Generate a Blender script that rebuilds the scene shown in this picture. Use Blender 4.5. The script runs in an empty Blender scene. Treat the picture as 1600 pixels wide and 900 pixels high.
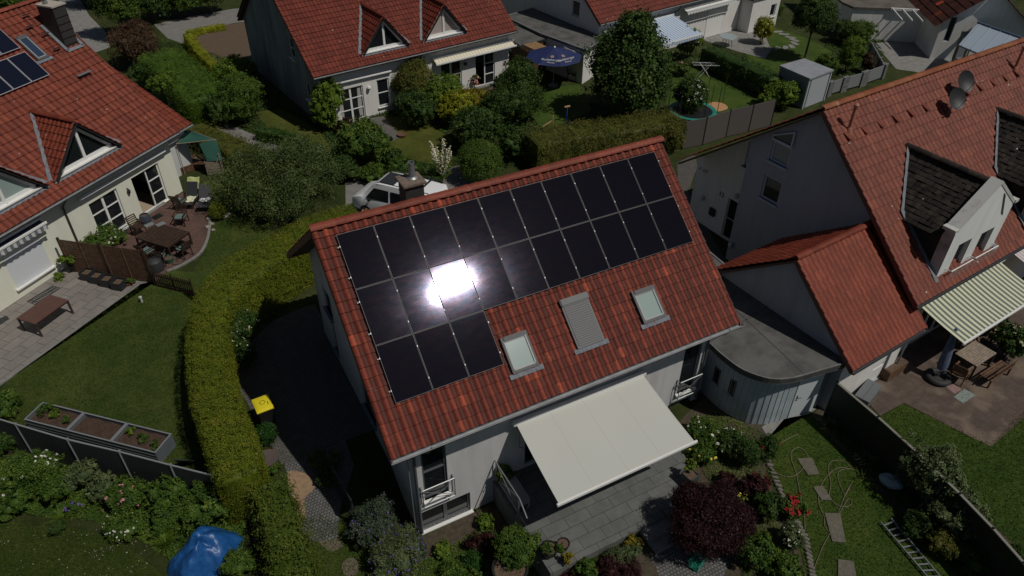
import bpy, bmesh, math, random
import numpy as np
from mathutils import Vector, Matrix
PI = math.pi
SC = bpy.context.scene
COL = SC.collection
RNG = np.random.default_rng(7)
random.seed(7)

# ------------------------------------------------------------------ camera
FPX = 1140.67                       # focal length in pixels of a 1600 px wide picture
YAW, PIT, ROL = 0.4953097, 0.6587364, -0.0092485
CP = np.array([-3.9196, -18.1641, 20.3055])
def _rot():
    cy, sy, cp, sp = math.cos(YAW), math.sin(YAW), math.cos(PIT), math.sin(PIT)
    f = np.array([sy*cp, cy*cp, -sp]); r = np.array([cy, -sy, 0.0]); d = np.cross(f, r)
    cr, sr = math.cos(ROL), math.sin(ROL)
    return np.array([cr*r+sr*d, -sr*r+cr*d, f])
RM = _rot()
cam_d = bpy.data.cameras.new('camera'); cam = bpy.data.objects.new('camera', cam_d); COL.objects.link(cam)
cam_d.sensor_width = 36; cam_d.lens = FPX/1600*36; cam_d.clip_end = 2000; cam_d.clip_start = .1
M3 = Matrix((RM[0], -RM[1], -RM[2])).transposed()
cam.matrix_world = Matrix.Translation(Vector(CP)) @ M3.to_4x4()
SC.camera = cam
# ------------------------------------------------------------------ sky, sun, exposure
W = bpy.data.worlds.new('World'); SC.world = W; W.use_nodes = True
nt = W.node_tree; nt.nodes.clear()
sky = nt.nodes.new('ShaderNodeTexSky'); sky.sky_type = 'NISHITA'; sky.sun_disc = False
SUN = Vector((.31, -.44, .84)).normalized()
sky.sun_elevation = math.asin(SUN.z); sky.sun_rotation = math.atan2(SUN.x, SUN.y)
bg = nt.nodes.new('ShaderNodeBackground'); bg.inputs[1].default_value = .05
wo = nt.nodes.new('ShaderNodeOutputWorld')
nt.links.new(sky.outputs[0], bg.inputs[0]); nt.links.new(bg.outputs[0], wo.inputs[0])
sd = bpy.data.lights.new('sun', 'SUN'); sd.energy = 5; sd.angle = math.radians(.5); sd.color = (1, .955, .87)
so = bpy.data.objects.new('sun', sd); COL.objects.link(so)
so.rotation_euler = SUN.to_track_quat('Z', 'Y').to_euler(); so.location = (0, 0, 40)
SC.view_settings.view_transform = 'Standard'; SC.view_settings.look = 'None'
SC.view_settings.gamma = 1; SC.view_settings.use_curve_mapping = False
SC.view_settings.exposure = -1.15

# ------------------------------------------------------------------ measuring: where a sight line meets a level plane
def at(u, v, z=0.0):
    d = RM.T @ np.array([(u-800)/FPX, (v-450)/FPX, 1.0])
    p = CP + d*((z-CP[2])/d[2]); return Vector((p[0], p[1], z))
def mpp(p):                          # metres per pixel at a point
    return float((np.array(p)-CP) @ RM[2])/FPX

# ------------------------------------------------------------------ materials
MATS = {}
def mat(name, col, rough=.8, col2=None, scale=3.0, bump=0.0, bscale=40.0, metal=0.0, spec=.5, detail=4, thr=(.35, .65), coat=0.0, emis=None):
    if name in MATS: return MATS[name]
    m = bpy.data.materials.new(name); m.use_nodes = True; n = m.node_tree; b = n.nodes['Principled BSDF']
    b.inputs['Base Color'].default_value = (*col, 1); b.inputs['Roughness'].default_value = rough
    b.inputs['Metallic'].default_value = metal; b.inputs['Specular IOR Level'].default_value = spec
    b.inputs['Coat Weight'].default_value = coat
    tc = n.nodes.new('ShaderNodeTexCoord')
    if col2 is not None:
        nz = n.nodes.new('ShaderNodeTexNoise'); nz.inputs['Scale'].default_value = scale; nz.inputs['Detail'].default_value = detail
        nz.inputs['Roughness'].default_value = .65
        mr = n.nodes.new('ShaderNodeMapRange'); mr.inputs[1].default_value = thr[0]; mr.inputs[2].default_value = thr[1]
        mx = n.nodes.new('ShaderNodeMix'); mx.data_type = 'RGBA'
        mx.inputs[6].default_value = (*col, 1); mx.inputs[7].default_value = (*col2, 1)
        if 'render' in name:             # rain streaks run down the plaster
            mp = n.nodes.new('ShaderNodeMapping'); mp.inputs['Scale'].default_value = (2.6, 2.6, .35); n.links.new(tc.outputs['Object'], mp.inputs[0]); n.links.new(mp.outputs[0], nz.inputs['Vector']); nz.inputs['Detail'].default_value = 9
        else: n.links.new(tc.outputs['Object'], nz.inputs['Vector'])
        n.links.new(nz.outputs[0], mr.inputs[0])
        n.links.new(mr.outputs[0], mx.inputs[0]); n.links.new(mx.outputs[2], b.inputs['Base Color'])
    if bump:
        nb = n.nodes.new('ShaderNodeTexNoise'); nb.inputs['Scale'].default_value = bscale; nb.inputs['Detail'].default_value = 3
        bp = n.nodes.new('ShaderNodeBump'); bp.inputs['Strength'].default_value = bump; bp.inputs['Distance'].default_value = .02
        n.links.new(tc.outputs['Object'], nb.inputs['Vector']); n.links.new(nb.outputs[0], bp.inputs['Height']); n.links.new(bp.outputs[0], b.inputs['Normal'])
    MATS[name] = m; return m

def tile_mat(name, c_lo, c_mid, c_hi, spot=0.0, rough=.62, moss=0.0, bright=(.55, .12, .05), pan=1.0):
    c_lo, c_mid, c_hi, bright = [(c[0]*.92, c[1]*.72, c[2]*.62) for c in (c_lo, c_mid, c_hi, bright)]
    m = bpy.data.materials.new(name); m.use_nodes = True; n = m.node_tree; L = n.links; b = n.nodes['Principled BSDF']
    b.inputs['Roughness'].default_value = rough; b.inputs['Specular IOR Level'].default_value = .3
    uv = n.nodes.new('ShaderNodeUVMap'); fl = n.nodes.new('ShaderNodeVectorMath'); fl.operation = 'FLOOR'
    wn = n.nodes.new('ShaderNodeTexWhiteNoise'); wn.noise_dimensions = '2D'
    L.new(uv.outputs[0], fl.inputs[0]); L.new(fl.outputs[0], wn.inputs['Vector'])
    cr = n.nodes.new('ShaderNodeValToRGB'); e = cr.color_ramp.elements
    e[0].position = 0; e[0].color = (*c_lo, 1); e[1].position = .93; e[1].color = (*c_hi, 1)
    k = cr.color_ramp.elements.new(.45); k.color = (*c_mid, 1)
    k = cr.color_ramp.elements.new(.99); k.color = (*bright, 1)
    L.new(wn.outputs[0], cr.inputs[0])
    tc = n.nodes.new('ShaderNodeTexCoord')
    nz = n.nodes.new('ShaderNodeTexNoise'); nz.inputs['Scale'].default_value = 1.1; nz.inputs['Detail'].default_value = 6; nz.inputs['Roughness'].default_value = .7
    L.new(tc.outputs['Object'], nz.inputs['Vector'])
    mr = n.nodes.new('ShaderNodeMapRange'); mr.inputs[1].default_value = .35; mr.inputs[2].default_value = .7; mr.inputs[3].default_value = .78; mr.inputs[4].default_value = 1.18
    L.new(nz.outputs[0], mr.inputs[0])
    hs = n.nodes.new('ShaderNodeHueSaturation'); L.new(cr.outputs[0], hs.inputs['Color']); L.new(mr.outputs[0], hs.inputs['Value'])
    cur = hs.outputs[0]
    if pan < 1:                          # tile colour raised on the rolls, darkened in the pan between them
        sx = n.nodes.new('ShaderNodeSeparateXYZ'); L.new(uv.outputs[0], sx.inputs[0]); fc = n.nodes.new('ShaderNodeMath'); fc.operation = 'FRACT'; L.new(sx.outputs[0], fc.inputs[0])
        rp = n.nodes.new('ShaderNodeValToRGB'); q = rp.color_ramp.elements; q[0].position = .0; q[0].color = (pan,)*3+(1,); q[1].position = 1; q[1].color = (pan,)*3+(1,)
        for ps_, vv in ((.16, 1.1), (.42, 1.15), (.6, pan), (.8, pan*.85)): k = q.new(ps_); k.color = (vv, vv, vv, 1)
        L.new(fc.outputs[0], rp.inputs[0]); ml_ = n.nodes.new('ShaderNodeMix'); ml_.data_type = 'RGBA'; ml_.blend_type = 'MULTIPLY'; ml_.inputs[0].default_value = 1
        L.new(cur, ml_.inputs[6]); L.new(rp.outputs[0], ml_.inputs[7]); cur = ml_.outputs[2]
    # grime specks
    n2 = n.nodes.new('ShaderNodeTexNoise'); n2.inputs['Scale'].default_value = 14; n2.inputs['Detail'].default_value = 5
    L.new(tc.outputs['Object'], n2.inputs['Vector'])
    m2 = n.nodes.new('ShaderNodeMapRange'); m2.inputs[1].default_value = .3; m2.inputs[2].default_value = .62; m2.inputs[3].default_value = .55; m2.inputs[4].default_value = 0
    L.new(n2.outputs[0], m2.inputs[0])
    mx = n.nodes.new('ShaderNodeMix'); mx.data_type = 'RGBA'; mx.inputs[7].default_value = (c_lo[0]*.45, c_lo[1]*.6, c_lo[2]*.7, 1)
    L.new(m2.outputs[0], mx.inputs[0]); L.new(cur, mx.inputs[6]); cur = mx.outputs[2]
    if spot:
        vo = n.nodes.new('ShaderNodeTexVoronoi'); vo.inputs['Scale'].default_value = 1.5
        n3 = n.nodes.new('ShaderNodeTexNoise'); n3.inputs['Scale'].default_value = 22; L.new(tc.outputs['Object'], n3.inputs['Vector'])
        L.new(tc.outputs['Object'], vo.inputs['Vector'])
        ad = n.nodes.new('ShaderNodeMath'); ad.operation = 'MULTIPLY_ADD'; ad.inputs[1].default_value = .12; L.new(n3.outputs[0], ad.inputs[0]); L.new(vo.outputs['Distance'], ad.inputs[2])
        m3 = n.nodes.new('ShaderNodeMapRange'); m3.inputs[1].default_value = .085+spot; m3.inputs[2].default_value = .105+spot; m3.inputs[3].default_value = .8; m3.inputs[4].default_value = 0
        L.new(ad.outputs[0], m3.inputs[0])
        x3 = n.nodes.new('ShaderNodeMix'); x3.data_type = 'RGBA'; x3.inputs[7].default_value = (.6, .56, .5, 1)
        L.new(m3.outputs[0], x3.inputs[0]); L.new(cur, x3.inputs[6]); cur = x3.outputs[2]
    if moss:
        n4 = n.nodes.new('ShaderNodeTexNoise'); n4.inputs['Scale'].default_value = 2.3; n4.inputs['Detail'].default_value = 8; n4.inputs['Roughness'].default_value = .8
        L.new(tc.outputs['Object'], n4.inputs['Vector'])
        m4 = n.nodes.new('ShaderNodeMapRange'); m4.inputs[1].default_value = .62; m4.inputs[2].default_value = .68; m4.inputs[4].default_value = moss
        L.new(n4.outputs[0], m4.inputs[0])
        x4 = n.nodes.new('ShaderNodeMix'); x4.data_type = 'RGBA'; x4.inputs[7].default_value = (.36, .3, .22, 1)
        L.new(m4.outputs[0], x4.inputs[0]); L.new(cur, x4.inputs[6]); cur = x4.outputs[2]
    L.new(cur, b.inputs['Base Color'])
    nb = n.nodes.new('ShaderNodeTexNoise'); nb.inputs['Scale'].default_value = 60
    L.new(tc.outputs['Object'], nb.inputs['Vector'])
    bp = n.nodes.new('ShaderNodeBump'); bp.inputs['Strength'].default_value = .35; bp.inputs['Distance'].default_value = .01
    L.new(nb.outputs[0], bp.inputs['Height']); L.new(bp.outputs[0], b.inputs['Normal'])
    MATS[name] = m; return m

def brick_mat(name, c1, c2, mortar, w, h, rot=0.0, gap=.012, rough=.85, off=.5, var=.5, stain=None):
    if name in MATS: return MATS[name]
    c1, c2, mortar = [tuple(x*.8 for x in c) for c in (c1, c2, mortar)]
    m = bpy.data.materials.new(name); m.use_nodes = True; n = m.node_tree; L = n.links; b = n.nodes['Principled BSDF']
    b.inputs['Roughness'].default_value = rough
    tc = n.nodes.new('ShaderNodeTexCoord'); mp = n.nodes.new('ShaderNodeMapping'); mp.inputs['Rotation'].default_value[2] = -rot
    L.new(tc.outputs['Object'], mp.inputs[0])
    br = n.nodes.new('ShaderNodeTexBrick'); br.inputs['Scale'].default_value = 1; br.inputs['Brick Width'].default_value = w; br.inputs['Row Height'].default_value = h
    br.inputs['Mortar Size'].default_value = gap; br.inputs['Color1'].default_value = (*c1, 1); br.inputs['Color2'].default_value = (*c2, 1); br.inputs['Mortar'].default_value = (*mortar, 1)
    br.offset = off; br.inputs['Bias'].default_value = 0
    L.new(mp.outputs[0], br.inputs['Vector'])
    nz = n.nodes.new('ShaderNodeTexNoise'); nz.inputs['Scale'].default_value = 2.2; nz.inputs['Detail'].default_value = 8; nz.inputs['Roughness'].default_value = .75
    L.new(tc.outputs['Object'], nz.inputs['Vector'])
    mr = n.nodes.new('ShaderNodeMapRange'); mr.inputs[1].default_value = .3; mr.inputs[2].default_value = .7; mr.inputs[3].default_value = 1-var*.6; mr.inputs[4].default_value = 1+var*.35
    L.new(nz.outputs[0], mr.inputs[0])
    hs = n.nodes.new('ShaderNodeHueSaturation'); L.new(br.outputs[0], hs.inputs['Color']); L.new(mr.outputs[0], hs.inputs['Value'])
    cur = hs.outputs[0]
    if stain:
        n4 = n.nodes.new('ShaderNodeTexNoise'); n4.inputs['Scale'].default_value = .8; n4.inputs['Detail'].default_value = 7
        L.new(tc.outputs['Object'], n4.inputs['Vector'])
        m4 = n.nodes.new('ShaderNodeMapRange'); m4.inputs[1].default_value = .5; m4.inputs[2].default_value = .62; m4.inputs[4].default_value = .6; L.new(n4.outputs[0], m4.inputs[0])
        x4 = n.nodes.new('ShaderNodeMix'); x4.data_type = 'RGBA'; x4.inputs[7].default_value = (*stain, 1)
        L.new(m4.outputs[0], x4.inputs[0]); L.new(cur, x4.inputs[6]); cur = x4.outputs[2]
    L.new(cur, b.inputs['Base Color'])
    bp = n.nodes.new('ShaderNodeBump'); bp.inputs['Strength'].default_value = .5; bp.inputs['Distance'].default_value = .01; bp.invert = True
    L.new(br.outputs['Fac'], bp.inputs['Height']); L.new(bp.outputs[0], b.inputs['Normal'])
    MATS[name] = m; return m

def stripe_mat(name, ca, cb, period, duty=.5, axis=0, rough=.8):
    m = bpy.data.materials.new(name); m.use_nodes = True; n = m.node_tree; L = n.links; b = n.nodes['Principled BSDF']
    b.inputs['Roughness'].default_value = rough
    uv = n.nodes.new('ShaderNodeUVMap'); sp = n.nodes.new('ShaderNodeSeparateXYZ'); L.new(uv.outputs[0], sp.inputs[0])
    dv = n.nodes.new('ShaderNodeMath'); dv.operation = 'DIVIDE'; dv.inputs[1].default_value = period; L.new(sp.outputs[axis], dv.inputs[0])
    fr = n.nodes.new('ShaderNodeMath'); fr.operation = 'FRACT'; L.new(dv.outputs[0], fr.inputs[0])
    gt = n.nodes.new('ShaderNodeMath'); gt.operation = 'GREATER_THAN'; gt.inputs[1].default_value = duty; L.new(fr.outputs[0], gt.inputs[0])
    mx = n.nodes.new('ShaderNodeMix'); mx.data_type = 'RGBA'; mx.inputs[6].default_value = (*ca, 1); mx.inputs[7].default_value = (*cb, 1)
    L.new(gt.outputs[0], mx.inputs[0]); L.new(mx.outputs[2], b.inputs['Base Color'])
    MATS[name] = m; return m

def leaf_mat(name, c1, c2, c3=None, trans=.22, rough=.55, spec=.2, big=.6):
    c1, c2 = [(c[0]*.84, c[1]*.92, c[2]*.75) for c in (c1, c2)]; c3 = (c3[0]*.86, c3[1]*.92, c3[2]*.78) if c3 else None
    m = bpy.data.materials.new(name); m.use_nodes = True; n = m.node_tree; L = n.links; b = n.nodes['Principled BSDF']
    b.inputs['Roughness'].default_value = rough; b.inputs['Specular IOR Level'].default_value = spec
    a = n.nodes.new('ShaderNodeAttribute'); a.attribute_name = 'v'
    tc = n.nodes.new('ShaderNodeTexCoord'); nz = n.nodes.new('ShaderNodeTexNoise'); nz.inputs['Scale'].default_value = 1.3; nz.inputs['Detail'].default_value = 4
    L.new(tc.outputs['Object'], nz.inputs['Vector'])
    mr = n.nodes.new('ShaderNodeMapRange'); mr.inputs[1].default_value = .3; mr.inputs[2].default_value = .7; mr.inputs[3].default_value = -.5*big; mr.inputs[4].default_value = .5*big
    L.new(nz.outputs[0], mr.inputs[0])
    ad = n.nodes.new('ShaderNodeMath'); ad.operation = 'ADD'; L.new(a.outputs['Fac'], ad.inputs[0]); L.new(mr.outputs[0], ad.inputs[1])
    cr = n.nodes.new('ShaderNodeValToRGB'); e = cr.color_ramp.elements
    e[0].position = .05; e[0].color = (*c1, 1); e[1].position = .75; e[1].color = (*c2, 1)
    if c3: k = cr.color_ramp.elements.new(.97); k.color = (*c3, 1)
    L.new(ad.outputs[0], cr.inputs[0]); L.new(cr.outputs[0], b.inputs['Base Color'])
    tr = n.nodes.new('ShaderNodeBsdfTranslucent'); L.new(cr.outputs[0], tr.inputs['Color'])
    ms = n.nodes.new('ShaderNodeMixShader'); ms.inputs[0].default_value = trans
    o = n.nodes['Material Output']; L.new(b.outputs[0], ms.inputs[1]); L.new(tr.outputs[0], ms.inputs[2]); L.new(ms.outputs[0], o.inputs[0])
    MATS[name] = m; return m

# ------------------------------------------------------------------ mesh builder
class MB:
    def __init__(s): s.v = []; s.f = []; s.uv = []; s.m = []; s.cm = 0
    def face(s, idx, uv=None): s.f.append(tuple(idx)); s.uv.append(uv); s.m.append(s.cm)
    def pts(s, P):
        k = len(s.v); s.v += [tuple(p) for p in P]; return list(range(k, k+len(P)))
    def quad(s, a, b, c, d, uv=None): s.face(s.pts([a, b, c, d]), uv); return s
    def poly(s, P, uv=None): s.face(s.pts(P), uv); return s
    def box(s, c, sz, rz=0.0, tilt=None):
        x, y, z = [q/2 for q in sz]; M = Matrix.Rotation(rz, 3, 'Z')
        if tilt is not None: M = tilt if rz == 0 else M @ tilt
        P = [Vector(c)+M @ Vector((i*x, j*y, k*z)) for k in (-1, 1) for i, j in ((-1, -1), (1, -1), (1, 1), (-1, 1))]
        k = s.pts(P)
        for q in ((0, 3, 2, 1), (4, 5, 6, 7), (0, 1, 5, 4), (1, 2, 6, 5), (2, 3, 7, 6), (3, 0, 4, 7)): s.face([k[i] for i in q])
        return s
    def bar(s, a, b, w, h=None, up=(0, 0, 1)):
        a = Vector(a); b = Vector(b); h = h or w; d = (b-a); L = d.length
        if L < 1e-6: return s
        d.normalize(); u = Vector(up)
        if abs(d.dot(u)) > .98: u = Vector((0, 1, 0)) if abs(d.y) < .9 else Vector((1, 0, 0))
        r = d.cross(u).normalized(); u2 = r.cross(d).normalized()
        P = [p+r*(i*w/2)+u2*(j*h/2) for p in (a, b) for i, j in ((-1, -1), (1, -1), (1, 1), (-1, 1))]
        k = s.pts(P)
        for q in ((0, 3, 2, 1), (4, 5, 6, 7), (0, 1, 5, 4), (1, 2, 6, 5), (2, 3, 7, 6), (3, 0, 4, 7)): s.face([k[i] for i in q])
        return s
    def tube(s, P, r, n=8, cap=True):
        P = [Vector(p) for p in P]; rs = r if isinstance(r, (list, tuple)) else [r]*len(P); rings = []
        prev = None
        for i, p in enumerate(P):
            d = (P[min(i+1, len(P)-1)]-P[max(i-1, 0)]).normalized()
            u = prev if prev is not None else (Vector((0, 0, 1)) if abs(d.z) < .9 else Vector((1, 0, 0)))
            x = (u-d*u.dot(d))
            x = x.normalized() if x.length > 1e-5 else d.orthogonal().normalized()
            y = d.cross(x); prev = x
            rings.append(s.pts([p+x*(rs[i]*math.cos(2*PI*k/n))+y*(rs[i]*math.sin(2*PI*k/n)) for k in range(n)]))
        for a, b in zip(rings, rings[1:]):
            for k in range(n): s.face([a[k], a[(k+1) % n], b[(k+1) % n], b[k]])
        if cap: s.face(rings[0][::-1]); s.face(rings[-1])
        return s
    def lathe(s, c, prof, n=20, cap=True):
        c = Vector(c); rings = [s.pts([c+Vector((r*math.cos(2*PI*k/n), r*math.sin(2*PI*k/n), z)) for k in range(n)]) for r, z in prof]
        for a, b in zip(rings, rings[1:]):
            for k in range(n): s.face([a[k], a[(k+1) % n], b[(k+1) % n], b[k]])
        if cap: s.face(rings[0][::-1]); s.face(rings[-1])
        return s
    def prism(s, P2, z0, z1):
        n = len(P2); a = s.pts([(p[0], p[1], z0) for p in P2]); b = s.pts([(p[0], p[1], z1) for p in P2])
        ar = sum(P2[i][0]*P2[(i+1) % n][1]-P2[(i+1) % n][0]*P2[i][1] for i in range(n))
        if ar < 0: a = a[::-1]; b = b[::-1]
        for i in range(n): s.face([a[i], a[(i+1) % n], b[(i+1) % n], b[i]])
        s.face(a[::-1]); s.face(b); return s
    def grid(s, F, nu, nv, uvs=None):
        k0 = len(s.v)
        for j in range(nv+1):
            for i in range(nu+1): s.v.append(tuple(F(i/nu, j/nv)))
        w = nu+1
        for j in range(nv):
            for i in range(nu):
                uv = None
                if uvs: a, b = uvs; uv = [(i/nu*a, j/nv*b), ((i+1)/nu*a, j/nv*b), ((i+1)/nu*a, (j+1)/nv*b), (i/nu*a, (j+1)/nv*b)]
                s.face([k0+j*w+i, k0+j*w+i+1, k0+(j+1)*w+i+1, k0+(j+1)*w+i], uv)
        return s
    def build(s, name, m, parent=None, smooth=False, bevel=0.0, clip=None, weld=False):
        me = bpy.data.meshes.new(name); me.from_pydata(s.v, [], s.f)
        ms = m if isinstance(m, (list, tuple)) else [m]
        for q in ms: me.materials.append(q)
        if any(s.m): me.polygons.foreach_set('material_index', s.m)
        if any(u is not None for u in s.uv):
            l = me.uv_layers.new(name='UVMap'); k = 0
            for f, u in zip(s.f, s.uv):
                for i in range(len(f)):
                    if u is not None: l.data[k].uv = u[i]
                    k += 1
        if clip or bevel or weld:
            bm = bmesh.new(); bm.from_mesh(me)
            if weld or bevel: bmesh.ops.remove_doubles(bm, verts=bm.verts, dist=1e-4)
            for co, no in (clip or []):
                bmesh.ops.bisect_plane(bm, geom=bm.verts[:]+bm.edges[:]+bm.faces[:], plane_co=co, plane_no=no, clear_outer=True)
            if bevel:
                bmesh.ops.bevel(bm, geom=[e for e in bm.edges if e.is_manifold and e.calc_face_angle(0) > .5], offset=bevel, segments=2, affect='EDGES', clamp_overlap=True)
            bm.to_mesh(me); bm.free()
        if smooth:
            me.polygons.foreach_set('use_smooth', [True]*len(me.polygons)); me.update()
            me.set_sharp_from_angle(angle=math.radians(38))
        me.update()
        o = bpy.data.objects.new(name, me); COL.objects.link(o)
        if parent is not None: o.parent = parent
        return o

def tag(o, label, cat, group=None, kind=None):
    if label: o['label'] = label
    if cat: o['category'] = cat
    if group: o['group'] = group
    if kind: o['kind'] = kind
    return o
def thing(name, label, cat, loc=(0, 0, 0), rz=0.0, group=None):
    o = bpy.data.objects.new(name, None); o.empty_display_size = .2; COL.objects.link(o)
    o.location = loc; o.rotation_euler = (0, 0, rz); return tag(o, label, cat, group)
def kids(o): return [c for c in bpy.data.objects if c.parent == o]
def dup(o, loc, rz, label, scale=None, parent=None):
    c = o.copy(); COL.objects.link(c)
    if parent is None:
        c.location = loc; c.rotation_euler = (0, 0, rz); c['label'] = label
        if scale: c.scale = scale
    else: c.parent = parent
    for k in kids(o): dup(k, None, None, None, parent=c)
    return c
def struct(name, mb, m, **k):
    o = mb.build(name, m, **k); o['kind'] = 'structure'; return o

# ------------------------------------------------------------------ terrain
def ss(a, b, x): t = np.clip((np.asarray(x, float)-a)/(b-a), 0, 1); return t*t*(3-2*t)
def gh(x, y):
    return float(-.8*ss(-1.5, -.15, x)*(1-ss(2.95, 4.2, x))*(1-ss(-3.4, -1.6, y)))
FLAT = []
def sheet(name, P, m, off, thick=0.0, kind='structure', label=None, cat=None, curb=None):
    # a flat surface following the ground; P are 2D points
    P = [(p[0], p[1]) for p in P]
    if name in ('lawn', 'road', 'pavement', 'footpath', 'driveway', 'terrace', 'paving', 'yard', 'sand_heap'): FLAT.append(P)
    bm = bmesh.new(); vs = [bm.verts.new((x, y, 0)) for x, y in P]; f = bm.faces.new(vs)
    if f.normal.z < 0 or sum(P[i][0]*P[(i+1) % len(P)][1]-P[(i+1) % len(P)][0]*P[i][1] for i in range(len(P))) < 0: bmesh.ops.reverse_faces(bm, faces=bm.faces[:])
    xs = [p[0] for p in P]; ys = [p[1] for p in P]
    if min(xs) < 4.2 and max(xs) > -1.5 and min(ys) < -1.6:
        for x in np.arange(-1.6, 4.4, .3):
            bmesh.ops.bisect_plane(bm, geom=bm.verts[:]+bm.edges[:]+bm.faces[:], plane_co=(x, 0, 0), plane_no=(1, 0, 0))
        for y in np.arange(-4.2, -1.3, .3):
            bmesh.ops.bisect_plane(bm, geom=bm.verts[:]+bm.edges[:]+bm.faces[:], plane_co=(0, y, 0), plane_no=(0, 1, 0))
    bmesh.ops.triangulate(bm, faces=bm.faces[:])
    for v in bm.verts: v.co.z = gh(v.co.x, v.co.y)+off
    if thick:
        r = bmesh.ops.extrude_face_region(bm, geom=bm.faces[:])
        for v in [g for g in r['geom'] if isinstance(g, bmesh.types.BMVert)]: v.co.z += 0
        # original faces become the underside
        top = [g for g in r['geom'] if isinstance(g, bmesh.types.BMVert)]
        tops = set(top)
        for v in bm.verts:
            if v not in tops: v.co.z -= thick
        bmesh.ops.recalc_face_normals(bm, faces=bm.faces[:])
    me = bpy.data.meshes.new(name); bm.to_mesh(me); bm.free(); me.materials.append(m)
    o = bpy.data.objects.new(name, me); COL.objects.link(o)
    return tag(o, label, cat, kind=kind)
def pxs(L, z=0.0): return [at(u, v, z) for u, v in L]
def smooth_poly(P, n=4, closed=True):
    P = [Vector((p[0], p[1], 0)) for p in P]; out = []; N = len(P)
    for i in range(N if closed else N-1):
        p0, p1, p2, p3 = (P[(i-1) % N], P[i], P[(i+1) % N], P[(i+2) % N]) if closed else (P[max(i-1, 0)], P[i], P[i+1], P[min(i+2, N-1)])
        for k in range(n):
            t = k/n; out.append(.5*((2*p1)+(p2-p0)*t+(2*p0-5*p1+4*p2-p3)*t*t+(3*p1-p0-3*p2+p3)*t**3))
    if not closed: out.append(P[-1])
    return out

# ------------------------------------------------------------------ foliage
def add_float(me, v):
    a = me.attributes.new('v', 'FLOAT', 'FACE'); a.data.foreach_set('value', np.asarray(v, np.float32))
def quads_obj(name, V, F, v, m, parent, mi=None):
    me = bpy.data.meshes.new(name)
    me.vertices.add(len(V)); me.vertices.foreach_set('co', np.asarray(V, np.float32).ravel())
    nf = len(F); me.loops.add(nf*4); me.loops.foreach_set('vertex_index', np.asarray(F, np.int32).ravel())
    me.polygons.add(nf); me.polygons.foreach_set('loop_start', np.arange(0, nf*4, 4, dtype=np.int32))
    try: me.polygons.foreach_set('loop_total', np.full(nf, 4, np.int32))
    except Exception: pass
    me.update(calc_edges=True); add_float(me, v); me.materials.append(m)
    o = bpy.data.objects.new(name, me); COL.objects.link(o)
    if parent is not None: o.parent = parent
    return o
def leaf_quads(P, N, size, aspect=.55, rnd=.7, droop=0.0):
    n = len(P); N = N+RNG.normal(0, rnd, (n, 3)); N[:, 2] += .25; N /= np.linalg.norm(N, axis=1)[:, None]+1e-9
    A = RNG.normal(0, 1, (n, 3)); A -= (A*N).sum(1)[:, None]*N; A /= np.linalg.norm(A, axis=1)[:, None]+1e-9
    if droop: A[:, 2] -= droop; A /= np.linalg.norm(A, axis=1)[:, None]
    B = np.cross(N, A); s = size*RNG.uniform(.6, 1.35, (n, 1)); h = s*.5
    V = np.stack([P-A*h, P+B*h*aspect+A*h*.1, P+A*h, P-B*h*aspect+A*h*.1], 1).reshape(-1, 3)
    F = np.arange(n*4).reshape(-1, 4); return V, F
def lump_pts(L, n, twig=26, spread=.09, rough=.09, bottom=-.55):
    L = np.asarray(L, float); w = (L[:, 3]*L[:, 4]+L[:, 4]*L[:, 5]+L[:, 3]*L[:, 5]); w /= w.sum()
    nt_ = max(4, int(n/twig)); k = RNG.choice(len(L), nt_, p=w)
    D = RNG.normal(0, 1, (nt_, 3)); D /= np.linalg.norm(D, axis=1)[:, None]
    D[:, 2] = np.where(D[:, 2] < bottom, -D[:, 2], D[:, 2])
    R = 1+RNG.normal(0, rough, (nt_, 1)); C = L[k, :3]+D*R*L[k, 3:]
    keep = np.ones(nt_, bool)
    for q in L:
        keep &= (((C-q[:3])/q[3:])**2).sum(1) > .62
    C = C[keep]; D = D[keep]; k = k[keep]; nt_ = len(C)
    if nt_ == 0: return np.zeros((0, 3)), np.zeros((0, 3)), np.zeros(0)
    j = RNG.integers(0, nt_, n); rs = L[k, 3:].mean(1)
    P = C[j]+RNG.normal(0, 1, (n, 3))*(spread*rs[j]+.015)[:, None]
    tv = RNG.uniform(.15, .85, nt_)
    return P, D[j], np.clip(tv[j]+RNG.normal(0, .16, n), 0, 1)
_ico = None
def ico():
    global _ico
    if _ico is None:
        bm = bmesh.new(); bmesh.ops.create_uvsphere(bm, u_segments=12, v_segments=8, radius=1)
        V = np.array([v.co[:] for v in bm.verts]); F = [[v.index for v in f.verts] for f in bm.faces]; bm.free()
        F = [f if len(f) == 4 else [f[0], f[1], f[2], f[2]] for f in F]; _ico = (V, [f for f in F if f[2] != f[3]])
    return _ico
def crown(name, L, n, size, m, parent, aspect=.55, core=.8, **k):
    P, N, v = lump_pts(L, n, **k); V, F = leaf_quads(P, N, size, aspect)
    Vs = [V]; Fs = [F]; vs = [v]; off = len(V); iv, jf = ico(); jf = np.array(jf)
    if core:
        for q in L:
            q = np.array(q, float); nz = 1+RNG.normal(0, .07, (len(iv), 1)); W_ = iv*nz*q[3:]*core+q[:3]
            Vs.append(W_); Fs.append(jf+off); off += len(W_); vs.append(RNG.uniform(.1, .5, len(jf)))
    return quads_obj(name, np.concatenate(Vs), np.concatenate(Fs), np.concatenate(vs), m, parent)
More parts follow.
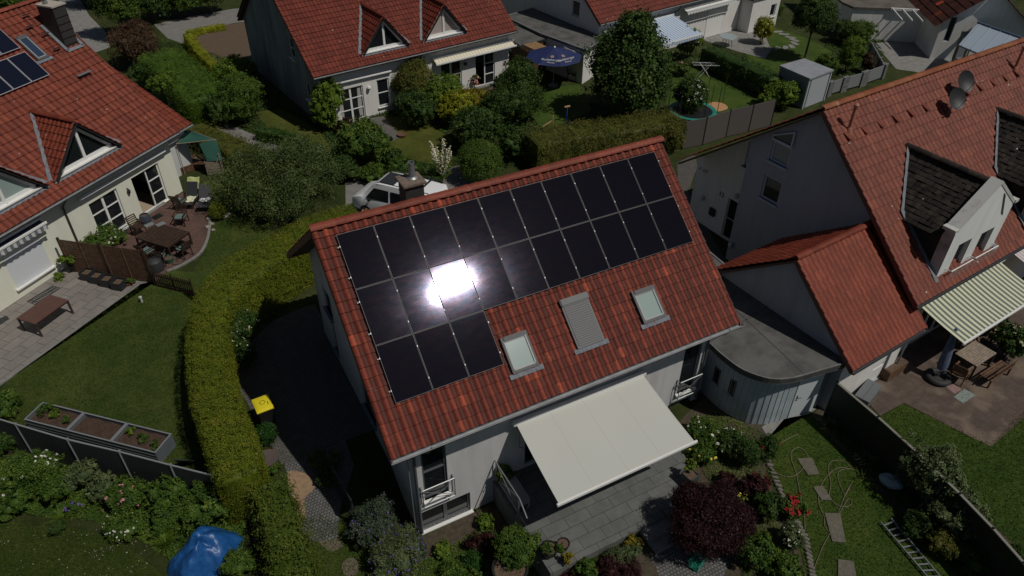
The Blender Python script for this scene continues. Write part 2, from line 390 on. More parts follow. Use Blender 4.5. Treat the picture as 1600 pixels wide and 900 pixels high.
def rand_lumps(rx, ry, rz, k, zc=None, r0=.5, seed=0):
    r = np.random.default_rng(seed+11); out = [(0, 0, rz*.9, rx*.72, ry*.72, rz*.8)]
    for i in range(k):
        a = r.uniform(0, 2*PI); e = r.uniform(-.25, 1.0); f = r.uniform(.45, .75); q = r.uniform(.3, .5)*r0/.5
        c = math.cos(e)
        out.append((rx*f*math.cos(a)*c, ry*f*math.sin(a)*c, rz*(.9+.75*f*math.sin(e)), rx*q, ry*q, rz*q))
    return out
def bush(name, label, cat, u, v, w, h, m, leaf=.07, dens=1.0, k=9, group=None, ry=1.0, zoff=0.0, flower=None, nf=0, fs=.06, base_z=None, rough=.09, seed=None, core=.7, aspect=.55, bloom='blossoms', rot=0.0):
    """shrub whose outline covers w x h (half sizes, pixels of the photo) round pixel u,v; it stands on the ground"""
    rz = .6
    for _ in range(6):
        p = at(u, v, rz*.95+(base_z or 0)+zoff); s = mpp(p); rz = max(.15, h*s*.98)
    rx = w*s
    g = (gh(p.x, p.y) if base_z is None else base_z)
    o = thing(name, label, cat, (p.x, p.y, g), rot, group)
    seed = int(u*7+v) if seed is None else seed
    L = rand_lumps(rx, rx*ry, rz, k, seed=seed)
    if zoff: L = [(a, b, c+zoff, d, e, f) for a, b, c, d, e, f in L]
    area = 4*PI*((rx*rx*ry+2*rx*rz)/3); n = int(min(60000, max(500, area*dens*2.3/(leaf*leaf*aspect))))
    crown('foliage', L, n, leaf, m, o, aspect=aspect, rough=rough, core=core)
    sb = MB(); r = np.random.default_rng(seed)
    for i in range(4):
        a = i*PI/2+r.uniform(-.5, .5); sb.tube([(0.03*math.cos(a), .03*math.sin(a), 0), (rx*.3*math.cos(a), rx*ry*.3*math.sin(a), rz*.8)], [.035, .015], 5)
    sb.build('stem', M_bark, o)
    if flower is not None:
        P, N, vv = lump_pts(L, nf*3, twig=3, spread=.03, rough=.06, bottom=-.1)
        P = P[:nf]; N = N[:nf]
        if len(P):
            V, F = leaf_quads(P+N*.05, N, fs, .95, .35); V2, F2 = leaf_quads(P+N*.06, N, fs*.8, .95, .6)
            quads_obj(bloom, np.concatenate([V, V2]), np.concatenate([F, F2+len(V)]), np.concatenate([vv[:len(P)]]*2), flower, o)
    return o
def hedge(name, label, P, wid, hgt, m, leaf=.05, dens=1.0, group=None, closed=False, lump=.06, base=None, cat='hedge'):
    """clipped hedge swept along the 2D line P with width(s) wid and height(s) hgt"""
    P = [Vector((p[0], p[1], 0)) for p in P]; n = len(P)
    wid = wid if isinstance(wid, (list, tuple)) else [wid]*n; hgt = hgt if isinstance(hgt, (list, tuple)) else [hgt]*n
    o0 = P[0].copy(); o = thing(name, label, cat, (o0.x, o0.y, 0), 0, group)
    # profile: rounded box
    prof = [(-.5, 0), (-.5, .5), (-.495, .86), (-.475, .955), (-.43, .99), (-.15, 1.0), (.15, 1.0), (.43, .99), (.475, .955), (.495, .86), (.5, .5), (.5, 0)]
    rings = []
    for i, p in enumerate(P):
        d = (P[min(i+1, n-1)]-P[max(i-1, 0)]).normalized(); s = Vector((-d.y, d.x, 0))
        rings.append(np.array([list(p-o0+s*(-a*wid[i]))[:2]+[b*hgt[i]] for a, b in prof]))
    R = np.array(rings)                       # n x 12 x 3
    quads = []
    for i in range(n-1):
        for k in range(len(prof)-1): quads.append((R[i, k], R[i, k+1], R[i+1, k+1], R[i+1, k]))
    for i in (0, n-1):                        # end caps
        c = np.array([R[i, 0], R[i, 3], R[i, 8], R[i, 11]]); q = (c[0], c[1], c[2], c[3]); quads.append(q if i == 0 else q[::-1])
    Q = np.array(quads); c1 = Q[:, 2]-Q[:, 0]; c2 = Q[:, 3]-Q[:, 1]; nn = np.cross(c1, c2); ar = np.linalg.norm(nn, axis=1)/2; nn /= (np.linalg.norm(nn, axis=1)[:, None]+1e-9)
    # make normals point outward from the hedge's middle line
    mid = np.array([np.mean(R.reshape(-1, 3), 0)])
    N_ = int(ar.sum()*dens*1.5/(leaf*leaf*.5)); N_ = min(N_, 300000)
    nt_ = N_//9; j = RNG.choice(len(Q), nt_, p=ar/ar.sum()); a, b = RNG.random((2, nt_, 1))
    C = (Q[j, 0]*(1-a)+Q[j, 1]*a)*(1-b)+(Q[j, 3]*(1-a)+Q[j, 2]*a)*b
    sgn = 1.0
    t = Q[0]; ctr = R[0:2].reshape(-1, 3).mean(0)
    if np.dot(nn[4], Q[4].mean(0)-ctr) < 0: sgn = -1.0
    C = C+nn[j]*sgn*(RNG.normal(0, lump, (nt_, 1))+ .5*lump*np.sin(C[:, :1]*3.1+C[:, 2:3]*2)*np.cos(C[:, 1:2]*2.7))
    i2 = RNG.integers(0, nt_, N_); PP = C[i2]+RNG.normal(0, leaf*.9, (N_, 3)); tv = RNG.uniform(.15, .85, nt_)
    v = np.clip(tv[i2]+RNG.normal(0, .15, N_), 0, 1)
    V, F = leaf_quads(PP, nn[j][i2]*sgn, leaf, .55, .42)
    # solid inner body
    cen = R.mean(1, keepdims=True); cen[:, :, 2] = .45*R[:, :, 2].max(1, keepdims=True); RI = cen+(R-cen)*.84
    kV = RI.reshape(-1, 3); kF = []
    m_ = len(prof)
    for i in range(n-1):
        for k in range(m_-1): kF.append((i*m_+k, i*m_+k+1, (i+1)*m_+k+1, (i+1)*m_+k))
    for i in (0, n-1):
        for k in range(5): kF.append((i*m_+k, i*m_+k+1, i*m_+m_-2-k, i*m_+m_-1-k))
    kF = np.array(kF)+len(V)
    quads_obj('foliage', np.concatenate([V, kV]), np.concatenate([F, kF]), np.concatenate([v, RNG.uniform(.0, .3, len(kF))]), m, o)
    sb = MB()
    for i in range(0, n, 2): sb.tube([tuple(P[i]-o0), tuple(P[i]-o0+Vector((.03, .02, hgt[i]*.8)))], [.04, .02], 6)
    sb.build('stem', M_bark, o); return o
def tree(name, label, x, y, h, trunk_h, L, m, n, leaf, group=None, tr=.12, cat='tree', bark=None, core=.72, rough=.12, lean=(0, 0), aspect=.55, z=0.0, spread=.09):
    o = thing(name, label, cat, (x, y, z), 0, group)
    crown('crown', L, n, leaf, m, o, core=core, rough=rough, aspect=aspect, spread=spread)
    t = MB(); t.tube([(0, 0, 0), (.03, .02, trunk_h*.5), (lean[0], lean[1], trunk_h), (lean[0]*1.2, lean[1]*1.2, h*.75)], [tr*1.25, tr, tr*.8, tr*.35], 9)
    for q in L[1:]:
        t.tube([(lean[0], lean[1], trunk_h*.9), ((q[0]+lean[0])*.5, (q[1]+lean[1])*.5, (q[2]+trunk_h)*.5), (q[0], q[1], q[2])], [tr*.5, tr*.32, tr*.12], 6)
    t.build('trunk', bark or M_bark, o); return o
def tuft(name, label, x, y, m, h=.5, n=90, r=.12, spread=.45, z=0.0, w=.02, group=None, cat='plant', flower=None, nf=0):
    """grass-like or strappy plant: arching blades"""
    o = thing(name, label, cat, (x, y, z), 0, group); V = []; F = []; vv = []
    for i in range(n):
        a = RNG.uniform(0, 2*PI); b = RNG.uniform(0, r); d = np.array([math.cos(a), math.sin(a), 0]); s = np.array([-d[1], d[0], 0])
        p = d*b; L_ = h*RNG.uniform(.7, 1.2); o_ = spread*RNG.uniform(.3, 1.2); k = len(V); ns = 4
        for t in range(ns+1):
            f = t/ns; q = p+d*(o_*f**1.7)+np.array([0, 0, L_*(f-.35*f**3)]); ww = w*(1-f*.85)*.5
            V += [q-s*ww, q+s*ww]
        for t in range(ns): F.append((k+2*t, k+2*t+1, k+2*t+3, k+2*t+2)); vv.append(RNG.uniform(.1, .9))
    quads_obj('foliage', np.array(V), np.array(F), np.array(vv), m, o)
    if flower is not None:
        P = np.stack([RNG.normal(0, spread*.5, nf), RNG.normal(0, spread*.5, nf), h*RNG.uniform(.8, 1.1, nf)], 1); N = np.tile([0, 0, 1.0], (nf, 1))
        A, B = leaf_quads(P, N, .09, .9, .4); quads_obj('blossoms', A, B, np.full(nf, .5), flower, o)
    return o

# ------------------------------------------------------------------ building helpers (local coordinates of the house)
def wallp(mb, o, ux, L, H, holes=(), depth=.14):
    """wall sheet from o along ux (2D dir), outward normal = (ux.y,-ux.x); holes = (x0,x1,z0,z1)"""
    ux = Vector((ux[0], ux[1], 0)).normalized(); n = Vector((ux.y, -ux.x, 0)); o = Vector(o)
    xs = sorted({0.0, L, *[h[0] for h in holes], *[h[1] for h in holes]}); zs = sorted({0.0, H, *[h[2] for h in holes], *[h[3] for h in holes]})
    P = lambda x, z, d=0.0: o+ux*x+Vector((0, 0, z))-n*d
    for a, b in zip(xs, xs[1:]):
        for c, d in zip(zs, zs[1:]):
            cx, cz = (a+b)/2, (c+d)/2
            if any(h[0] < cx < h[1] and h[2] < cz < h[3] for h in holes): continue
            mb.quad(P(a, c), P(b, c), P(b, d), P(a, d))
    for a, b, c, d in holes:
        mb.quad(P(a, c), P(a, d), P(a, d, depth), P(a, c, depth)); mb.quad(P(b, d), P(b, c), P(b, c, depth), P(b, d, depth))
        mb.quad(P(a, d), P(b, d), P(b, d, depth), P(a, d, depth)); mb.quad(P(b, c), P(a, c), P(a, c, depth), P(b, c, depth))
    return mb
def window(parent, o, ux, x0, x1, z0, z1, mf, cols=2, rows=1, depth=.1, fw=.07, sill=None, pane=None, name='window', mw=.07, blind=None, handle=False, fd=.06):
    ux = Vector((ux[0], ux[1], 0)).normalized(); n = Vector((ux.y, -ux.x, 0)); o = Vector(o)
    P = lambda x, z, d=0.0: o+ux*x+Vector((0, 0, z))-n*d
    m = MB(); D = depth
    def seg(a, b, w): m.bar(a, b, fd, w, up=tuple(n.cross((Vector(b)-Vector(a)).normalized()))) if False else m.bar(a, b, w, fd, up=tuple(n))
    e = fw/2
    seg(P(x0+e, z0, D), P(x0+e, z1, D), fw); seg(P(x1-e, z0, D), P(x1-e, z1, D), fw)
    seg(P(x0+fw, z0+e, D), P(x1-fw, z0+e, D), fw); seg(P(x0+fw, z1-e, D), P(x1-fw, z1-e, D), fw)
    for i in range(1, cols):
        x = x0+(x1-x0)*i/cols; w = .13 if cols > 1 else mw; seg(P(x, z0+fw, D), P(x, z1-fw, D), w)
    for j in range(1, rows):
        z = z0+(z1-z0)*j/rows
        for i in range(cols):
            a = x0+(x1-x0)*i/cols+(.07 if i else fw); b = x0+(x1-x0)*(i+1)/cols-(.07 if i < cols-1 else fw); seg(P(a, z, D-.004), P(b, z, D-.004), .045)
    w = m.build(name, mf, parent, bevel=0)
    g = MB(); g.quad(P(x0+.02, z0+.02, D+.012), P(x1-.02, z0+.02, D+.012), P(x1-.02, z1-.02, D+.012), P(x0+.02, z1-.02, D+.012)); g.build('pane', pane or M_glass, w)
    if blind:
        g = MB(); g.quad(P(x0+.03, z0+.03, D+.1), P(x1-.03, z0+.03, D+.1), P(x1-.03, z1-.03, D+.1), P(x0+.03, z1-.03, D+.1)); g.build('curtain', blind, w)
    if sill:
        s = MB(); a = P(x0-.06, z0-.025, -.02); b = P(x1+.06, z0-.025, -.02); s.bar(a, b, .2, .05); s.build('sill', sill, w)
    return w
def tiles(parent, name, O, U, V, L, S, tw, th, m, clip=None, amp=.04, lift=.04, flat=False, obj_name=None):
    """tiled roof face: O top corner, U along the ridge, V down the slope; real pantile relief"""
    O = np.array(O, float); U = np.array(U, float); V = np.array(V, float); U /= np.linalg.norm(U); V /= np.linalg.norm(V); N = np.cross(U, V); N = N if N[2] > 0 else -N
    nc = max(1, round(L/tw)); nr = max(1, round(S/th)); tw = L/nc; th = S/nr
    prof = [(0, 0), (.12, .55), (.26, 1.0), (.42, 1.0), (.56, .5), (.68, .02), (.86, -.12)] if not flat else [(0, 0), (.03, .5), (.5, .8), (.97, .5)]
    us = [(c+a)*tw for c in range(nc) for a, _ in prof]+[L]; hs = [b*amp for c in range(nc) for _, b in prof]+[0]
    us = np.array(us); hs = np.array(hs); nu = len(us); k = len(prof)
    VV = []; F = []; UVs = []
    jit = RNG.normal(0, .010 if flat else .004, (nr, nc+1))
    if flat: lift = .02
    ci = np.minimum(np.arange(nu)//k, nc)
    for r in range(nr):
        for e, (vv, lf) in enumerate(((r*th, 0.0), ((r+1)*th-.004, lift))):
            off = (ci % 2)*0 if not flat else 0
            P = O+np.outer(us, U)+V*vv+np.outer(hs+lf+jit[r][ci], N); VV.append(P)
    VV = np.concatenate(VV)
    for r in range(nr):
        a = (2*r)*nu; b = (2*r+1)*nu
        for i in range(nu-1):
            c = i//k; u0 = c+(i % k)/k; u1 = u0+1/k
            sh = .5*(r % 2) if flat else 0
            F.append((a+i, b+i, b+i+1, a+i+1)); UVs += [(u0+.001+sh, r+.02), (u0+.001+sh, r+.98), (u1-.001+sh, r+.98), (u1-.001+sh, r+.02)]
            if r < nr-1:
                c2 = (2*r+2)*nu; F.append((b+i, c2+i, c2+i+1, b+i+1)); UVs += [(u0+.001+sh, r+.98)]*2+[(u1-.001+sh, r+.98)]*2
    # front lip of the last row
    me = bpy.data.meshes.new(name); me.from_pydata([tuple(p) for p in VV], [], F); me.materials.append(m)
    l = me.uv_layers.new(name='UVMap'); l.data.foreach_set('uv', np.array(UVs, np.float32).ravel())
    if clip:
        bm = bmesh.new(); bm.from_mesh(me)
        for co, no in clip: bmesh.ops.bisect_plane(bm, geom=bm.verts[:]+bm.edges[:]+bm.faces[:], plane_co=co, plane_no=no, clear_outer=True)
        bm.to_mesh(me); bm.free()
    me.polygons.foreach_set('use_smooth', [True]*len(me.polygons)); me.update(); me.set_sharp_from_angle(angle=math.radians(50))
    o = bpy.data.objects.new(name, me); COL.objects.link(o)
    if parent is not None: o.parent = parent
    return o
def ridge(parent, a, b, m, r=.13, step=.38, name='ridge_tiles'):
    a = Vector(a); b = Vector(b); L = (b-a).length; d = (b-a)/L; n = max(1, round(L/step)); mb = MB(); s = d.cross(Vector((0, 0, 1))).normalized(); up = s.cross(d)
    for i in range(n):
        p = a+d*(L*i/n); q = a+d*(L*(i+1)/n+.03); rings = []
        for w, rr in ((p, r*1.0), (q, r*1.13)):
            j = random.uniform(-.006, .006)
            rings.append(mb.pts([w+s*(rr*1.15*math.cos(t))+up*(rr*.85*math.sin(t)+j) for t in [PI*k/6 for k in range(7)]]))
        u = i+.02
        for k in range(6): mb.face([rings[0][k], rings[0][k+1], rings[1][k+1], rings[1][k]], [(u, k/6*.9)]*4)
        mb.face(rings[1][::-1], [(u, .5)]*7)
    return mb.build(name, m, parent, smooth=True)
def gutter(parent, a, b, m, r=.075, name='gutter'):
    a = Vector(a); b = Vector(b); d = (b-a).normalized(); s = d.cross(Vector((0, 0, 1))).normalized(); mb = MB(); R = []
    for p in (a, b):
        ring = [p+s*(r*math.cos(t))+Vector((0, 0, r*math.sin(t))) for t in [PI+PI*k/8 for k in range(9)]]
        ring += [p+s*((r-.012)*math.cos(t))+Vector((0, 0, (r-.012)*math.sin(t))) for t in [2*PI-PI*k/8 for k in range(9)]]
        R.append(mb.pts(ring))
    n = 18
    for k in range(n): mb.face([R[0][k], R[0][(k+1) % n], R[1][(k+1) % n], R[1][k]])
    for q in (a, b): mb.poly([q+s*(r*math.cos(t))+Vector((0, 0, r*math.sin(t))) for t in [PI+PI*k/8 for k in range(9)]])
    mb.tube([a+s*r+Vector((0, 0, .004)), b+s*r+Vector((0, 0, .004))], .012, 6); mb.tube([a-s*r+Vector((0, 0, .004)), b-s*r+Vector((0, 0, .004))], .012, 6)
    return mb.build(name, m, parent, smooth=True)
def text_part(body, size, loc, rot, m, parent, name='lettering', ext=.004, shear=0.0):
    cu = bpy.data.curves.new(name, 'FONT'); cu.body = body; cu.size = size; cu.extrude = ext; cu.align_x = 'CENTER'; cu.align_y = 'CENTER'; cu.shear = shear
    t = bpy.data.objects.new(name+'_c', cu); COL.objects.link(t)
    bpy.context.view_layer.update(); dg = bpy.context.evaluated_depsgraph_get(); me = bpy.data.meshes.new_from_object(t.evaluated_get(dg)); bpy.data.objects.remove(t)
    me.materials.clear(); me.materials.append(m); me.name = name
    o = bpy.data.objects.new(name, me); COL.objects.link(o); o.location = loc; o.rotation_euler = rot
    if parent is not None: o.parent = parent
    return o
def awning(parent, P0, P1, Q0, Q1, mf, mw, name='awning', valance=None, arms=True, cas=.16):
    """P0,P1 ends at the wall, Q0,Q1 ends of the front bar"""
    P0, P1, Q0, Q1 = map(Vector, (P0, P1, Q0, Q1)); w = (P1-P0).length; d = (Q0-P0).length; f = MB()
    def F(u, v):
        p = (P0*(1-u)+P1*u)*(1-v)+(Q0*(1-u)+Q1*u)*v; return p-Vector((0, 0, .035*math.sin(PI*v)+.012*math.sin(u*w*2.6)*math.sin(PI*v)))
    f.grid(F, 40, 16, uvs=(w, d)); o = f.build(name, mf, parent, smooth=True)
    c = MB(); x = (P1-P0).normalized(); y = (Q0-P0); y.z = 0; y.normalize()
    c.bar(P0-x*.12+Vector((0, 0, .02)), P1+x*.12+Vector((0, 0, .02)), cas, cas); c.build('cassette', mw, o, bevel=.02)
    b = MB(); b.bar(Q0-x*.08, Q1+x*.08, .07, .11); b.build('front_bar', mw, o, bevel=.012)
    if arms:
        a = MB()
        for p, q, s in ((P0, Q0, 1), (P1, Q1, -1)):
            p = p+x*s*.5-Vector((0, 0, .12)); q = q+x*s*.5-Vector((0, 0, .07)); k = (p+q)/2+x*s*.9-Vector((0, 0, .03))
            a.bar(p, k, .05, .07); a.bar(k, q, .04, .06)
        a.build('folding_arm', mw, o)
    if valance:
        v = MB(); n = 60
        def G(u, t):
            p = Q0*(1-u)+Q1*u; sc = .05*abs(math.sin(u*w*PI/.3)); return p-Vector((0, 0, .04+t*(.16+sc)))+y*.045
        v.grid(G, n, 3, uvs=(w, .2)); v.build('valance', valance, o)
    return o

# ------------------------------------------------------------------ shared materials
M_bark = mat('bark', (.10, .07, .05), .9, (.05, .035, .025), 8, .5)
M_glass = mat('dark glass', (.012, .015, .018), .06, spec=.6)
M_glass2 = mat('pale glass', (.30, .38, .36), .12, spec=.6)
M_white = mat('white frame', (.78, .78, .76), .45)
M_wall = mat('white render', (.76, .75, .73), .9, (.68, .66, .63), 1.5, .25, 60)
M_cream = mat('cream render', (.78, .78, .66), .9, (.72, .72, .60), 1.2, .35, 50)
M_greywall = mat('grey white render', (.58, .58, .58), .9, (.47, .47, .47), .8, .3, 50, thr=(.4, .7))
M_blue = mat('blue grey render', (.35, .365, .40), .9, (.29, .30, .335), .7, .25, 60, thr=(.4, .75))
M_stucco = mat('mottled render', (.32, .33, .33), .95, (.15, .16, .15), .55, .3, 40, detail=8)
M_zinc = mat('zinc', (.26, .27, .28), .6, (.18, .19, .2), 3, metal=.3)
M_lead = mat('lead flashing', (.19, .205, .23), .7, (.13, .145, .17), 5, .3, 30)
M_steel = mat('brushed steel', (.33, .34, .35), .5, metal=.7)
M_dkmetal = mat('anthracite metal', (.03, .032, .035), .45)
M_black = mat('black plastic', (.012, .012, .013), .5)
M_brownwood = mat('brown timber', (.16, .085, .045), .75, (.08, .04, .02), 6, .4, 30)
M_dkwood = mat('dark timber', (.055, .03, .018), .6, (.03, .015, .01), 5, .3, 30)
M_greywood = mat('weathered timber', (.34, .27, .21), .85, (.2, .16, .13), 7, .4, 40)
M_palewood = mat('pale timber', (.5, .32, .16), .75, (.38, .22, .1), 6, .3, 30)
M_soil = mat('soil', (.075, .048, .032), .95, (.14, .095, .06), 9, .9, 25, detail=8)
M_earth = mat('garden bed earth', (.04, .03, .02), .95, (.085, .066, .04), 5, .9, 22, detail=8)
M_conc = mat('concrete', (.26, .25, .235), .9, (.17, .165, .155), 2.5, .3, 40, detail=8)
M_asph = mat('pale tarmac', (.165, .16, .15), .9, (.21, .2, .19), 2.0, .3, 60, detail=8)
M_felt = mat('roofing felt', (.115, .113, .106), .85, (.07, .068, .064), 1.1, .3, 60, detail=9, thr=(.42, .6))
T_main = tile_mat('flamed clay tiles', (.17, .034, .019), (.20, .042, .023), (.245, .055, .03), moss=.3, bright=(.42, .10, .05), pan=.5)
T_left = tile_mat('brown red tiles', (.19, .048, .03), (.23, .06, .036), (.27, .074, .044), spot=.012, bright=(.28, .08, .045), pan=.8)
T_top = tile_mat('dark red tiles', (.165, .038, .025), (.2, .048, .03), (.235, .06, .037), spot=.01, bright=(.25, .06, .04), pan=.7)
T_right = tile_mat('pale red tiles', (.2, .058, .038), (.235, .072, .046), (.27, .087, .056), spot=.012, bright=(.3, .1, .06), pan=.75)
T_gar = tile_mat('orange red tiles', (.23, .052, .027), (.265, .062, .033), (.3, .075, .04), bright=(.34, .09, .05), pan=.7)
T_ridge = tile_mat('lichened ridge tiles', (.22, .06, .04), (.26, .075, .05), (.3, .09, .06), moss=.8, bright=(.3, .09, .06))
T_ridge2 = tile_mat('mossy orange ridge tiles', (.25, .085, .04), (.29, .11, .045), (.33, .15, .075), moss=.7, bright=(.33, .15, .075))
T_slate = tile_mat('dark concrete tiles', (.016, .015, .014), (.026, .024, .022), (.05, .046, .04), spot=.006, rough=.8, bright=(.06, .055, .045))
T_brown = tile_mat('brown tiles', (.055, .022, .016), (.075, .028, .02), (.1, .04, .028))

# grass
def grass_mat(name, c1, c2, c3, s=1.0, daisies=0.0):
    c1, c2, c3 = [(c[0]*.78, c[1]*.86, c[2]*.7) for c in (c1, c2, c3)]; c1 = tuple(x*.8 for x in c1); c3 = tuple(x*1.25 for x in c3)
    m = bpy.data.materials.new(name); m.use_nodes = True; n = m.node_tree; L = n.links; b = n.nodes['Principled BSDF']
    b.inputs['Roughness'].default_value = .85; b.inputs['Specular IOR Level'].default_value = .15
    tc = n.nodes.new('ShaderNodeTexCoord')
    def nz(sc, d, r=.6):
        k = n.nodes.new('ShaderNodeTexNoise'); k.inputs['Scale'].default_value = sc; k.inputs['Detail'].default_value = d; k.inputs['Roughness'].default_value = r
        L.new(tc.outputs['Object'], k.inputs['Vector']); return k
    a = nz(.45*s, 5, .65); f = nz(16, 6, .8); g = nz(2.2*s, 6, .7)
    ad = n.nodes.new('ShaderNodeMath'); ad.operation = 'ADD'; L.new(a.outputs[0], ad.inputs[0])
    m2 = n.nodes.new('ShaderNodeMath'); m2.operation = 'MULTIPLY'; m2.inputs[1].default_value = .8; L.new(f.outputs[0], m2.inputs[0]); L.new(m2.outputs[0], ad.inputs[1])
    a2 = n.nodes.new('ShaderNodeMath'); a2.operation = 'MULTIPLY_ADD'; a2.inputs[1].default_value = .6; L.new(g.outputs[0], a2.inputs[0]); L.new(ad.outputs[0], a2.inputs[2])
    cr = n.nodes.new('ShaderNodeValToRGB'); e = cr.color_ramp.elements; e[0].position = .36; e[0].color = (*c1, 1); e[1].position = .76; e[1].color = (*c3, 1)
    q = e.new(.56); q.color = (*c2, 1)
    dv = n.nodes.new('ShaderNodeMath'); dv.operation = 'MULTIPLY'; dv.inputs[1].default_value = .5; L.new(a2.outputs[0], dv.inputs[0]); L.new(dv.outputs[0], cr.inputs[0])
    L.new(cr.outputs[0], b.inputs['Base Color'])
    bp = n.nodes.new('ShaderNodeBump'); bp.inputs['Strength'].default_value = .9; bp.inputs['Distance'].default_value = .05
    h = nz(45, 4, .8); L.new(h.outputs[0], bp.inputs['Height']); L.new(bp.outputs[0], b.inputs['Normal'])
    return m
G_lawn = grass_mat('lawn grass', (.032, .052, .012), (.056, .082, .018), (.11, .115, .035))
G_olive = grass_mat('dry lawn grass', (.055, .065, .014), (.088, .096, .02), (.14, .125, .035))
G_bl = grass_mat('daisy lawn grass', (.034, .05, .012), (.055, .075, .017), (.10, .1, .03))
G_bright = grass_mat('bright lawn grass', (.035, .062, .013), (.058, .095, .018), (.095, .12, .028))
G_rough = grass_mat('ground cover', (.024, .032, .010), (.04, .052, .015), (.08, .075, .032), 2)

# foliage colours
F_hedge = leaf_mat('hedge leaves', (.105, .13, .013), (.185, .205, .02), (.27, .23, .035))
F_hedge2 = leaf_mat('hedge leaves green', (.05, .08, .012), (.11, .14, .02), (.18, .17, .03))
F_olivehedge = leaf_mat('olive hedge leaves', (.08, .085, .02), (.15, .145, .03), (.24, .17, .06))
F_dark = leaf_mat('dark green leaves', (.03, .06, .014), (.07, .115, .028), (.12, .165, .04))
F_mid = leaf_mat('mid green leaves', (.05, .095, .018), (.11, .165, .028), (.17, .22, .04))
F_bright = leaf_mat('bright green leaves', (.08, .13, .018), (.17, .24, .032), (.24, .3, .055))
F_yellow = leaf_mat('yellow green leaves', (.18, .18, .012), (.34, .33, .025), (.44, .4, .05))
F_gold = leaf_mat('golden leaves', (.16, .125, .015), (.3, .22, .025), (.36, .27, .05))
F_grey = leaf_mat('grey green leaves', (.07, .095, .045), (.14, .17, .08), (.22, .24, .13))
F_olive = leaf_mat('olive tree leaves', (.045, .07, .024), (.105, .14, .045), (.18, .205, .09))
F_purple = leaf_mat('dark purple leaves', (.03, .010, .012), (.065, .017, .022), (.09, .03, .03))
F_maple = leaf_mat('maroon maple leaves', (.02, .006, .009), (.042, .011, .016), (.06, .017, .021), big=.4)
F_block = leaf_mat('clipped block leaves', (.06, .11, .015), (.12, .18, .025), (.17, .23, .04))
F_brownred = leaf_mat('bronze leaves', (.06, .04, .025), (.12, .06, .04), (.16, .09, .06))
F_lav = leaf_mat('lavender foliage', (.05, .07, .05), (.1, .125, .09), (.14, .13, .16))
F_ivy = leaf_mat('glossy green leaves', (.02, .06, .015), (.045, .11, .025), (.08, .15, .04), rough=.3)
P_white = mat('white petals', (.6, .59, .52), .8)
P_cream = mat('cream petals', (.55, .53, .33), .8)
P_pink = mat('pink petals', (.6, .25, .3), .7)
P_red = mat('red petals', (.27, .006, .006), .7)
P_yellow = mat('yellow petals', (.7, .6, .08), .7)
P_violet = mat('violet petals', (.14, .08, .32), .7)

# ------------------------------------------------------------------ ground
xs = sorted({*np.arange(-24, 64, 1.0), *np.arange(-1.6, 4.5, .2), -400., -200., -100., -50., 90., 150., 250., 450.})
ys = sorted({*np.arange(-24, 72, 1.0), *np.arange(-4.2, -1.3, .2), -300., -150., -60., 100., 160., 300., 500.})
g = MB(); nx = len(xs)
for y in ys:
    for x in xs: g.v.append((x, y, gh(x, y)))
for j in range(len(ys)-1):
    for i in range(nx-1): g.face([j*nx+i, j*nx+i+1, (j+1)*nx+i+1, (j+1)*nx+i])
struct('ground', g, G_rough, smooth=True)
def zone(name, P, m, off=.008, z=0.0, **k):
    return sheet(name, [tuple(p)[:2] for p in (pxs(P, z) if isinstance(P[0], tuple) and abs(P[0][0])+abs(P[0][1]) > 0 and k.pop('px', True) else P)], m, off, **k)
# lawns
zone('lawn', [(-80, 700), (0, 612), (8, 600), (205, 438), (300, 455), (330, 470), (330, 740), (325, 775), (210, 760), (20, 712), (-80, 720)], G_lawn)
zone('lawn', [(-200, 790), (0, 812), (60, 822), (120, 826), (175, 840), (215, 865), (260, 905), (330, 960), (300, 1050), (-250, 1100)], G_bl)
zone('lawn', [(235, 420), (300, 425), (322, 395), (318, 330), (310, 290), (330, 280), (430, 300), (420, 380), (340, 430), (300, 470)], G_lawn)
zone('lawn', [(470, 812), (500, 805), (552, 828), (590, 850), (640, 920), (640, 1000), (440, 1000)], G_lawn)
zone('lawn', [(1195, 690), (1225, 668), (1268, 650), (1300, 685), (1360, 745), (1500, 880), (1640, 1010), (1270, 1010), (1262, 900), (1235, 800), (1200, 740)], G_bright)
zone('lawn', [(1372, 655), (1410, 632), (1500, 672), (1548, 695), (1600, 640), (1760, 600), (1960, 960), (1640, 960), (1500, 810)], G_bright)
zone('lawn', [(600, 185), (640, 178), (705, 215), (705, 262), (640, 250), (590, 300), (550, 260)], G_olive)
zone('lawn', [(840, 138), (905, 132), (925, 172), (850, 205), (830, 180)], G_bright)
zone('lawn', [(1060, 95), (1110, 112), (1200, 152), (1160, 200), (1080, 215), (1040, 160)], G_bright)
zone('lawn', [(1150, 30), (1215, 45), (1262, 60), (1300, 80), (1290, 110), (1220, 120), (1170, 100)], G_bright)
zone('lawn', [(400, 175), (440, 170), (500, 205), (520, 240), (470, 228), (420, 205)], G_olive)
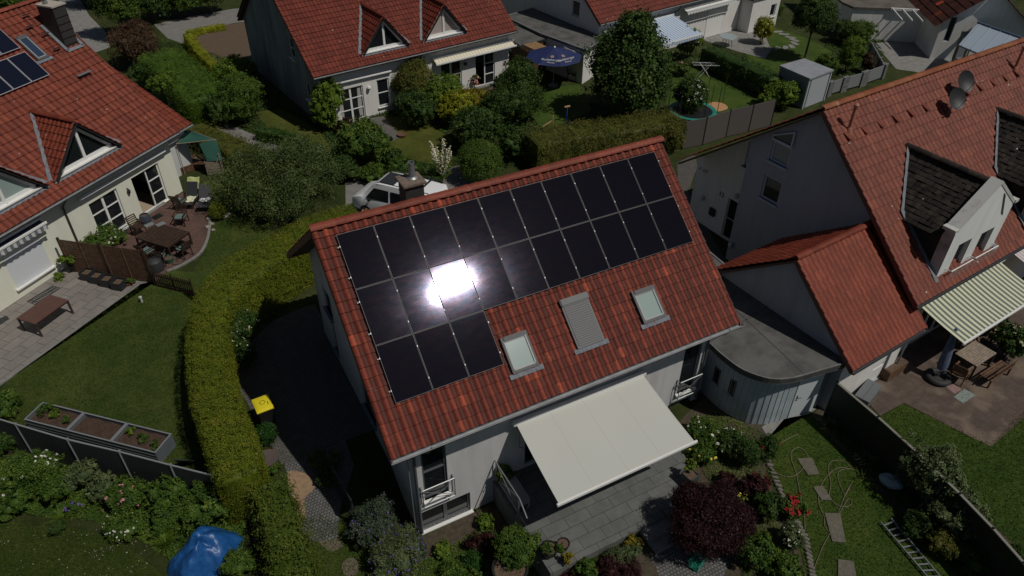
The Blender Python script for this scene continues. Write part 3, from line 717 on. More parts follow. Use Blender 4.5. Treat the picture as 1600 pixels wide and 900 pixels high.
# paved and gravel surfaces
M_cob = brick_mat('small paving', (.14, .128, .115), (.11, .105, .097), (.05, .046, .042), .2, .1, 0, .012, var=.5)
M_cobg = brick_mat('grey setts', (.2, .195, .19), (.15, .148, .145), (.07, .07, .065), .11, .11, 0, .018, off=.5)
zone('road', [(240, 38), (300, 26), (363, 14), (420, 10), (420, 30), (366, 36), (300, 52), (285, 68), (262, 60)], M_asph, .012)
zone('pavement', [(92, 0), (125, 0), (140, 25), (165, 50), (172, 74), (150, 82), (110, 60), (95, 20)], M_conc, .012)
zone('footpath', [(235, 132), (262, 148), (300, 170), (340, 186), (400, 212), (460, 238), (455, 246), (390, 226), (330, 204), (290, 186), (240, 160)], M_asph, .012)
zone('driveway', [(540, 285), (558, 278), (600, 300), (740, 250), (800, 330), (560, 420), (540, 330)], M_asph, .010)
sheet('paving', [(-3.9, 5.2), (-3.2, 6.3), (-1.6, 7.6), (-.4, 7.9), (.3, 7.9), (.3, -.2), (-3.2, -.2), (-3.6, 3.2)], M_cob, .014)
sheet('paving', [(-3.1, -.2), (-.9, -.2), (-1.0, -1.4), (-1.9, -2.8), (-2.4, -3.9), (-3.3, -3.6), (-3.2, -2.0)], M_cobg, .015)
sheet('sand_patch', [p[:2] for p in smooth_poly(pxs([(450, 738), (480, 742), (492, 762), (476, 780), (478, 806), (468, 812), (456, 780)]), 3)], mat('sand', (.33, .22, .13), .95, (.24, .16, .1), 6, .5, 40), .022)
sheet('garden_bed', [(-.9, -4.6), (2.8, -4.5), (2.8, -8.2), (6.1, -8.3), (6.1, -10), (7.2, -11.5), (2, -12.5), (-.6, -9)], M_earth, .010)
sheet('garden_bed', [p[:2] for p in pxs([(1060, 660), (1110, 610), (1200, 668), (1200, 700), (1195, 745), (1232, 800), (1262, 905), (1180, 960), (1040, 830), (1075, 720)])], M_earth, .010)
sheet('garden_bed', [p[:2] for p in pxs([(1268, 650), (1310, 610), (1372, 655), (1500, 770), (1640, 905), (1560, 930), (1470, 850), (1400, 795), (1350, 745)])], M_earth, .016)
sheet('garden_bed', [p[:2] for p in pxs([(300, 62), (345, 40), (385, 34), (400, 100), (375, 98), (340, 100), (310, 80)])], M_soil, .010)
sheet('sand_heap', [p[:2] for p in smooth_poly(pxs([(1102, 170), (1112, 160), (1130, 162), (1137, 170), (1118, 175)]), 3)], mat('orange sand', (.5, .27, .13), .95, (.4, .2, .1), 9, .6, 30), .02)
# terraces
M_slab = brick_mat('grey slabs', (.17, .175, .168), (.145, .15, .143), (.035, .035, .035), .84, .42, 0, .008, var=.5)
def offset_x(): pass
pt = MB(); PP_ = [(2.86, -4.35), (2.86, -8.2), (7.45, -8.2), (8.1, -7.75), (8.7, -7.35), (8.55, -7.0), (9.15, -6.85), (9.3, -6.2), (9.25, -5.4), (9.0, -4.35)]
pt.prism(PP_, -.95, .28); struct('terrace', pt, M_slab)
st = MB(); st.prism([(6.15, -8.2), (6.15, -8.62), (7.7, -8.62), (7.7, -8.2)], -.1, .18); st.prism([(6.15, -8.62), (6.15, -9.04), (7.8, -9.04), (7.8, -8.62)], -.1, .08)
struct('steps', st, M_conc)
sheet('paving', [(5.95, -9.04), (7.9, -9.04), (8.0, -10.3), (6.4, -11.2), (5.6, -10.6)], M_cobg, .014)
LA = math.radians(40)
M_slabL = brick_mat('pale slabs', (.29, .265, .24), (.25, .225, .205), (.10, .09, .08), .8, .5, math.radians(41.5), .012, var=.35)
sheet('terrace', [(-12.3, 8.26), (-6.38, 12.93), (-5.6, 12.9), (-9.0, 16.6), (-14.5, 12.0), (-15, 9)], M_slabL, .03)
eb = MB()
for a, b in ((( -12.3, 8.22, .03), (-6.36, 12.9, .03)),): eb.bar(a, b, .07, .07)
struct('kerb', eb, M_conc)
M_brk = brick_mat('red brown pavers', (.19, .10, .078), (.135, .075, .062), (.07, .05, .04), .2, .1, math.radians(20), .01, var=.5)
circ = smooth_poly(pxs([(200, 352), (291, 291), (318, 300), (328, 330), (326, 368), (316, 392), (300, 408), (268, 418), (245, 412), (238, 440), (180, 400)]), 5)
# gentle D-shaped terrace
D = [(-8.5, 16.3), (-3.2, 20.7), (-2.3, 19.9), (-2.3, 18.4), (-2.55, 16.9), (-2.95, 15.3), (-3.5, 14.2), (-4.4, 13.6), (-5.1, 13.4), (-5.7, 12.7)]
Ds = [D[0], D[1]]+[tuple(p)[:2] for p in smooth_poly(D[2:9], 4, False)]+[D[9]]
sheet('terrace', Ds, M_brk, .034)
eb = MB(); q = [(*p, .035) for p in Ds[2:-1]]
for a, b in zip(q, q[1:]): eb.bar(a, b, .12, .09)
struct('kerb', eb, M_conc)
M_terr = brick_mat('brown terrace slabs', (.13, .09, .068), (.105, .074, .058), (.07, .05, .042), .4, .4, math.radians(5), .006, off=0, var=.7, stain=(.2, .15, .11))
sheet('terrace', [p[:2] for p in pxs([(1335, 608), (1395, 560), (1460, 455), (1700, 330), (1900, 420), (1900, 560), (1640, 620), (1548, 698), (1500, 675), (1412, 630), (1375, 650)])], M_terr, .02)
sheet('terrace', [p[:2] for p in pxs([(1090, 60), (1150, 30), (1190, 45), (1205, 78), (1195, 92), (1150, 80)])], M_conc, .02)
sheet('terrace', [p[:2] for p in pxs([(1225, 655), (1262, 648), (1275, 640), (1250, 630), (1190, 668), (1200, 685)])], M_conc, .024)
sheet('terrace', [p[:2] for p in pxs([(577, 185), (600, 182), (627, 214), (612, 222), (590, 210)])], mat('dark slabs', (.09, .085, .08), .9, (.13, .12, .11), 3), .02)
sheet('terrace', [p[:2] for p in pxs([(745, 150), (775, 132), (800, 138), (820, 150), (800, 160), (760, 162)])], M_brk, .02)
sheet('yard', [p[:2] for p in pxs([(1365, 68), (1440, 60), (1500, 80), (1480, 120), (1400, 108), (1385, 90)])], M_conc, .014)
sheet('driveway', [p[:2] for p in pxs([(1058, 255), (1085, 240), (1090, 260), (1075, 300), (1140, 420), (1110, 420), (1060, 300)])], M_cob, .014)
stn = [[(1245, 718), (1268, 716), (1280, 742), (1262, 743)], [(1270, 762), (1285, 760), (1300, 783), (1283, 782)], [(1288, 803), (1312, 803), (1321, 849), (1300, 847)], [(1309, 875), (1333, 878), (1338, 905), (1309, 905)]]
for i, q in enumerate(stn):
    c = sheet('stepping_stone', [p[:2] for p in pxs(q)], mat('mossy stone', (.15, .135, .11), .95, (.09, .085, .06), 7, .5, 30, detail=8), .05, thick=.05, kind=None, label=['grey stepping stone inside the big hose loop', 'narrow grey stepping stone crossed by the hose near the red poppies', 'largest mottled stepping stone left of the ladder', 'mossy stepping stone at the foot of the photo beside the rock edging'][i], cat='stepping stone')
    c['group'] = 'stepping stones in the hose lawn'
for i, (u, v) in enumerate([(1202, 76), (1213, 76), (1227, 75), (1237, 73), (1241, 68), (1240, 63), (1235, 59), (1225, 54), (1215, 50)]):
    p = at(u, v); a = .35*i
    c = sheet('stepping_stone', [(p.x+.42*math.cos(a)*i2-.2*math.sin(a)*j2, p.y+.42*math.sin(a)*i2+.2*math.cos(a)*j2) for i2, j2 in ((-1, -1), (1, -1), (1, 1), (-1, 1))], M_conc, .04, thick=.03, kind=None, label='pale slab in the curved stepping path across the lawn behind the grey shed', cat='stepping stone')
    c['group'] = 'curved row of stepping slabs'
for k, (P, n_) in enumerate([([(480, 832), (500, 825), (530, 838), (537, 852), (520, 862), (505, 855), (495, 842)], 0), ([(535, 880), (552, 872), (562, 885), (555, 900), (538, 898)], 0)]):
    sheet('bare_soil', [p[:2] for p in smooth_poly(pxs(P), 3)], mat('bare earth', (.15, .12, .09), .95, (.11, .10, .06), 8, .6, 30), .014)

# ------------------------------------------------------------------ MAIN HOUSE
TILT = {(1, 2): (-.002, -.001), (1, 1): (-.0045, .004), (1, 0): (-.012, .004), (1, 3): (-.004, .002), (1, 4): (.008, .008), (0, 2): (-.003, .006), (2, 0): (0, -.006), (2, 1): (.002, -.008), (2, 2): (0, -.007), (0, 1): (.002, .004), (0, 3): (-.003, .008)}
tanM = .8148; phiM = math.atan(tanM)
NM = Vector((0, -math.sin(phiM), math.cos(phiM))); VM = Vector((0, -math.cos(phiM), -math.sin(phiM)))
RX0, RX1, RY, RZ = -.62, 12.08, .38, 8.545
EY = -5.08; EZ = RZ-(RY-EY)*tanM
main = thing('detached_house', 'white detached house in the centre with red tiled roof carrying black solar panels', 'house', (0, 0, 0))
SL = (RY-EY)/math.cos(phiM)
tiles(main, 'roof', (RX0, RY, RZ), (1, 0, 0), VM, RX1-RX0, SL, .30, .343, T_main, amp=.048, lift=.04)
BY, BZ = 6.45, 3.9; tb = (RZ-BZ)/(BY-RY); pb = math.atan(tb)
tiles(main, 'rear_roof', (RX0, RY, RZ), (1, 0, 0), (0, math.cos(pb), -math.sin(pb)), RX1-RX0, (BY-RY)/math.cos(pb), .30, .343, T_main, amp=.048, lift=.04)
ridge(main, (RX0-.02, RY, RZ+.03), (RX1+.02, RY, RZ+.03), T_ridge, .13, .36)
# roof underside (boards) and fascia
u = MB()
for (a, b) in (((RY, RZ), (EY+.04, EZ+.02)), ((RY, RZ), (BY-.05, BZ))):
    k = .10; d = .17
    P = [(x, y, z-o_) for x in (RX0+.04, RX1-.04) for (y, z) in (a, b) for o_ in (k, d+.03)]
    i = u.pts(P); u.face([i[0], i[2], i[6], i[4]]); u.face([i[1], i[5], i[7], i[3]]); u.face([i[0], i[1], i[3], i[2]]); u.face([i[4], i[6], i[7], i[5]]); u.face([i[2], i[3], i[7], i[6]])
u.build('soffit', mat('soffit boards', (.10, .05, .035), .7, (.07, .035, .025), 4), main)
for x in (RX0+.02, RX1-.02):
    vb = MB()
    for (a, b) in (((RY, RZ), (EY, EZ)), ((RY, RZ), (BY, BZ))): vb.bar((x, a[0], a[1]-.13), (x, b[0], b[1]-.13), .04, .2, up=(0, 0, 1))
    vb.build('verge_board', mat('verge board', (.14, .05, .04), .7), main)
M_cugut = mat('brown coated metal', (.30, .20, .18), .4, (.24, .16, .15), 3, metal=.3)
gutter(main, (RX0-.03, EY-.05, EZ-.05), (RX1+.05, EY-.05, EZ-.05), M_zinc, .085)
fb = MB(); fb.bar((RX0+.02, EY+.06, EZ-.16), (RX1, EY+.06, EZ-.16), .03, .22); fb.bar((RX0, EY-.02, EZ-.16), (RX1, EY-.02, EZ-.16), .10, .03); fb.build('fascia', M_cugut, main)
# walls
WX0, WX1, WY, WYB = .15, 11.55, -4.4, 5.9
wl = MB()
holesF = [(.30, 1.12, 1.60, 4.10), (.10, 1.86, .10, 1.06), (10.05, 10.75, 1.72, 3.98)]
wallp(wl, (WX0, WY, -.85), (1, 0), 3.0, 6.0, holesF[:2])
wallp(wl, (WX0+3.0, WY, -.85), (1, 0), WX1-WX0-3.0, 6.0, [(.9, 2.3, 1.25, 3.45), (2.7, 4.9, 1.25, 3.45), (7.3, 8.1, 1.62, 3.96), (7.0, 8.1, .1, 1.15)])
hl = [(1.2, 2.15, 2.95, 4.3), (1.75, 2.2, 1.2, 2.6), (5.35, 6.6, 1.4, 3.1)]
wallp(wl, (WX0, WYB, -.85), (0, -1), WYB-WY, 9.6, [(WYB-4.5, WYB-3.5, 3.25, 4.35), (WYB-4.15, WYB-3.65, 1.4, 2.95), (WYB-.6, WYB+.75, 1.5, 3.0)])
wallp(wl, (WX1, WY, -.85), (0, 1), WYB-WY, 9.6)
wallp(wl, (WX1, WYB, -.85), (-1, 0), WX1-WX0, 5.3)
clipM = [((0, RY, RZ-.14), (0, -tanM, 1)), ((0, RY, RZ-.14), (0, tb, 1))]
wl.build('wall', M_greywall, main, clip=clipM)
W_dk = mat('dark grey window frame', (.09, .10, .11), .4)
window(main, (WX0, WY, -.85), (1, 0), .30, 1.12, 1.60, 4.10, W_dk, 1, 2, sill=M_white)
window(main, (WX0, WY, -.85), (1, 0), .10, 1.86, .10, 1.06, W_dk, 2, 1, sill=M_white)
oR = (WX0+3.0, WY, -.85)
window(main, oR, (1, 0), 7.3, 8.1, 1.62, 3.96, W_dk, 1, 1, sill=M_white)
window(main, oR, (1, 0), 7.0, 8.1, .1, 1.15, W_dk, 1, 1, sill=M_white)
window(main, oR, (1, 0), .9, 2.3, 1.25, 3.45, W_dk, 2, 1)
window(main, oR, (1, 0), 2.7, 4.9, 1.25, 3.45, W_dk, 3, 1)
oL = (WX0, WYB, -.85)
window(main, oL, (0, -1), WYB-4.5, WYB-3.5, 3.25, 4.35, W_dk, 2, 1, sill=M_lead)
window(main, oL, (0, -1), WYB-4.15, WYB-3.65, 1.4, 2.95, W_dk, 1, 1, sill=M_lead)
window(main, oL, (0, -1), WYB-.6, WYB+.75, 1.5, 3.0, W_dk, 2, 1, sill=M_lead)
# french balcony rails
def rail(parent, o, ux, w, h, d=.18, name='balcony_rail'):
    ux = Vector((*ux, 0)).normalized(); n = Vector((ux.y, -ux.x, 0)); o = Vector(o); m = MB()
    P = lambda x, z, e: tuple(o+ux*x+Vector((0, 0, z))+n*e)
    for e in (d,):
        m.tube([P(0, 0, e), P(0, h, e)], .018, 6); m.tube([P(w, 0, e), P(w, h, e)], .018, 6); m.tube([P(0, h, e), P(w, h, e)], .022, 6); m.tube([P(0, 0, e), P(w, 0, e)], .018, 6)
        m.tube([P(0.02, .06, e), P(w-.02, h-.05, e)], .01, 6); m.tube([P(.02, h-.05, e), P(w-.02, .06, e)], .01, 6); m.tube([P(w/2, h/2, e-.02), P(w/2, h/2, e+.02)], .035, 8)
    for x in (0, w):
        m.tube([P(x, 0, 0), P(x, h, 0)], .018, 6)
        for z in (.04, h-.03): m.tube([P(x, z, 0), P(x, z, d)], .014, 6)
    return m.build(name, M_steel, parent, smooth=True)
rail(main, (WX0+.18, WY-.02, .68), (1, 0), 1.08, .85); rail(main, (WX0+3.0+7.2, WY-.02, .72), (1, 0), 1.0, .85)
m = MB(); P_ = [(2.93, -4.42), (2.93, -6.35)]
for y in (-4.5, -6.05): m.tube([(2.93, y, .35), (2.93, y, 1.32)], .022, 8)
m.tube([(2.93, -4.42, 1.32), (2.93, -6.1, 1.32), (2.93, -6.6, .95)], .024, 8); m.tube([(2.93, -4.42, .55), (2.93, -6.1, .55), (2.93, -6.6, .5)], .018, 8)
m.tube([(2.93, -4.5, .55), (2.93, -6.05, 1.3)], .01, 6); m.tube([(2.93, -4.5, 1.3), (2.93, -6.05, .55)], .01, 6)
rr = m.build('terrace_rail', M_steel, None, smooth=True); tag(rr, 'steel tube railing with cross brace at the left end of the raised patio', 'railing')
# downpipes
dp = MB(); dp.tube([(.6, EY-.05, EZ-.12), (.45, EY+.02, EZ-.3), (.22, WY-.07, EZ-.62), (.22, WY-.07, -.75)], .045, 10); dp.build('downpipe', W_dk, main, smooth=True)
dp = MB(); dp.tube([(.05, WY+.04, 3.2), (.05, WY+.04, -.5)], .02, 8); dp.build('conduit', M_zinc, main, smooth=True)
dp = MB(); dp.tube([(11.6, EY-.05, EZ-.12), (11.5, EY+.1, EZ-.35), (11.42, WY-.07, EZ-.7), (11.42, WY-.07, .2)], .045, 10); dp.build('downpipe', W_dk, main, smooth=True)
# skylights / shutter
def RP(x, y, h=0.0):                       # point on the main roof face at height h above it
    return Vector((x, y, RZ-(RY-y)*tanM))+NM*h
def roofbox(parent, name, x0, x1, y0, y1, h0, h1, m, RPf=RP, bevel=.0):
    b = MB(); i = b.pts([RPf(x, y, h) for h in (h0, h1) for x, y in ((x0, y0), (x1, y0), (x1, y1), (x0, y1))])
    for q in ((0, 3, 2, 1), (4, 5, 6, 7), (0, 1, 5, 4), (1, 2, 6, 5), (2, 3, 7, 6), (3, 0, 4, 7)): b.face([i[k] for k in q])
    return b.build(name, m, parent, bevel=bevel)
def skylight(parent, x0, x1, ylo, yhi, RPf=RP, glass=None, apron=True, h=.135):
    t = .09; b = MB()
    def bx(a0, a1, b0, b1, h0, h1):
        i = b.pts([RPf(x, y, q) for q in (h0, h1) for x, y in ((a0, b0), (a1, b0), (a1, b1), (a0, b1))])
        for q in ((0, 3, 2, 1), (4, 5, 6, 7), (0, 1, 5, 4), (1, 2, 6, 5), (2, 3, 7, 6), (3, 0, 4, 7)): b.face([i[k] for k in q])
    bx(x0, x0+t, ylo, yhi, .0, h); bx(x1-t, x1, ylo, yhi, 0, h); bx(x0+t, x1-t, ylo, ylo+t, 0, h-.003); bx(x0+t, x1-t, yhi-t*1.3, yhi, 0, h+.03)
    sk = b.build('skylight', mat('grey skylight frame', (.075, .078, .082), .6), parent, bevel=.006)
    q = MB(); q.quad(RPf(x0+t-.01, ylo+t-.01, h-.03), RPf(x1-t+.01, ylo+t-.01, h-.03), RPf(x1-t+.01, yhi-t, h-.03), RPf(x0+t-.01, yhi-t, h-.03)); q.build('pane', glass or M_glass2, sk)
    b = MB(); a = .05
    for (p0, p1) in (((x0+t, ylo+t), (x1-t, ylo+t)), ((x0+t, yhi-t*1.3), (x1-t, yhi-t*1.3)), ((x0+t, ylo+t), (x0+t, yhi-t)), ((x1-t, ylo+t), (x1-t, yhi-t))): b.bar(RPf(*p0, h-.01), RPf(*p1, h-.01), .045, .03, up=tuple(NM))
    b.build('sash', mat('skylight sash', (.3, .3, .3), .5), sk)
    if apron:
        b = MB()
        def F(u_, v_): return RPf(x0-.13+(x1-x0+.26)*u_, ylo+.01-.12*v_, .085+.014*math.sin(u_*(x1-x0+.26)*2*PI/.15)*(v_))
        b.grid(F, 60, 3); b.build('lead_apron', M_lead, sk, smooth=True)
    return sk
skylight(main, 3.62, 4.52, -4.28, -3.38); skylight(main, 8.47, 9.37, -4.24, -3.36)
sh = roofbox(main, 'roller_shutter', 5.92, 6.92, -4.25, -3.1, .0, .14, mat('shutter rail', (.10, .105, .11), .55), bevel=.008)
b = MB()
def Fs(u_, v_): return RP(5.98+.88*u_, -4.2+1.06*v_, .15+.012*abs(math.sin(v_*PI*19)))
b.grid(Fs, 2, 152); b.build('slats', mat('shutter slats', (.15, .15, .155), .6), sh)
roofbox(sh, 'housing', 5.9, 6.94, -3.16, -2.98, .0, .22, MATS['shutter rail'], bevel=.03)
b = MB(); b.grid(lambda u_, v_: RP(5.79+1.26*u_, -4.24-.12*v_, .085+.014*math.sin(u_*1.26*2*PI/.15)*v_), 60, 3); b.build('lead_apron', M_lead, sh, smooth=True)
# chimney
ch = MB(); ch.box((2.88, 1.22, 8.1), (.62, .62, 1.45)); chim = ch.build('chimney', mat('dark slate cladding', (.045, .042, .04), .7, (.03, .028, .026), 9, .4, 30), main)
cc = MB(); cc.box((2.88, 1.22, 8.87), (.78, .78, .09)); cc.build('cap', mat('weathered cap', (.2, .15, .12), .9, (.12, .09, .07), 6, .4, 30), chim, bevel=.015)
cc = MB(); cc.lathe((2.96, 1.28, 8.9), [(.19, 0), (.17, .03), (.11, .07), (.1, .5), (.105, .5), (.105, .56), (.085, .56), (.08, .3)], 18, cap=False); cc.build('flue', M_steel, chim, smooth=True)
# solar panels: 10 + 10 + 3
PWD, PHT = 1.154, 1.7482
OP = Vector((0, 0, 8.4))
M_pf = mat('panel frame', (.05, .05, .053), .5, metal=.3)
def pvmat():
    m = bpy.data.materials.new('solar glass'); m.use_nodes = True; n = m.node_tree; L = n.links; b = n.nodes['Principled BSDF']
    b.inputs['Base Color'].default_value = (.004, .004, .006, 1); b.inputs['Specular IOR Level'].default_value = .3
    b.inputs['Coat Weight'].default_value = 0
    tc = n.nodes.new('ShaderNodeTexCoord'); oi = n.nodes.new('ShaderNodeObjectInfo')
    nz = n.nodes.new('ShaderNodeTexNoise'); nz.inputs['Scale'].default_value = 2.6; nz.inputs['Detail'].default_value = 9; nz.inputs['Roughness'].default_value = .72
    mp = n.nodes.new('ShaderNodeMapping'); mp.inputs['Scale'].default_value = (1, 2.2, 2.2); L.new(tc.outputs['Object'], mp.inputs[0]); L.new(mp.outputs[0], nz.inputs['Vector'])
    mr = n.nodes.new('ShaderNodeMapRange'); mr.inputs[1].default_value = .35; mr.inputs[2].default_value = .7; mr.inputs[3].default_value = .050; mr.inputs[4].default_value = .060
    L.new(nz.outputs[0], mr.inputs[0]); L.new(mr.outputs[0], b.inputs['Roughness'])
    n2 = n.nodes.new('ShaderNodeTexNoise'); n2.inputs['Scale'].default_value = 3.0; n2.inputs['Detail'].default_value = 6; L.new(mp.outputs[0], n2.inputs['Vector'])
    cr = n.nodes.new('ShaderNodeValToRGB'); e = cr.color_ramp.elements; e[0].position = .35; e[0].color = (.6, .68, 1, 1); e[1].position = .6; e[1].color = (.9, .72, 1, 1)
    L.new(n2.outputs[0], cr.inputs[0]); L.new(cr.outputs[0], b.inputs['Specular Tint'])
    # fine finger lines of the cells
    wv = n.nodes.new('ShaderNodeTexWave'); wv.inputs['Scale'].default_value = 11; wv.inputs['Distortion'].default_value = 0; wv.bands_direction = 'X'; L.new(tc.outputs['Object'], wv.inputs['Vector'])
    m5 = n.nodes.new('ShaderNodeMapRange'); m5.inputs[3].default_value = .0; m5.inputs[4].default_value = 1; L.new(wv.outputs[0], m5.inputs[0])
    bp = n.nodes.new('ShaderNodeBump'); bp.inputs['Strength'].default_value = .03; bp.inputs['Distance'].default_value = .003
    ad = n.nodes.new('ShaderNodeMath'); ad.operation = 'MULTIPLY_ADD'; ad.inputs[1].default_value = .14; L.new(nz.outputs[0], ad.inputs[0]); L.new(m5.outputs[0], ad.inputs[2])
    L.new(ad.outputs[0], bp.inputs['Height']); L.new(bp.outputs[0], b.inputs['Normal'])
    return m
M_pv = pvmat()
pr_ = np.random.default_rng(5)
UXv = Vector((1, 0, 0))
protoP = None
for j, cnt in ((0, 10), (1, 10), (2, 3)):
    for i in range(cnt):
        x0, x1 = i*PWD+.008, (i+1)*PWD-.008; s0, s1 = j*PHT+.008, (j+1)*PHT-.008
        ta, tb_ = pr_.normal(0, .0035, 2)
        ta, tb_ = TILT.get((j, i), (ta, tb_))
        c = OP+UXv*((x0+x1)/2)+VM*((s0+s1)/2); hw, hh = (x1-x0)/2, (s1-s0)/2
        def PP(a, b_, h): return c+UXv*a+VM*b_+NM*(h+a*ta+b_*tb_)
        f = MB(); t = .012
        k = f.pts([PP(a, b_, h) for h in (-.035, .0) for a, b_ in ((-hw, -hh), (hw, -hh), (hw, hh), (-hw, hh))])
        for q in ((0, 1, 5, 4), (1, 2, 6, 5), (2, 3, 7, 6), (3, 0, 4, 7), (0, 3, 2, 1)): f.face([k[z] for z in q])
        k2 = f.pts([PP(a, b_, 0) for a, b_ in ((-hw+t, -hh+t), (hw-t, -hh+t), (hw-t, hh-t), (-hw+t, hh-t))])
        for z in range(4): f.face([k[4+z], k[4+(z+1) % 4], k2[(z+1) % 4], k2[z]])
        po = f.build('solar_panel', M_pf, main)
        gl = MB(); gl.poly([PP(a, b_, -.002) for a, b_ in ((-hw+t, hh-t), (hw-t, hh-t), (hw-t, -hh+t), (-hw+t, -hh+t))]); gl.build('glass', M_pv, po)
rl = MB(); cl = MB()
for j, cnt in ((0, 10), (1, 10), (2, 3)):
    for s in (.22, .78):
        a = OP+VM*((j+s)*PHT)-NM*.055; rl.bar(a-UXv*.06, a+UXv*(cnt*PWD+.04), .04, .035, up=tuple(NM))
        for i in range(cnt+1): cl.box(a+UXv*(i*PWD)+NM*.06, (.022, .05, .02), tilt=Matrix.Rotation(phiM, 3, 'X'))
rl.build('mounting_rail', mat('aluminium rail', (.2, .2, .21), .5, metal=.5), main); cl.build('panel_clamp', M_steel, main)
# awning
awn_f = stripe_mat('cream awning cloth', (.52, .525, .485), (.455, .455, .415), 1.22, .984)
ap = awning(main, (3.62, -4.55, 2.87), (8.52, -4.55, 2.80), (3.50, -7.45, 2.32), (8.52, -7.45, 2.32), awn_f, M_white)
cr_ = MB(); cr_.tube([(3.75, -4.6, 2.7), (3.72, -4.62, 1.75)], .012, 6); cr_.tube([(3.72, -4.62, 1.75), (3.85, -4.66, 1.7), (3.86, -4.68, 1.6)], .012, 6); cr_.build('crank_handle', W_dk, ap)

# ------------------------------------------------------------------ annexe with curved flat roof
AX = [(11.98, -.3), (11.93, -3.9), (11.92, -4.9), (12.05, -5.6), (12.45, -6.35), (12.95, -6.72), (13.5, -6.86), (14.3, -6.95), (15.05, -7.05), (15.35, -6.1), (15.2, -3.4), (15.5, -.4)]
roofP = [(11.75, .9)]+[(p.x, p.y) for p in smooth_poly([(11.72, .9), (11.72, -3.9), (11.72, -5.0), (11.86, -5.9), (12.35, -6.62), (13.0, -6.95), (13.7, -7.08), (14.6, -7.2), (15.3, -7.3)], 4, False)][1:]+[(15.55, -6.5), (15.4, -3.4), (15.6, .9)]
shed = thing('garden_shed', 'blue grey board shed with rounded front and flat felt roof beside the white house', 'shed')
r_ = MB(); r_.prism(roofP, 2.42, 2.62); r_.build('roof', M_felt, shed)
r_ = MB(); ctr = np.mean(np.array(roofP), 0)
inner = [tuple(ctr+(np.array(p)-ctr)*.965) for p in roofP]
n = len(roofP)
for i in range(n): 
    a, b, c, d = roofP[i], roofP[(i+1) % n], inner[(i+1) % n], inner[i]
    r_.quad((*a, 2.655), (*b, 2.655), (*c, 2.655), (*d, 2.655)); r_.quad((*a, 2.40), (*b, 2.40), (*b, 2.655), (*a, 2.655)); r_.quad((*c, 2.60), (*d, 2.60), (*d, 2.655), (*c, 2.655))
r_.build('roof_edge', mat('roof edge trim', (.2, .2, .19), .8, (.12, .12, .12), 4), shed)
rd = MB()
for x0, y0, x1, y1 in ((11.75, -4.2, 15.4, -3.6), (13.6, -7.0, 14.2, .9), (11.75, -1.6, 15.5, -1.3)): rd.bar((x0, y0, 2.623), (x1, y1, 2.623), .05, .008)
rd.build('felt_seam', mat('felt seam', (.06, .06, .06), .9), shed)
M_board = mat('blue grey boards', (.42, .47, .5), .75, (.35, .4, .43), 1.5, .2, 30)
wp = [(p.x, p.y) for p in smooth_poly([(11.95, -2.0), (11.95, -4.4), (12.0, -5.3), (12.3, -6.1), (12.85, -6.55), (13.5, -6.72)], 6, False)]
pts_ = []
L_ = 0; acc = [0]
for a, b in zip(wp, wp[1:]): L_ += math.dist(a, b); acc.append(L_)
nb_ = 26; wm = MB()
def along(s):
    for k in range(len(wp)-1):
        if acc[k+1] >= s: t = (s-acc[k])/(acc[k+1]-acc[k]); return Vector((wp[k][0]*(1-t)+wp[k+1][0]*t, wp[k][1]*(1-t)+wp[k+1][1]*t, 0))
    return Vector((*wp[-1], 0))
for i in range(nb_):
    a = along(L_*i/nb_+.006); b = along(L_*(i+1)/nb_-.006); d = (b-a).normalized(); nn = Vector((-d.y, d.x, 0))
    wm.bar(a+Vector((0, 0, 1.2))+nn*.0, b+Vector((0, 0, 1.2)), .03, 2.42)
    wm.bar(b+Vector((0, 0, 1.2))-nn*.02, b+d*.012+Vector((0, 0, 1.2))-nn*.02, .02, 2.42)
a = Vector((13.5, -6.72, 0)); b = Vector((13.83, -6.75, 0))
for i in range(3):
    p = a+(b-a)*(i/3+.02); q = a+(b-a)*((i+1)/3-.02); wm.bar(p+Vector((0, 0, 1.2)), q+Vector((0, 0, 1.2)), .03, 2.42)
wm.build('board_wall', M_board, shed)
wm = MB(); wallp(wm, (15.2, -6.86, 0), (.05, 1), 6, 2.41); wm.build('wall', M_board, shed)
dm = MB(); dm.bar((13.86, -6.76, 1.2), (15.0, -6.87, 1.2), .05, 2.36); dr = dm.build('door', mat('pale blue door', (.55, .6, .62), .6), shed, bevel=.01)
hm = MB(); hm.tube([(13.98, -6.79, 1.1), (13.98, -6.87, 1.1), (14.1, -6.89, 1.1)], .014, 8); hm.box((13.98, -6.8, 1.1), (.05, .02, .16)); hm.build('handle', M_dkmetal, dr)
for y, x in ((-4.75, 11.98), (-5.45, 12.07)):
    w = MB(); d = Vector((x-11.95, .0, 0)); 
    w.box((x-.035, y, 1.35), (.05, .3, .75), rz=.12 if y < -5 else .03); w_ = w.build('window', W_dk, shed)
    g_ = MB(); g_.box((x-.05, y, 1.35), (.03, .2, .62), rz=.12 if y < -5 else .03); g_.build('pane', M_glass, w_)
    s_ = MB(); s_.box((x-.07, y, .95), (.14, .42, .04)); s_.build('sill', M_board, w_)

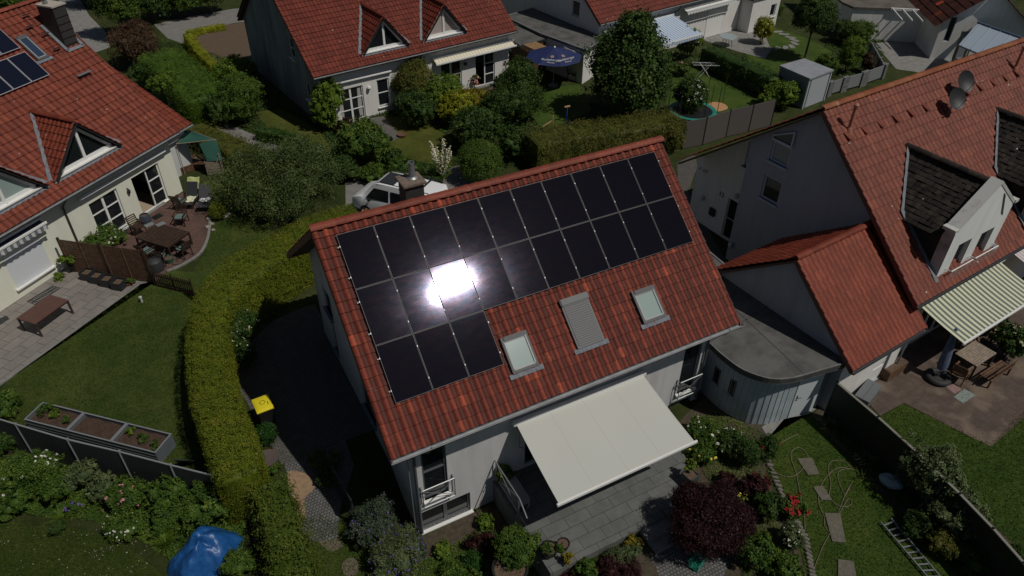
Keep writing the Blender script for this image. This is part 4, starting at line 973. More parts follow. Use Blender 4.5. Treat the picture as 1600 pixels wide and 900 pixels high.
# ------------------------------------------------------------------ generic pantiled semi helpers
def gable_roof(root, x0, x1, ey, ez, ry, rz, tmat, tw, th, rear_y=None, rear_z=None, rmat=None, amp=.035, gut=M_zinc, front_clip=None):
    V = Vector((0, ey-ry, ez-rz)); S = V.length
    tiles(root, 'roof', (x0, ry, rz), (1, 0, 0), V, x1-x0, S, tw, th, tmat, amp=amp, lift=.042)
    ry2 = rear_y if rear_y is not None else 2*ry-ey; rz2 = rear_z if rear_z is not None else ez
    V2 = Vector((0, ry2-ry, rz2-rz)); tiles(root, 'rear_roof', (x0, ry, rz), (1, 0, 0), V2, x1-x0, V2.length, tw, th, tmat, amp=amp, lift=.042)
    ridge(root, (x0-.02, ry, rz+.03), (x1+.02, ry, rz+.03), rmat or tmat, .12, .38)
    u = MB()
    for (a, b) in (((ry, rz), (ey+.04, ez+.02)), ((ry, rz), (ry2-.05, rz2))):
        P = [(x, y, z-o_) for x in (x0+.04, x1-.04) for (y, z) in (a, b) for o_ in (.09, .2)]
        i = u.pts(P); u.face([i[0], i[2], i[6], i[4]]); u.face([i[1], i[5], i[7], i[3]]); u.face([i[0], i[1], i[3], i[2]]); u.face([i[4], i[6], i[7], i[5]]); u.face([i[2], i[3], i[7], i[6]])
    u.build('soffit', MATS['soffit boards'], root)
    for x in (x0+.015, x1-.015):
        vb = MB(); vb.bar((x, ey, ez-.1), (x, ry, rz-.1), .035, .18); vb.build('verge_board', MATS['verge board'], root)
    gutter(root, (x0-.02, ey-.05, ez-.05), (x1+.02, ey-.05, ez-.05), gut, .07)
    tf = (rz-ez)/(ry-ey); tr_ = (rz-rz2)/(ry2-ry)
    return [((0, ry, rz-.16), (0, -tf, 1)), ((0, ry, rz-.16), (0, tr_, 1))]
def tri_dormer(root, cx, zy0, base_z, hw, hz, tanp, ey, ez, tmat, glass, wall=M_dkmetal, zoff=0.0, wmat=M_white, curtain=False, over=.28):
    """triangular dormer: base at (zy0, base_z) on the roof, half width hw, height hz; ridge runs level back into the roof"""
    yb = zy0+hz/tanp; apz = base_z+hz; d = thing('x', None, None); bpy.data.objects.remove(d)
    dm = MB(); dm.poly([(cx-hw+.1, zy0+.04, base_z+.05), (cx+hw-.1, zy0+.04, base_z+.05), (cx, zy0+.04, apz-.1)]); dr = dm.build('dormer', wall, root)
    for sgn in (-1, 1):
        P0 = Vector((cx, zy0-over, apz)); V = Vector((sgn*hw, 0, -hz)); S = V.length*1.04
        nrm = Vector((0, 1, 0))
        # clip by main roof plane: keep above it
        cl = [((0, ey, ez+.02), (0, tanp, -1))]
        tl = tiles(dr, 'dormer_roof', P0, (0, 1, 0), V, yb-zy0+over, S, .26, .34, tmat, clip=cl, amp=.03)
        # valley flashing
        b = MB(); A = Vector((cx, yb, apz)); B = Vector((cx+sgn*hw*1.04, zy0-.04, base_z-hz*.02)); s = Vector((sgn, 0, 0))
        up = Vector((0, -tanp, 1)).normalized()
        q = [A+up*.06, B+up*.06, B+s*.17+up*.055, A+s*.17+up*.055]
        ns = 14; wv = [.02*math.sin(k*2.1) for k in range(ns+1)]
        for k in range(ns):
            a0 = A+(B-A)*(k/ns)+up*.065; a1 = A+(B-A)*((k+1)/ns)+up*.065
            b.quad(a0-s*.03, a1-s*.03, a1+s*(.17+wv[k+1])+up*.01, a0+s*(.17+wv[k])+up*.01)
        b.build('flashing', M_lead, dr)
        vb = MB(); n1 = Vector((sgn*hz, 0, hw)).normalized(); vb.bar(P0-n1*.08+Vector((0, .02, 0)), P0+V*1.02-n1*.08+Vector((0, .02, 0)), .03, .15, up=(0, 1, 0)); vb.build('verge_board', M_dkmetal, dr)
    ridge(dr, (cx, zy0-over-.02, apz+.04), (cx, yb+.05, apz+.04), tmat, .11, .36)
    # window
    f = MB(); k = .82; w = hw*k-.02; h = hz*k-.02; y = zy0-.02; zb = base_z+.1; fw = .12
    A = Vector((cx-w, y, zb)); B = Vector((cx+w, y, zb)); T = Vector((cx, y, zb+h))
    f.bar(A, B, .08, .16, up=(0, 0, 1)); f.bar(A+Vector((.03, 0, 0)), T-Vector((0, 0, .04)), .08, fw, up=(0, 0, 1)); f.bar(B-Vector((.03, 0, 0)), T-Vector((0, 0, .04)), .08, fw, up=(0, 0, 1)); f.bar(Vector((cx, y-.003, zb)), Vector((cx, y-.003, zb+h-.1)), .14, .08, up=(0, 1, 0))
    fo = f.build('window', wmat, dr)
    g_ = MB(); g_.poly([A+Vector((.05, .02, 0)), B+Vector((-.05, .02, 0)), T+Vector((0, .02, -.05))]); g_.build('pane', glass, fo)
    s_ = MB(); s_.bar(A+Vector((-.12, -.1, -.1)), B+Vector((.12, -.1, -.1)), .24, .05); s_.build('sill', wmat, fo)
    ap_ = MB()
    def F(u_, v_):
        yy = zy0-.05-.22*v_; return Vector((cx-hw*1.05+2*hw*1.05*u_, yy, ez+(yy-ey)*tanp+.07+.02*math.sin(u_*2*hw/.13*PI)*v_))
    ap_.grid(F, 70, 3); ap_.build('lead_apron', M_lead, dr, smooth=True)
    return dr

# ------------------------------------------------------------------ LEFT twin house
tL = .868; pL = math.atan(tL)
lh = thing('semi_detached_house', 'cream twin house at the left edge with two triangular dormers and a dark slate chimney', 'house', (-3.3, 20.82, 0), LA)
LX0, LX1, LEY, LEZ, LRY, LRZ = -17.0, .44, -.52, 3.42, 6.22, 9.27
clipL = gable_roof(lh, LX0, LX1, LEY, LEZ, LRY, LRZ, T_left, .30, .40, rmat=T_ridge, amp=.03)
wl = MB()
ho = [(12.0, 12.0, 0, 0)]
wallp(wl, (-17, 0, 0), (1, 0), 17.0, 5.0, [(6.9, 8.72, .5, 2.1), (11.52, 13.2, .1, 2.2), (14.16, 15.98, .02, 2.22)])
wallp(wl, (0, 0, 0), (0, 1), 12.4, 10); wallp(wl, (-17, 12.4, 0), (0, -1), 12.4, 10); wallp(wl, (0, 12.4, 0), (-1, 0), 17, 5)
wl.build('wall', M_cream, lh, clip=clipL)
w1 = window(lh, (-17, 0, 0), (1, 0), 11.52, 13.2, .1, 2.2, M_white, 2, 3, sill=M_white, depth=.12)
cu = MB(); cu.grid(lambda a, b: Vector((-5.35+.5*a, .2+.03*math.sin(a*30), .3+.7*b)), 20, 1); cu.build('curtain', mat('lace curtain', (.5, .5, .48), .9), w1)
# open terrace door: right leaf glazed, left opening dark with a floor inside
window(lh, (-17, 0, 0), (1, 0), 15.12, 15.98, .02, 2.22, M_white, 1, 3, depth=.12, name='terrace_door')
fr = MB(); fr.bar((-2.84, .12, .05), (-1.88, .12, .05), .1, .08); fr.bar((-2.84, .12, 2.2), (-1.88, .12, 2.2), .1, .06); fr.box((-2.81, .12, 1.1), (.06, .1, 2.1)); fr.build('door_frame', M_white, lh)
fl = MB(); fl.quad((-3.2, .14, .05), (-1.0, .14, .05), (-1.0, 3, .05), (-3.2, 3, .05)); fl.build('indoor_floor', mat('beige floor', (.4, .32, .24), .5), lh)
fl = MB(); fl.box((-2.3, .02, .03), (1.9, .26, .06)); fl.build('door_step', M_conc, lh)
# roller blind and lamps
rb = MB(); rb.grid(lambda a, b: Vector((-10.1+1.82*a, .02-.008*abs(math.sin(b*PI*22)), .52+1.58*b)), 1, 176); rbo = rb.build('roller_blind', mat('perforated blind', (.62, .64, .68), .6), lh)
q = MB(); q.bar((-10.2, -.05, .48), (-8.2, -.05, .48), .16, .06); q.build('sill', M_white, rbo)
for nm_, x in (('wall_lamp', -3.25),):
    q = MB(); q.lathe((x, -.09, 1.75), [(.02, -.16), (.07, -.08), (.09, .02), (.05, .1), (.03, .14)], 12); q.bar((x, 0, 1.9), (x, -.1, 1.9), .03); q.build(nm_, M_dkmetal, lh, smooth=True)
q = MB(); q.bar((-5.95, -.18, 2.78), (-.48, -.18, 2.72), .16, .16); q.build('awning_cassette', M_white, lh, bevel=.04)
a_l = awning(lh, (-11.2, -.1, 2.9), (-8.0, -.1, 2.9), (-11.2, -.42, 2.78), (-8.0, -.42, 2.78), mat('dark awning cloth', (.04, .045, .07), .8), M_white, arms=False, cas=.12)
vm = stripe_mat('striped valance', (.55, .55, .53), (.14, .15, .2), .3)
v = MB(); v.grid(lambda a, b: Vector((-11.2+3.2*a, -.48, 2.72-(.16+.07*abs(math.sin(a*3.2*PI/.3)))*b)), 60, 2, uvs=(3.2, .2)); v.build('valance', vm, a_l)
q = MB(); q.tube([(-6.74, LEY-.05, LEZ-.1), (-6.74, -.3, 3.05), (-6.74, -.07, 2.8), (-6.74, -.07, .03)], .045, 10); q.build('downpipe', M_dkmetal, lh, smooth=True)
base_z = LEZ+(.22-LEY)*tL
tri_dormer(lh, -4.62, .22, base_z, 1.88, 1.98, tL, LEY, LEZ, T_left, M_glass)
tri_dormer(lh, -8.86, .22, base_z, 1.88, 1.98, tL, LEY, LEZ, T_left, M_glass2)
NL = Vector((0, -tL, 1)).normalized()
def RPL(x, y, h=0.0): return Vector((x, y, LEZ+(y-LEY)*tL))+NL*h
skylight(lh, -2.36, -1.76, 4.05, 5.12, RPL, glass=mat('blue glass', (.03, .05, .09), .08))
q = MB(); q.box((-.26, 4.62, 8.35), (.72, 1.02, 2.1)); c_ = q.build('chimney', MATS['dark slate cladding'], lh)
q = MB(); q.box((-.26, 4.62, 9.43), (.82, 1.12, .07)); q.build('cap', mat('pale cap', (.42, .38, .33), .8), c_)
q = MB()
for k in range(5): q.bar((-.63, 4.09, 7.6+.33*k), (.11, 4.09, 7.6+.33*k), .012, .015)
q.build('slate_joint', M_black, c_)
q = MB(); q.lathe((-.4, 4.75, 9.45), [(.12, 0), (.12, .12)], 12); q.build('flue', M_steel, c_)
q = MB()
for s in (-1, 1): q.bar(RPL(-.26+s*.45, 5.25, .08), RPL(-.26+s*.45, 4.0, .08), .16, .02, up=tuple(NL))
q.bar(RPL(-.75, 4.0, .08), RPL(.24, 4.0, .08), .16, .02, up=tuple(NL)); q.build('flashing', M_lead, c_)
for (x, y) in ((-1.3, 5.3), (-1.0, 4.85), (-1.15, 4.2), (-.95, 5.75)):
    q = MB()
    for s in (-.13, .13): q.bar(RPL(x+s, y, .08), RPL(x+s, y-.38, .06), .02, .02)
    q.bar(RPL(x-.2, y, .2), RPL(x+.2, y, .2), .1, .025); q.build('roof_step', M_dkmetal, lh)
q = MB(); q.bar(RPL(-1.55, 2.95, .22), RPL(-.75, 2.95, .22), .16, .03); q.build('tread', M_lead, lh)
mpl = mat('left solar glass', (.008, .010, .022), .12, spec=.5); mpf = mat('pale panel frame', (.5, .5, .52), .4, metal=.5)
for r0, r1, n0 in ((3.42, 4.52, 5), (4.70, 5.80, 5)):
    for k in range(n0):
        xx1 = -2.56-k*.97; xx0 = xx1-.95; f = MB(); i = f.pts([RPL(x, y, h) for h in (.12, .16) for x, y in ((xx0, r0), (xx1, r0), (xx1, r1), (xx0, r1))])
        for z in ((0, 3, 2, 1), (4, 5, 6, 7), (0, 1, 5, 4), (1, 2, 6, 5), (2, 3, 7, 6), (3, 0, 4, 7)): f.face([i[w_] for w_ in z])
        po = f.build('solar_panel', mpf, lh); g_ = MB(); g_.quad(RPL(xx0+.025, r0+.02, .163), RPL(xx1-.025, r0+.02, .163), RPL(xx1-.025, r1-.02, .163), RPL(xx0+.025, r1-.02, .163)); g_.build('glass', mpl, po)
# side extension with its own darker roof
tiles(lh, 'side_roof', (.44, 6.5, 5.6), (1, 0, 0), (0, -5.6, -3.0), 2.3, 6.35, .3, .4, T_brown if False else T_left)
q = MB(); wallp(q, (.1, 1.3, 0), (1, 0), 2.3, 2.6); wallp(q, (2.4, 1.3, 0), (0, 1), 5, 2.6); q.build('side_wall', M_greywall, lh)
gutter(lh, (.44, .85, 2.56), (2.76, .85, 2.56), M_zinc, .06)

# ------------------------------------------------------------------ TOP twin house
tT = .76
th = thing('semi_detached_house', 'white twin house at top centre with two white triangular windows in a dark red roof', 'house', (8.1, 25.14, 0), math.radians(7.6))
TX0, TX1, TEY, TEZ = -2.68, 12.32, -.42, 3.52; TRY = 6.3; TRZ = TEZ+(TRY-TEY)*tT
clipT = gable_roof(th, TX0, TX1, TEY, TEZ, TRY, TRZ, T_top, .25, .36, amp=.03)
wl = MB(); wallp(wl, (-2.3, 0, 0), (1, 0), 14.2, 5, [(1.15, 2.87, .02, 2.2), (3.85, 4.72, .46, 2.26), (8.6, 10.25, .46, 2.26), (11.36, 13.0, .02, 2.3)])
wl.build('wall', M_white if False else M_wall, th, clip=clipT)
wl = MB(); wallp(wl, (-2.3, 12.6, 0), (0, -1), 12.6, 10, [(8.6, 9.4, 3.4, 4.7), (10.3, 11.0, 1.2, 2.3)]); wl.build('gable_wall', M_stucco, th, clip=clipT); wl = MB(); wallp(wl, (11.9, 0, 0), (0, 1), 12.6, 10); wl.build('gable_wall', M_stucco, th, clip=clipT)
window(th, (-2.3, 12.6, 0), (0, -1), 8.6, 9.4, 3.4, 4.7, M_white, 1, 2, sill=M_white); window(th, (-2.3, 12.6, 0), (0, -1), 10.3, 11.0, 1.2, 2.3, M_white, 1, 1, sill=M_white)
lc = mat('sheer curtain', (.45, .44, .42), .9)
d1 = window(th, (-2.3, 0, 0), (1, 0), 1.15, 2.87, .02, 2.2, M_white, 2, 3, name='terrace_door')
window(th, (-2.3, 0, 0), (1, 0), 3.85, 4.72, .46, 2.26, M_white, 1, 2, sill=M_white)
window(th, (-2.3, 0, 0), (1, 0), 8.6, 10.25, .46, 2.26, M_white, 2, 2, sill=M_white)
window(th, (-2.3, 0, 0), (1, 0), 12.15, 13.0, .02, 2.3, M_white, 1, 3, name='terrace_door')
for x in (-1.1, .45):
    q = MB(); q.grid(lambda a, b: Vector((x-.02+(.28-.12*abs(b-.4))*a*(1 if x < 0 else -1), .095+.008*math.sin(a*25), .15+1.9*b)), 14, 8); q.build('curtain', lc, d1)
q = MB(); q.bar((9.85, .09, .05), (9.05, .09, .05), .1, .07); q.box((9.09, .09, 1.15), (.06, .1, 2.2)); q.build('door_frame', M_white, th)
q = MB(); q.quad((8.6, .14, .04), (11, .14, .04), (11, 3, .04), (8.6, 3, .04)); q.build('indoor_floor', mat('brown floor', (.12, .07, .04), .5), th)
q = MB(); q.box((-.3, -.12, .04), (2.0, .3, .08)); q.box((9.9, -.12, .04), (1.9, .3, .08)); q.build('door_step', M_conc, th)
q = MB(); q.bar((-2.25, -.12, 2.74), (2.6, -.12, 2.70), .13, .13); q.build('awning_cassette', M_white, th, bevel=.03)
cs = stripe_mat('cream striped cloth', (.62, .55, .38), (.72, .69, .6), .24)
aw = awning(th, (5.75, -.08, 2.78), (12.1, -.08, 2.78), (5.75, -.55, 2.55), (12.1, -.55, 2.55), cs, M_white, arms=False, cas=.12)
q = MB(); q.tube([(4.75, TEY, TEZ-.1), (4.75, -.2, 3.2), (4.75, -.06, 3.0), (4.75, -.06, .1)], .04, 8); q.build('downpipe', M_dkmetal, th, smooth=True)
for x, m_ in ((.95, mat('opal lamp glass', (.75, .75, .72), .3)), (8.2, M_dkmetal)):
    q = MB(); q.lathe((x, -.12, 1.95), [(.03, -.13), (.1, -.07), (.13, 0), (.1, .09), (.03, .13)], 14); q.build('wall_lamp', m_, th, smooth=True)
bz = TEZ+(.3-TEY)*tT
tri_dormer(th, 2.5, .3, bz, 1.62, 1.62+.38, tT, TEY, TEZ, T_top, M_glass)
tri_dormer(th, 6.85, .3, bz, 1.62, 1.62+.38, tT, TEY, TEZ, T_top, mat('drawn blind', (.42, .36, .33), .5))
# ------------------------------------------------------------------ TOP RIGHT house
rh = thing('terraced_house', 'white house behind the big tree with blue striped awning and closed white roller blind', 'house', (26.26, 24.93, 0), math.radians(8))
REY = 0; REZ = 3.5; RRY = 6.4; RRZ = REZ+6.4*.76
clipR = gable_roof(rh, 0, 16.2, REY, REZ, RRY, RRZ, T_top, .25, .36, amp=.03)
wl = MB(); wallp(wl, (.35, .45, 0), (1, 0), 15.6, 5, [(1.5, 3.2, .1, 2.2), (5.0, 6.6, .5, 2.2)]); wallp(wl, (.35, 12.8, 0), (0, -1), 12.35, 10, [(3.2, 4.3, 3.3, 4.6), (9.2, 10.1, 3.2, 4.3)]); wl.build('wall', M_wall, rh, clip=clipR)
window(rh, (.35, 12.8, 0), (0, -1), 3.2, 4.3, 3.3, 4.6, M_white, 2, 1, sill=M_white); window(rh, (.35, 12.8, 0), (0, -1), 9.2, 10.1, 3.2, 4.3, M_white, 1, 1, sill=M_white)
window(rh, (.35, .45, 0), (1, 0), 1.5, 3.2, .1, 2.2, M_white, 2, 3, name='terrace_door'); window(rh, (.35, .45, 0), (1, 0), 5.0, 6.6, .5, 2.2, M_white, 2, 1, sill=M_white)
bs = stripe_mat('blue striped cloth', (.26, .38, .56), (.56, .6, .66), .26)
awning(rh, (.75, .3, 2.75), (7.7, .3, 2.75), (.75, -2.9, 2.15), (7.7, -2.9, 2.15), bs, M_white, valance=bs)
a3 = awning(rh, (8.9, .28, 2.95), (14.6, .28, 2.95), (8.9, -.1, 2.85), (14.6, -.1, 2.85), M_white, M_white, arms=False, cas=.12)
q = MB(); q.grid(lambda a, b: Vector((8.9+5.7*a, -.16, 2.8-(.12+.1*abs(math.sin(a*PI*18)))*b)), 108, 2); q.build('valance', M_white, a3)
q = MB(); q.grid(lambda a, b: Vector((12.0+1.9*a, .43-.008*abs(math.sin(b*PI*24)), .05+2.2*b)), 1, 150); q.build('roller_blind', M_white, rh)
q = MB(); q.tube([(8.3, 0, 3.4), (8.2, .2, 3.0), (7.9, .39, 2.8), (7.9, .39, .1)], .04, 8); q.build('downpipe', M_dkmetal, rh, smooth=True)
q = MB(); q.box((3.6, 2.0, 4.95), (1.7, .9, 1.3)); dr_ = q.build('dormer', M_white, rh)
q = MB(); q.box((3.6, 1.54, 4.95), (1.3, .04, .8)); q.build('pane', M_glass, dr_)
# low white side building
sb_ = thing('garage', 'small white flat roofed garage right of the closed white roller blind', 'garage', (26.26, 24.93, 0), math.radians(8))
q = MB(); wallp(q, (16.0, -.75, 0), (1, 0), 3.6, 2.6, [(2.5, 3.2, .9, 1.9)]); wallp(q, (16.0, 4, 0), (0, -1), 4.75, 2.6); wallp(q, (19.6, -.75, 0), (0, 1), 5, 2.6); q.build('wall', M_wall, sb_)
q = MB(); q.box((17.8, 1.8, 2.66), (3.8, 5.3, .12)); q.build('roof', M_felt, sb_)
window(sb_, (16.0, -.75, 0), (1, 0), 2.5, 3.2, .9, 1.9, M_white, 1, 1, sill=M_white)
# flat roofed garage between the two top houses
gz_ = thing('garage', 'low garage with grey felt roof behind the blue parasol', 'garage')
q = MB(); RPf_ = [(22.5, 32.3), (25.9, 33.2), (26.5, 24.6), (24.1, 23.3), (23.0, 27.6)]
q.prism(RPf_, 2.38, 2.52); q.build('roof', M_felt, gz_)
q = MB(); c0 = np.mean(np.array(RPf_), 0); q.prism([tuple(c0+(np.array(p)-c0)*.95) for p in RPf_], 0, 2.38); q.build('wall', M_wall, gz_)
q = MB(); 
for i in range(5): q.bar((*RPf_[i], 2.53), (*RPf_[(i+1) % 5], 2.53), .1, .09)
q.build('roof_edge', M_zinc, gz_)
pg = thing('pergola', 'pale timber slatted pergola lean-to left of the blue parasol', 'pergola', (21.25, 25.6, 0), .15)
q = MB(); q.box((1.5, 2.9, 2.3), (3.6, 3.4, .08)); q.build('felt_roof', M_felt, pg)
q = MB()
for i in range(8): q.bar((.1+i*.14, 0, 2.28), (.1+i*.14, 1.2, 2.28), .08, .03)
q.build('slats', M_palewood, pg)
for x in (0, 1.15):
    q = MB(); q.box((x, .05, 1.12), (.09, .09, 2.24)); q.build('post', M_brownwood, pg)
q = MB()
for k in range(12): q.box((-.1, 1.2+.0, .1+k*.17), (.03, 2.4, .14))
for k in range(12): q.box((1.2, 1.3, .1+k*.17), (2.4, .03, .14))
q.build('board_wall', M_brownwood, pg)

# ------------------------------------------------------------------ RIGHT house
tR = .914
ri = thing('semi_detached_house', 'large house at the right with pale red tiles, dark dormers and two satellite dishes', 'house', (19.06, -6.87, 0), math.radians(5))
IX0, IX1, IEY, IEZ, IRY = 0, 17.5, 0, 3.5, 5.95; IRZ = IEZ+IRY*tR
clipI = gable_roof(ri, IX0, IX1, IEY, IEZ, IRY, IRZ, T_right, .26, .385, rear_y=12.7, rear_z=3.75, rmat=T_ridge2, amp=.035, gut=M_dkmetal)
wl = MB()
wallp(wl, (.5, 9.11, -.1), (0, -1), 8.6, 10, [(1.05, 2.0, 4.05, 5.15), (1.05, 2.0, 5.85, 6.75)])
wallp(wl, (1.7, 9.11, -.1), (-1, 0), 1.2, 8)
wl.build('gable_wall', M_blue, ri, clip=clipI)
wl = MB(); wallp(wl, (1.7, 12.9, -.1), (0, -1), 3.8, 8, [(2.3, 3.2, .12, 2.35), (2.75, 3.6, 4.3, 5.55)]); wl.build('entrance_wall', M_wall, ri, clip=clipI); wl = MB(); wallp(wl, (17, 12.9, 0), (-1, 0), 15.3, 6); wl.build('rear_wall', M_wall, ri, clip=clipI); wl = MB(); wallp(wl, (.5, .5, -.1), (1, 0), 17, 5.2, [(1.6, 4.2, .1, 2.3), (5.5, 7.5, .1, 2.3)])
wl.build('wall', M_wall, ri, clip=clipI)
W_lb = mat('pale blue grey frame', (.5, .54, .6), .5)
window(ri, (.5, 9.11, -.1), (0, -1), 1.05, 2.0, 4.05, 5.15, W_lb, 1, 1, sill=W_lb); window(ri, (.5, 9.11, -.1), (0, -1), 1.05, 2.0, 5.85, 6.75, W_lb, 1, 1, pane=mat('grey pane', (.2, .22, .22), .15), sill=W_lb)
q = MB(); q.bar((.42, 7.1, 6.75), (.42, 8.06, 6.75), .06, .09); q.bar((.42, 7.1, 7.4), (.42, 8.06, 6.9), .05, .06); q.bar((.42, 7.1, 6.75), (.42, 7.1, 7.4), .06, .06); q.bar((.42, 8.06, 6.75), (.42, 8.06, 6.95), .06, .06); wq = q.build('window', W_lb, ri)
q = MB(); q.poly([(.45, 7.1, 6.75), (.45, 7.1, 7.4), (.45, 8.06, 6.9), (.45, 8.06, 6.75)]); q.build('pane', M_glass, wq)
window(ri, (1.7, 12.9, -.1), (0, -1), 2.75, 3.6, 4.3, 5.55, W_lb, 2, 2, sill=M_lead)
dr_ = window(ri, (1.7, 12.9, -.1), (0, -1), 2.3, 3.2, .12, 2.35, mat('pale door frame', (.5, .5, .47), .5), 1, 2, name='front_door')
q = MB(); q.tube([(1.72, 9.85, .9), (1.62, 9.85, .9), (1.62, 9.85, 1.5), (1.72, 9.85, 1.5)], .015, 6); q.build('handle', M_steel, dr_)
window(ri, (.5, .5, -.1), (1, 0), 1.6, 4.2, .1, 2.3, M_white, 3, 1, name='terrace_door'); window(ri, (.5, .5, -.1), (1, 0), 5.5, 7.5, .1, 2.3, M_white, 2, 1, name='terrace_door')
for (x, y, z) in ((1.66, 12.1, 1.5), (1.66, 10.1, 2.6), (.46, 9.0-.1, .95)):
    q = MB(); q.lathe((x-.08, y, z), [(.03, -.14), (.1, -.1), (.12, 0), (.08, .1), (.03, .12)], 12); q.build('wall_lamp', mat('opal lamp', (.5, .5, .5), .3), ri, smooth=True)
q = MB(); q.box((1.62, 11.35, 1.05), (.1, .36, .42)); q.build('letter_box', M_dkmetal, ri, bevel=.02)
text_part('12', .34, (1.685, 11.05, 2.18), (PI/2, 0, -PI/2), M_black, ri, 'house_number', .008)
q = MB()
for yy in (12.6, 12.35, 12.2): q.tube([(1.7, yy, 2.95), (1.6, yy, 2.93), (1.56, yy, 2.88)], .02, 6)
q.build('cable_hook', M_dkmetal, ri)
NI = Vector((0, -tR, 1)).normalized()
def RPI(x, y, h=0.0): return Vector((x, y, IEZ+(y-IEY)*tR))+NI*h
# ventilation tiles
for i in range(13):
    x = .55+i*.985
    if i in (4, 9): x += .0
    q = MB(); a = RPI(x, 5.0, .05); i_ = q.pts([RPI(x-.1, 5.12, .04), RPI(x+.1, 5.12, .04), RPI(x+.1, 4.85, .05), RPI(x-.1, 4.85, .05), RPI(x-.09, 4.86, .16), RPI(x+.09, 4.86, .16)])
    q.face([i_[0], i_[1], i_[5], i_[4]]); q.face([i_[0], i_[4], i_[3]]); q.face([i_[1], i_[2], i_[5]]); q.face([i_[3], i_[4], i_[5], i_[2]]); q.build('vent_tile', T_right, ri)
for x in (.75, 12.4):
    q = MB(); b = RPI(x, 5.1, 0); q.tube([b, b+Vector((0, 0, .95)), b+Vector((0, 0, 1.0))], [.07, .065, .06], 12); q.lathe(b+Vector((0, 0, .97)), [(.07, 0), (.1, .03), (.1, .12), (.04, .17)], 12); q.lathe(b+Vector((0, 0, -.1)), [(.15, .0), (.13, .2), (.08, .3)], 12); q.build('vent_pipe', mat('terracotta pipe', (.36, .14, .09), .6), ri, smooth=True)
# satellite dishes
for (x, y, s_) in ((6.7, 4.55, 1.0), (7.75, 4.95, .95)):
    b = RPI(x, y, 0); m_ = MB(); m_.tube([b, b+Vector((0, -.05, .55))], .025, 8); m_.tube([b+Vector((.3, .2, .2)), b+Vector((0, -.04, .4))], .012, 6)
    dish = m_.build('satellite_dish', M_zinc, ri)
    c = b+Vector((.0, -.12, .72)); dirv = Vector((-.25, -.78, .5)).normalized(); R_ = dirv.to_track_quat('Z', 'Y').to_matrix(); d_ = MB()
    rings = []
    for r in (0, .15, .3, .4, .45):
        rings.append(d_.pts([c+R_ @ Vector((r*math.cos(t)*.92, r*math.sin(t), r*r*.55-.1)) for t in [2*PI*k/24 for k in range(24)]]))
    for a_, b_ in zip(rings, rings[1:]):
        for k in range(24): d_.face([a_[k], a_[(k+1) % 24], b_[(k+1) % 24], b_[k]])
    d_.build('reflector', mat('black dish', (.02, .02, .022), .55), dish, smooth=True)
    a_ = MB(); a_.tube([c+R_ @ Vector((0, -.42, -.02)), c+R_ @ Vector((0, -.12, .42))], .012, 6); a_.tube([c+R_ @ Vector((0, -.15, .38)), c+R_ @ Vector((0, -.1, .5))], .03, 8); a_.build('receiver_arm', M_zinc, dish)
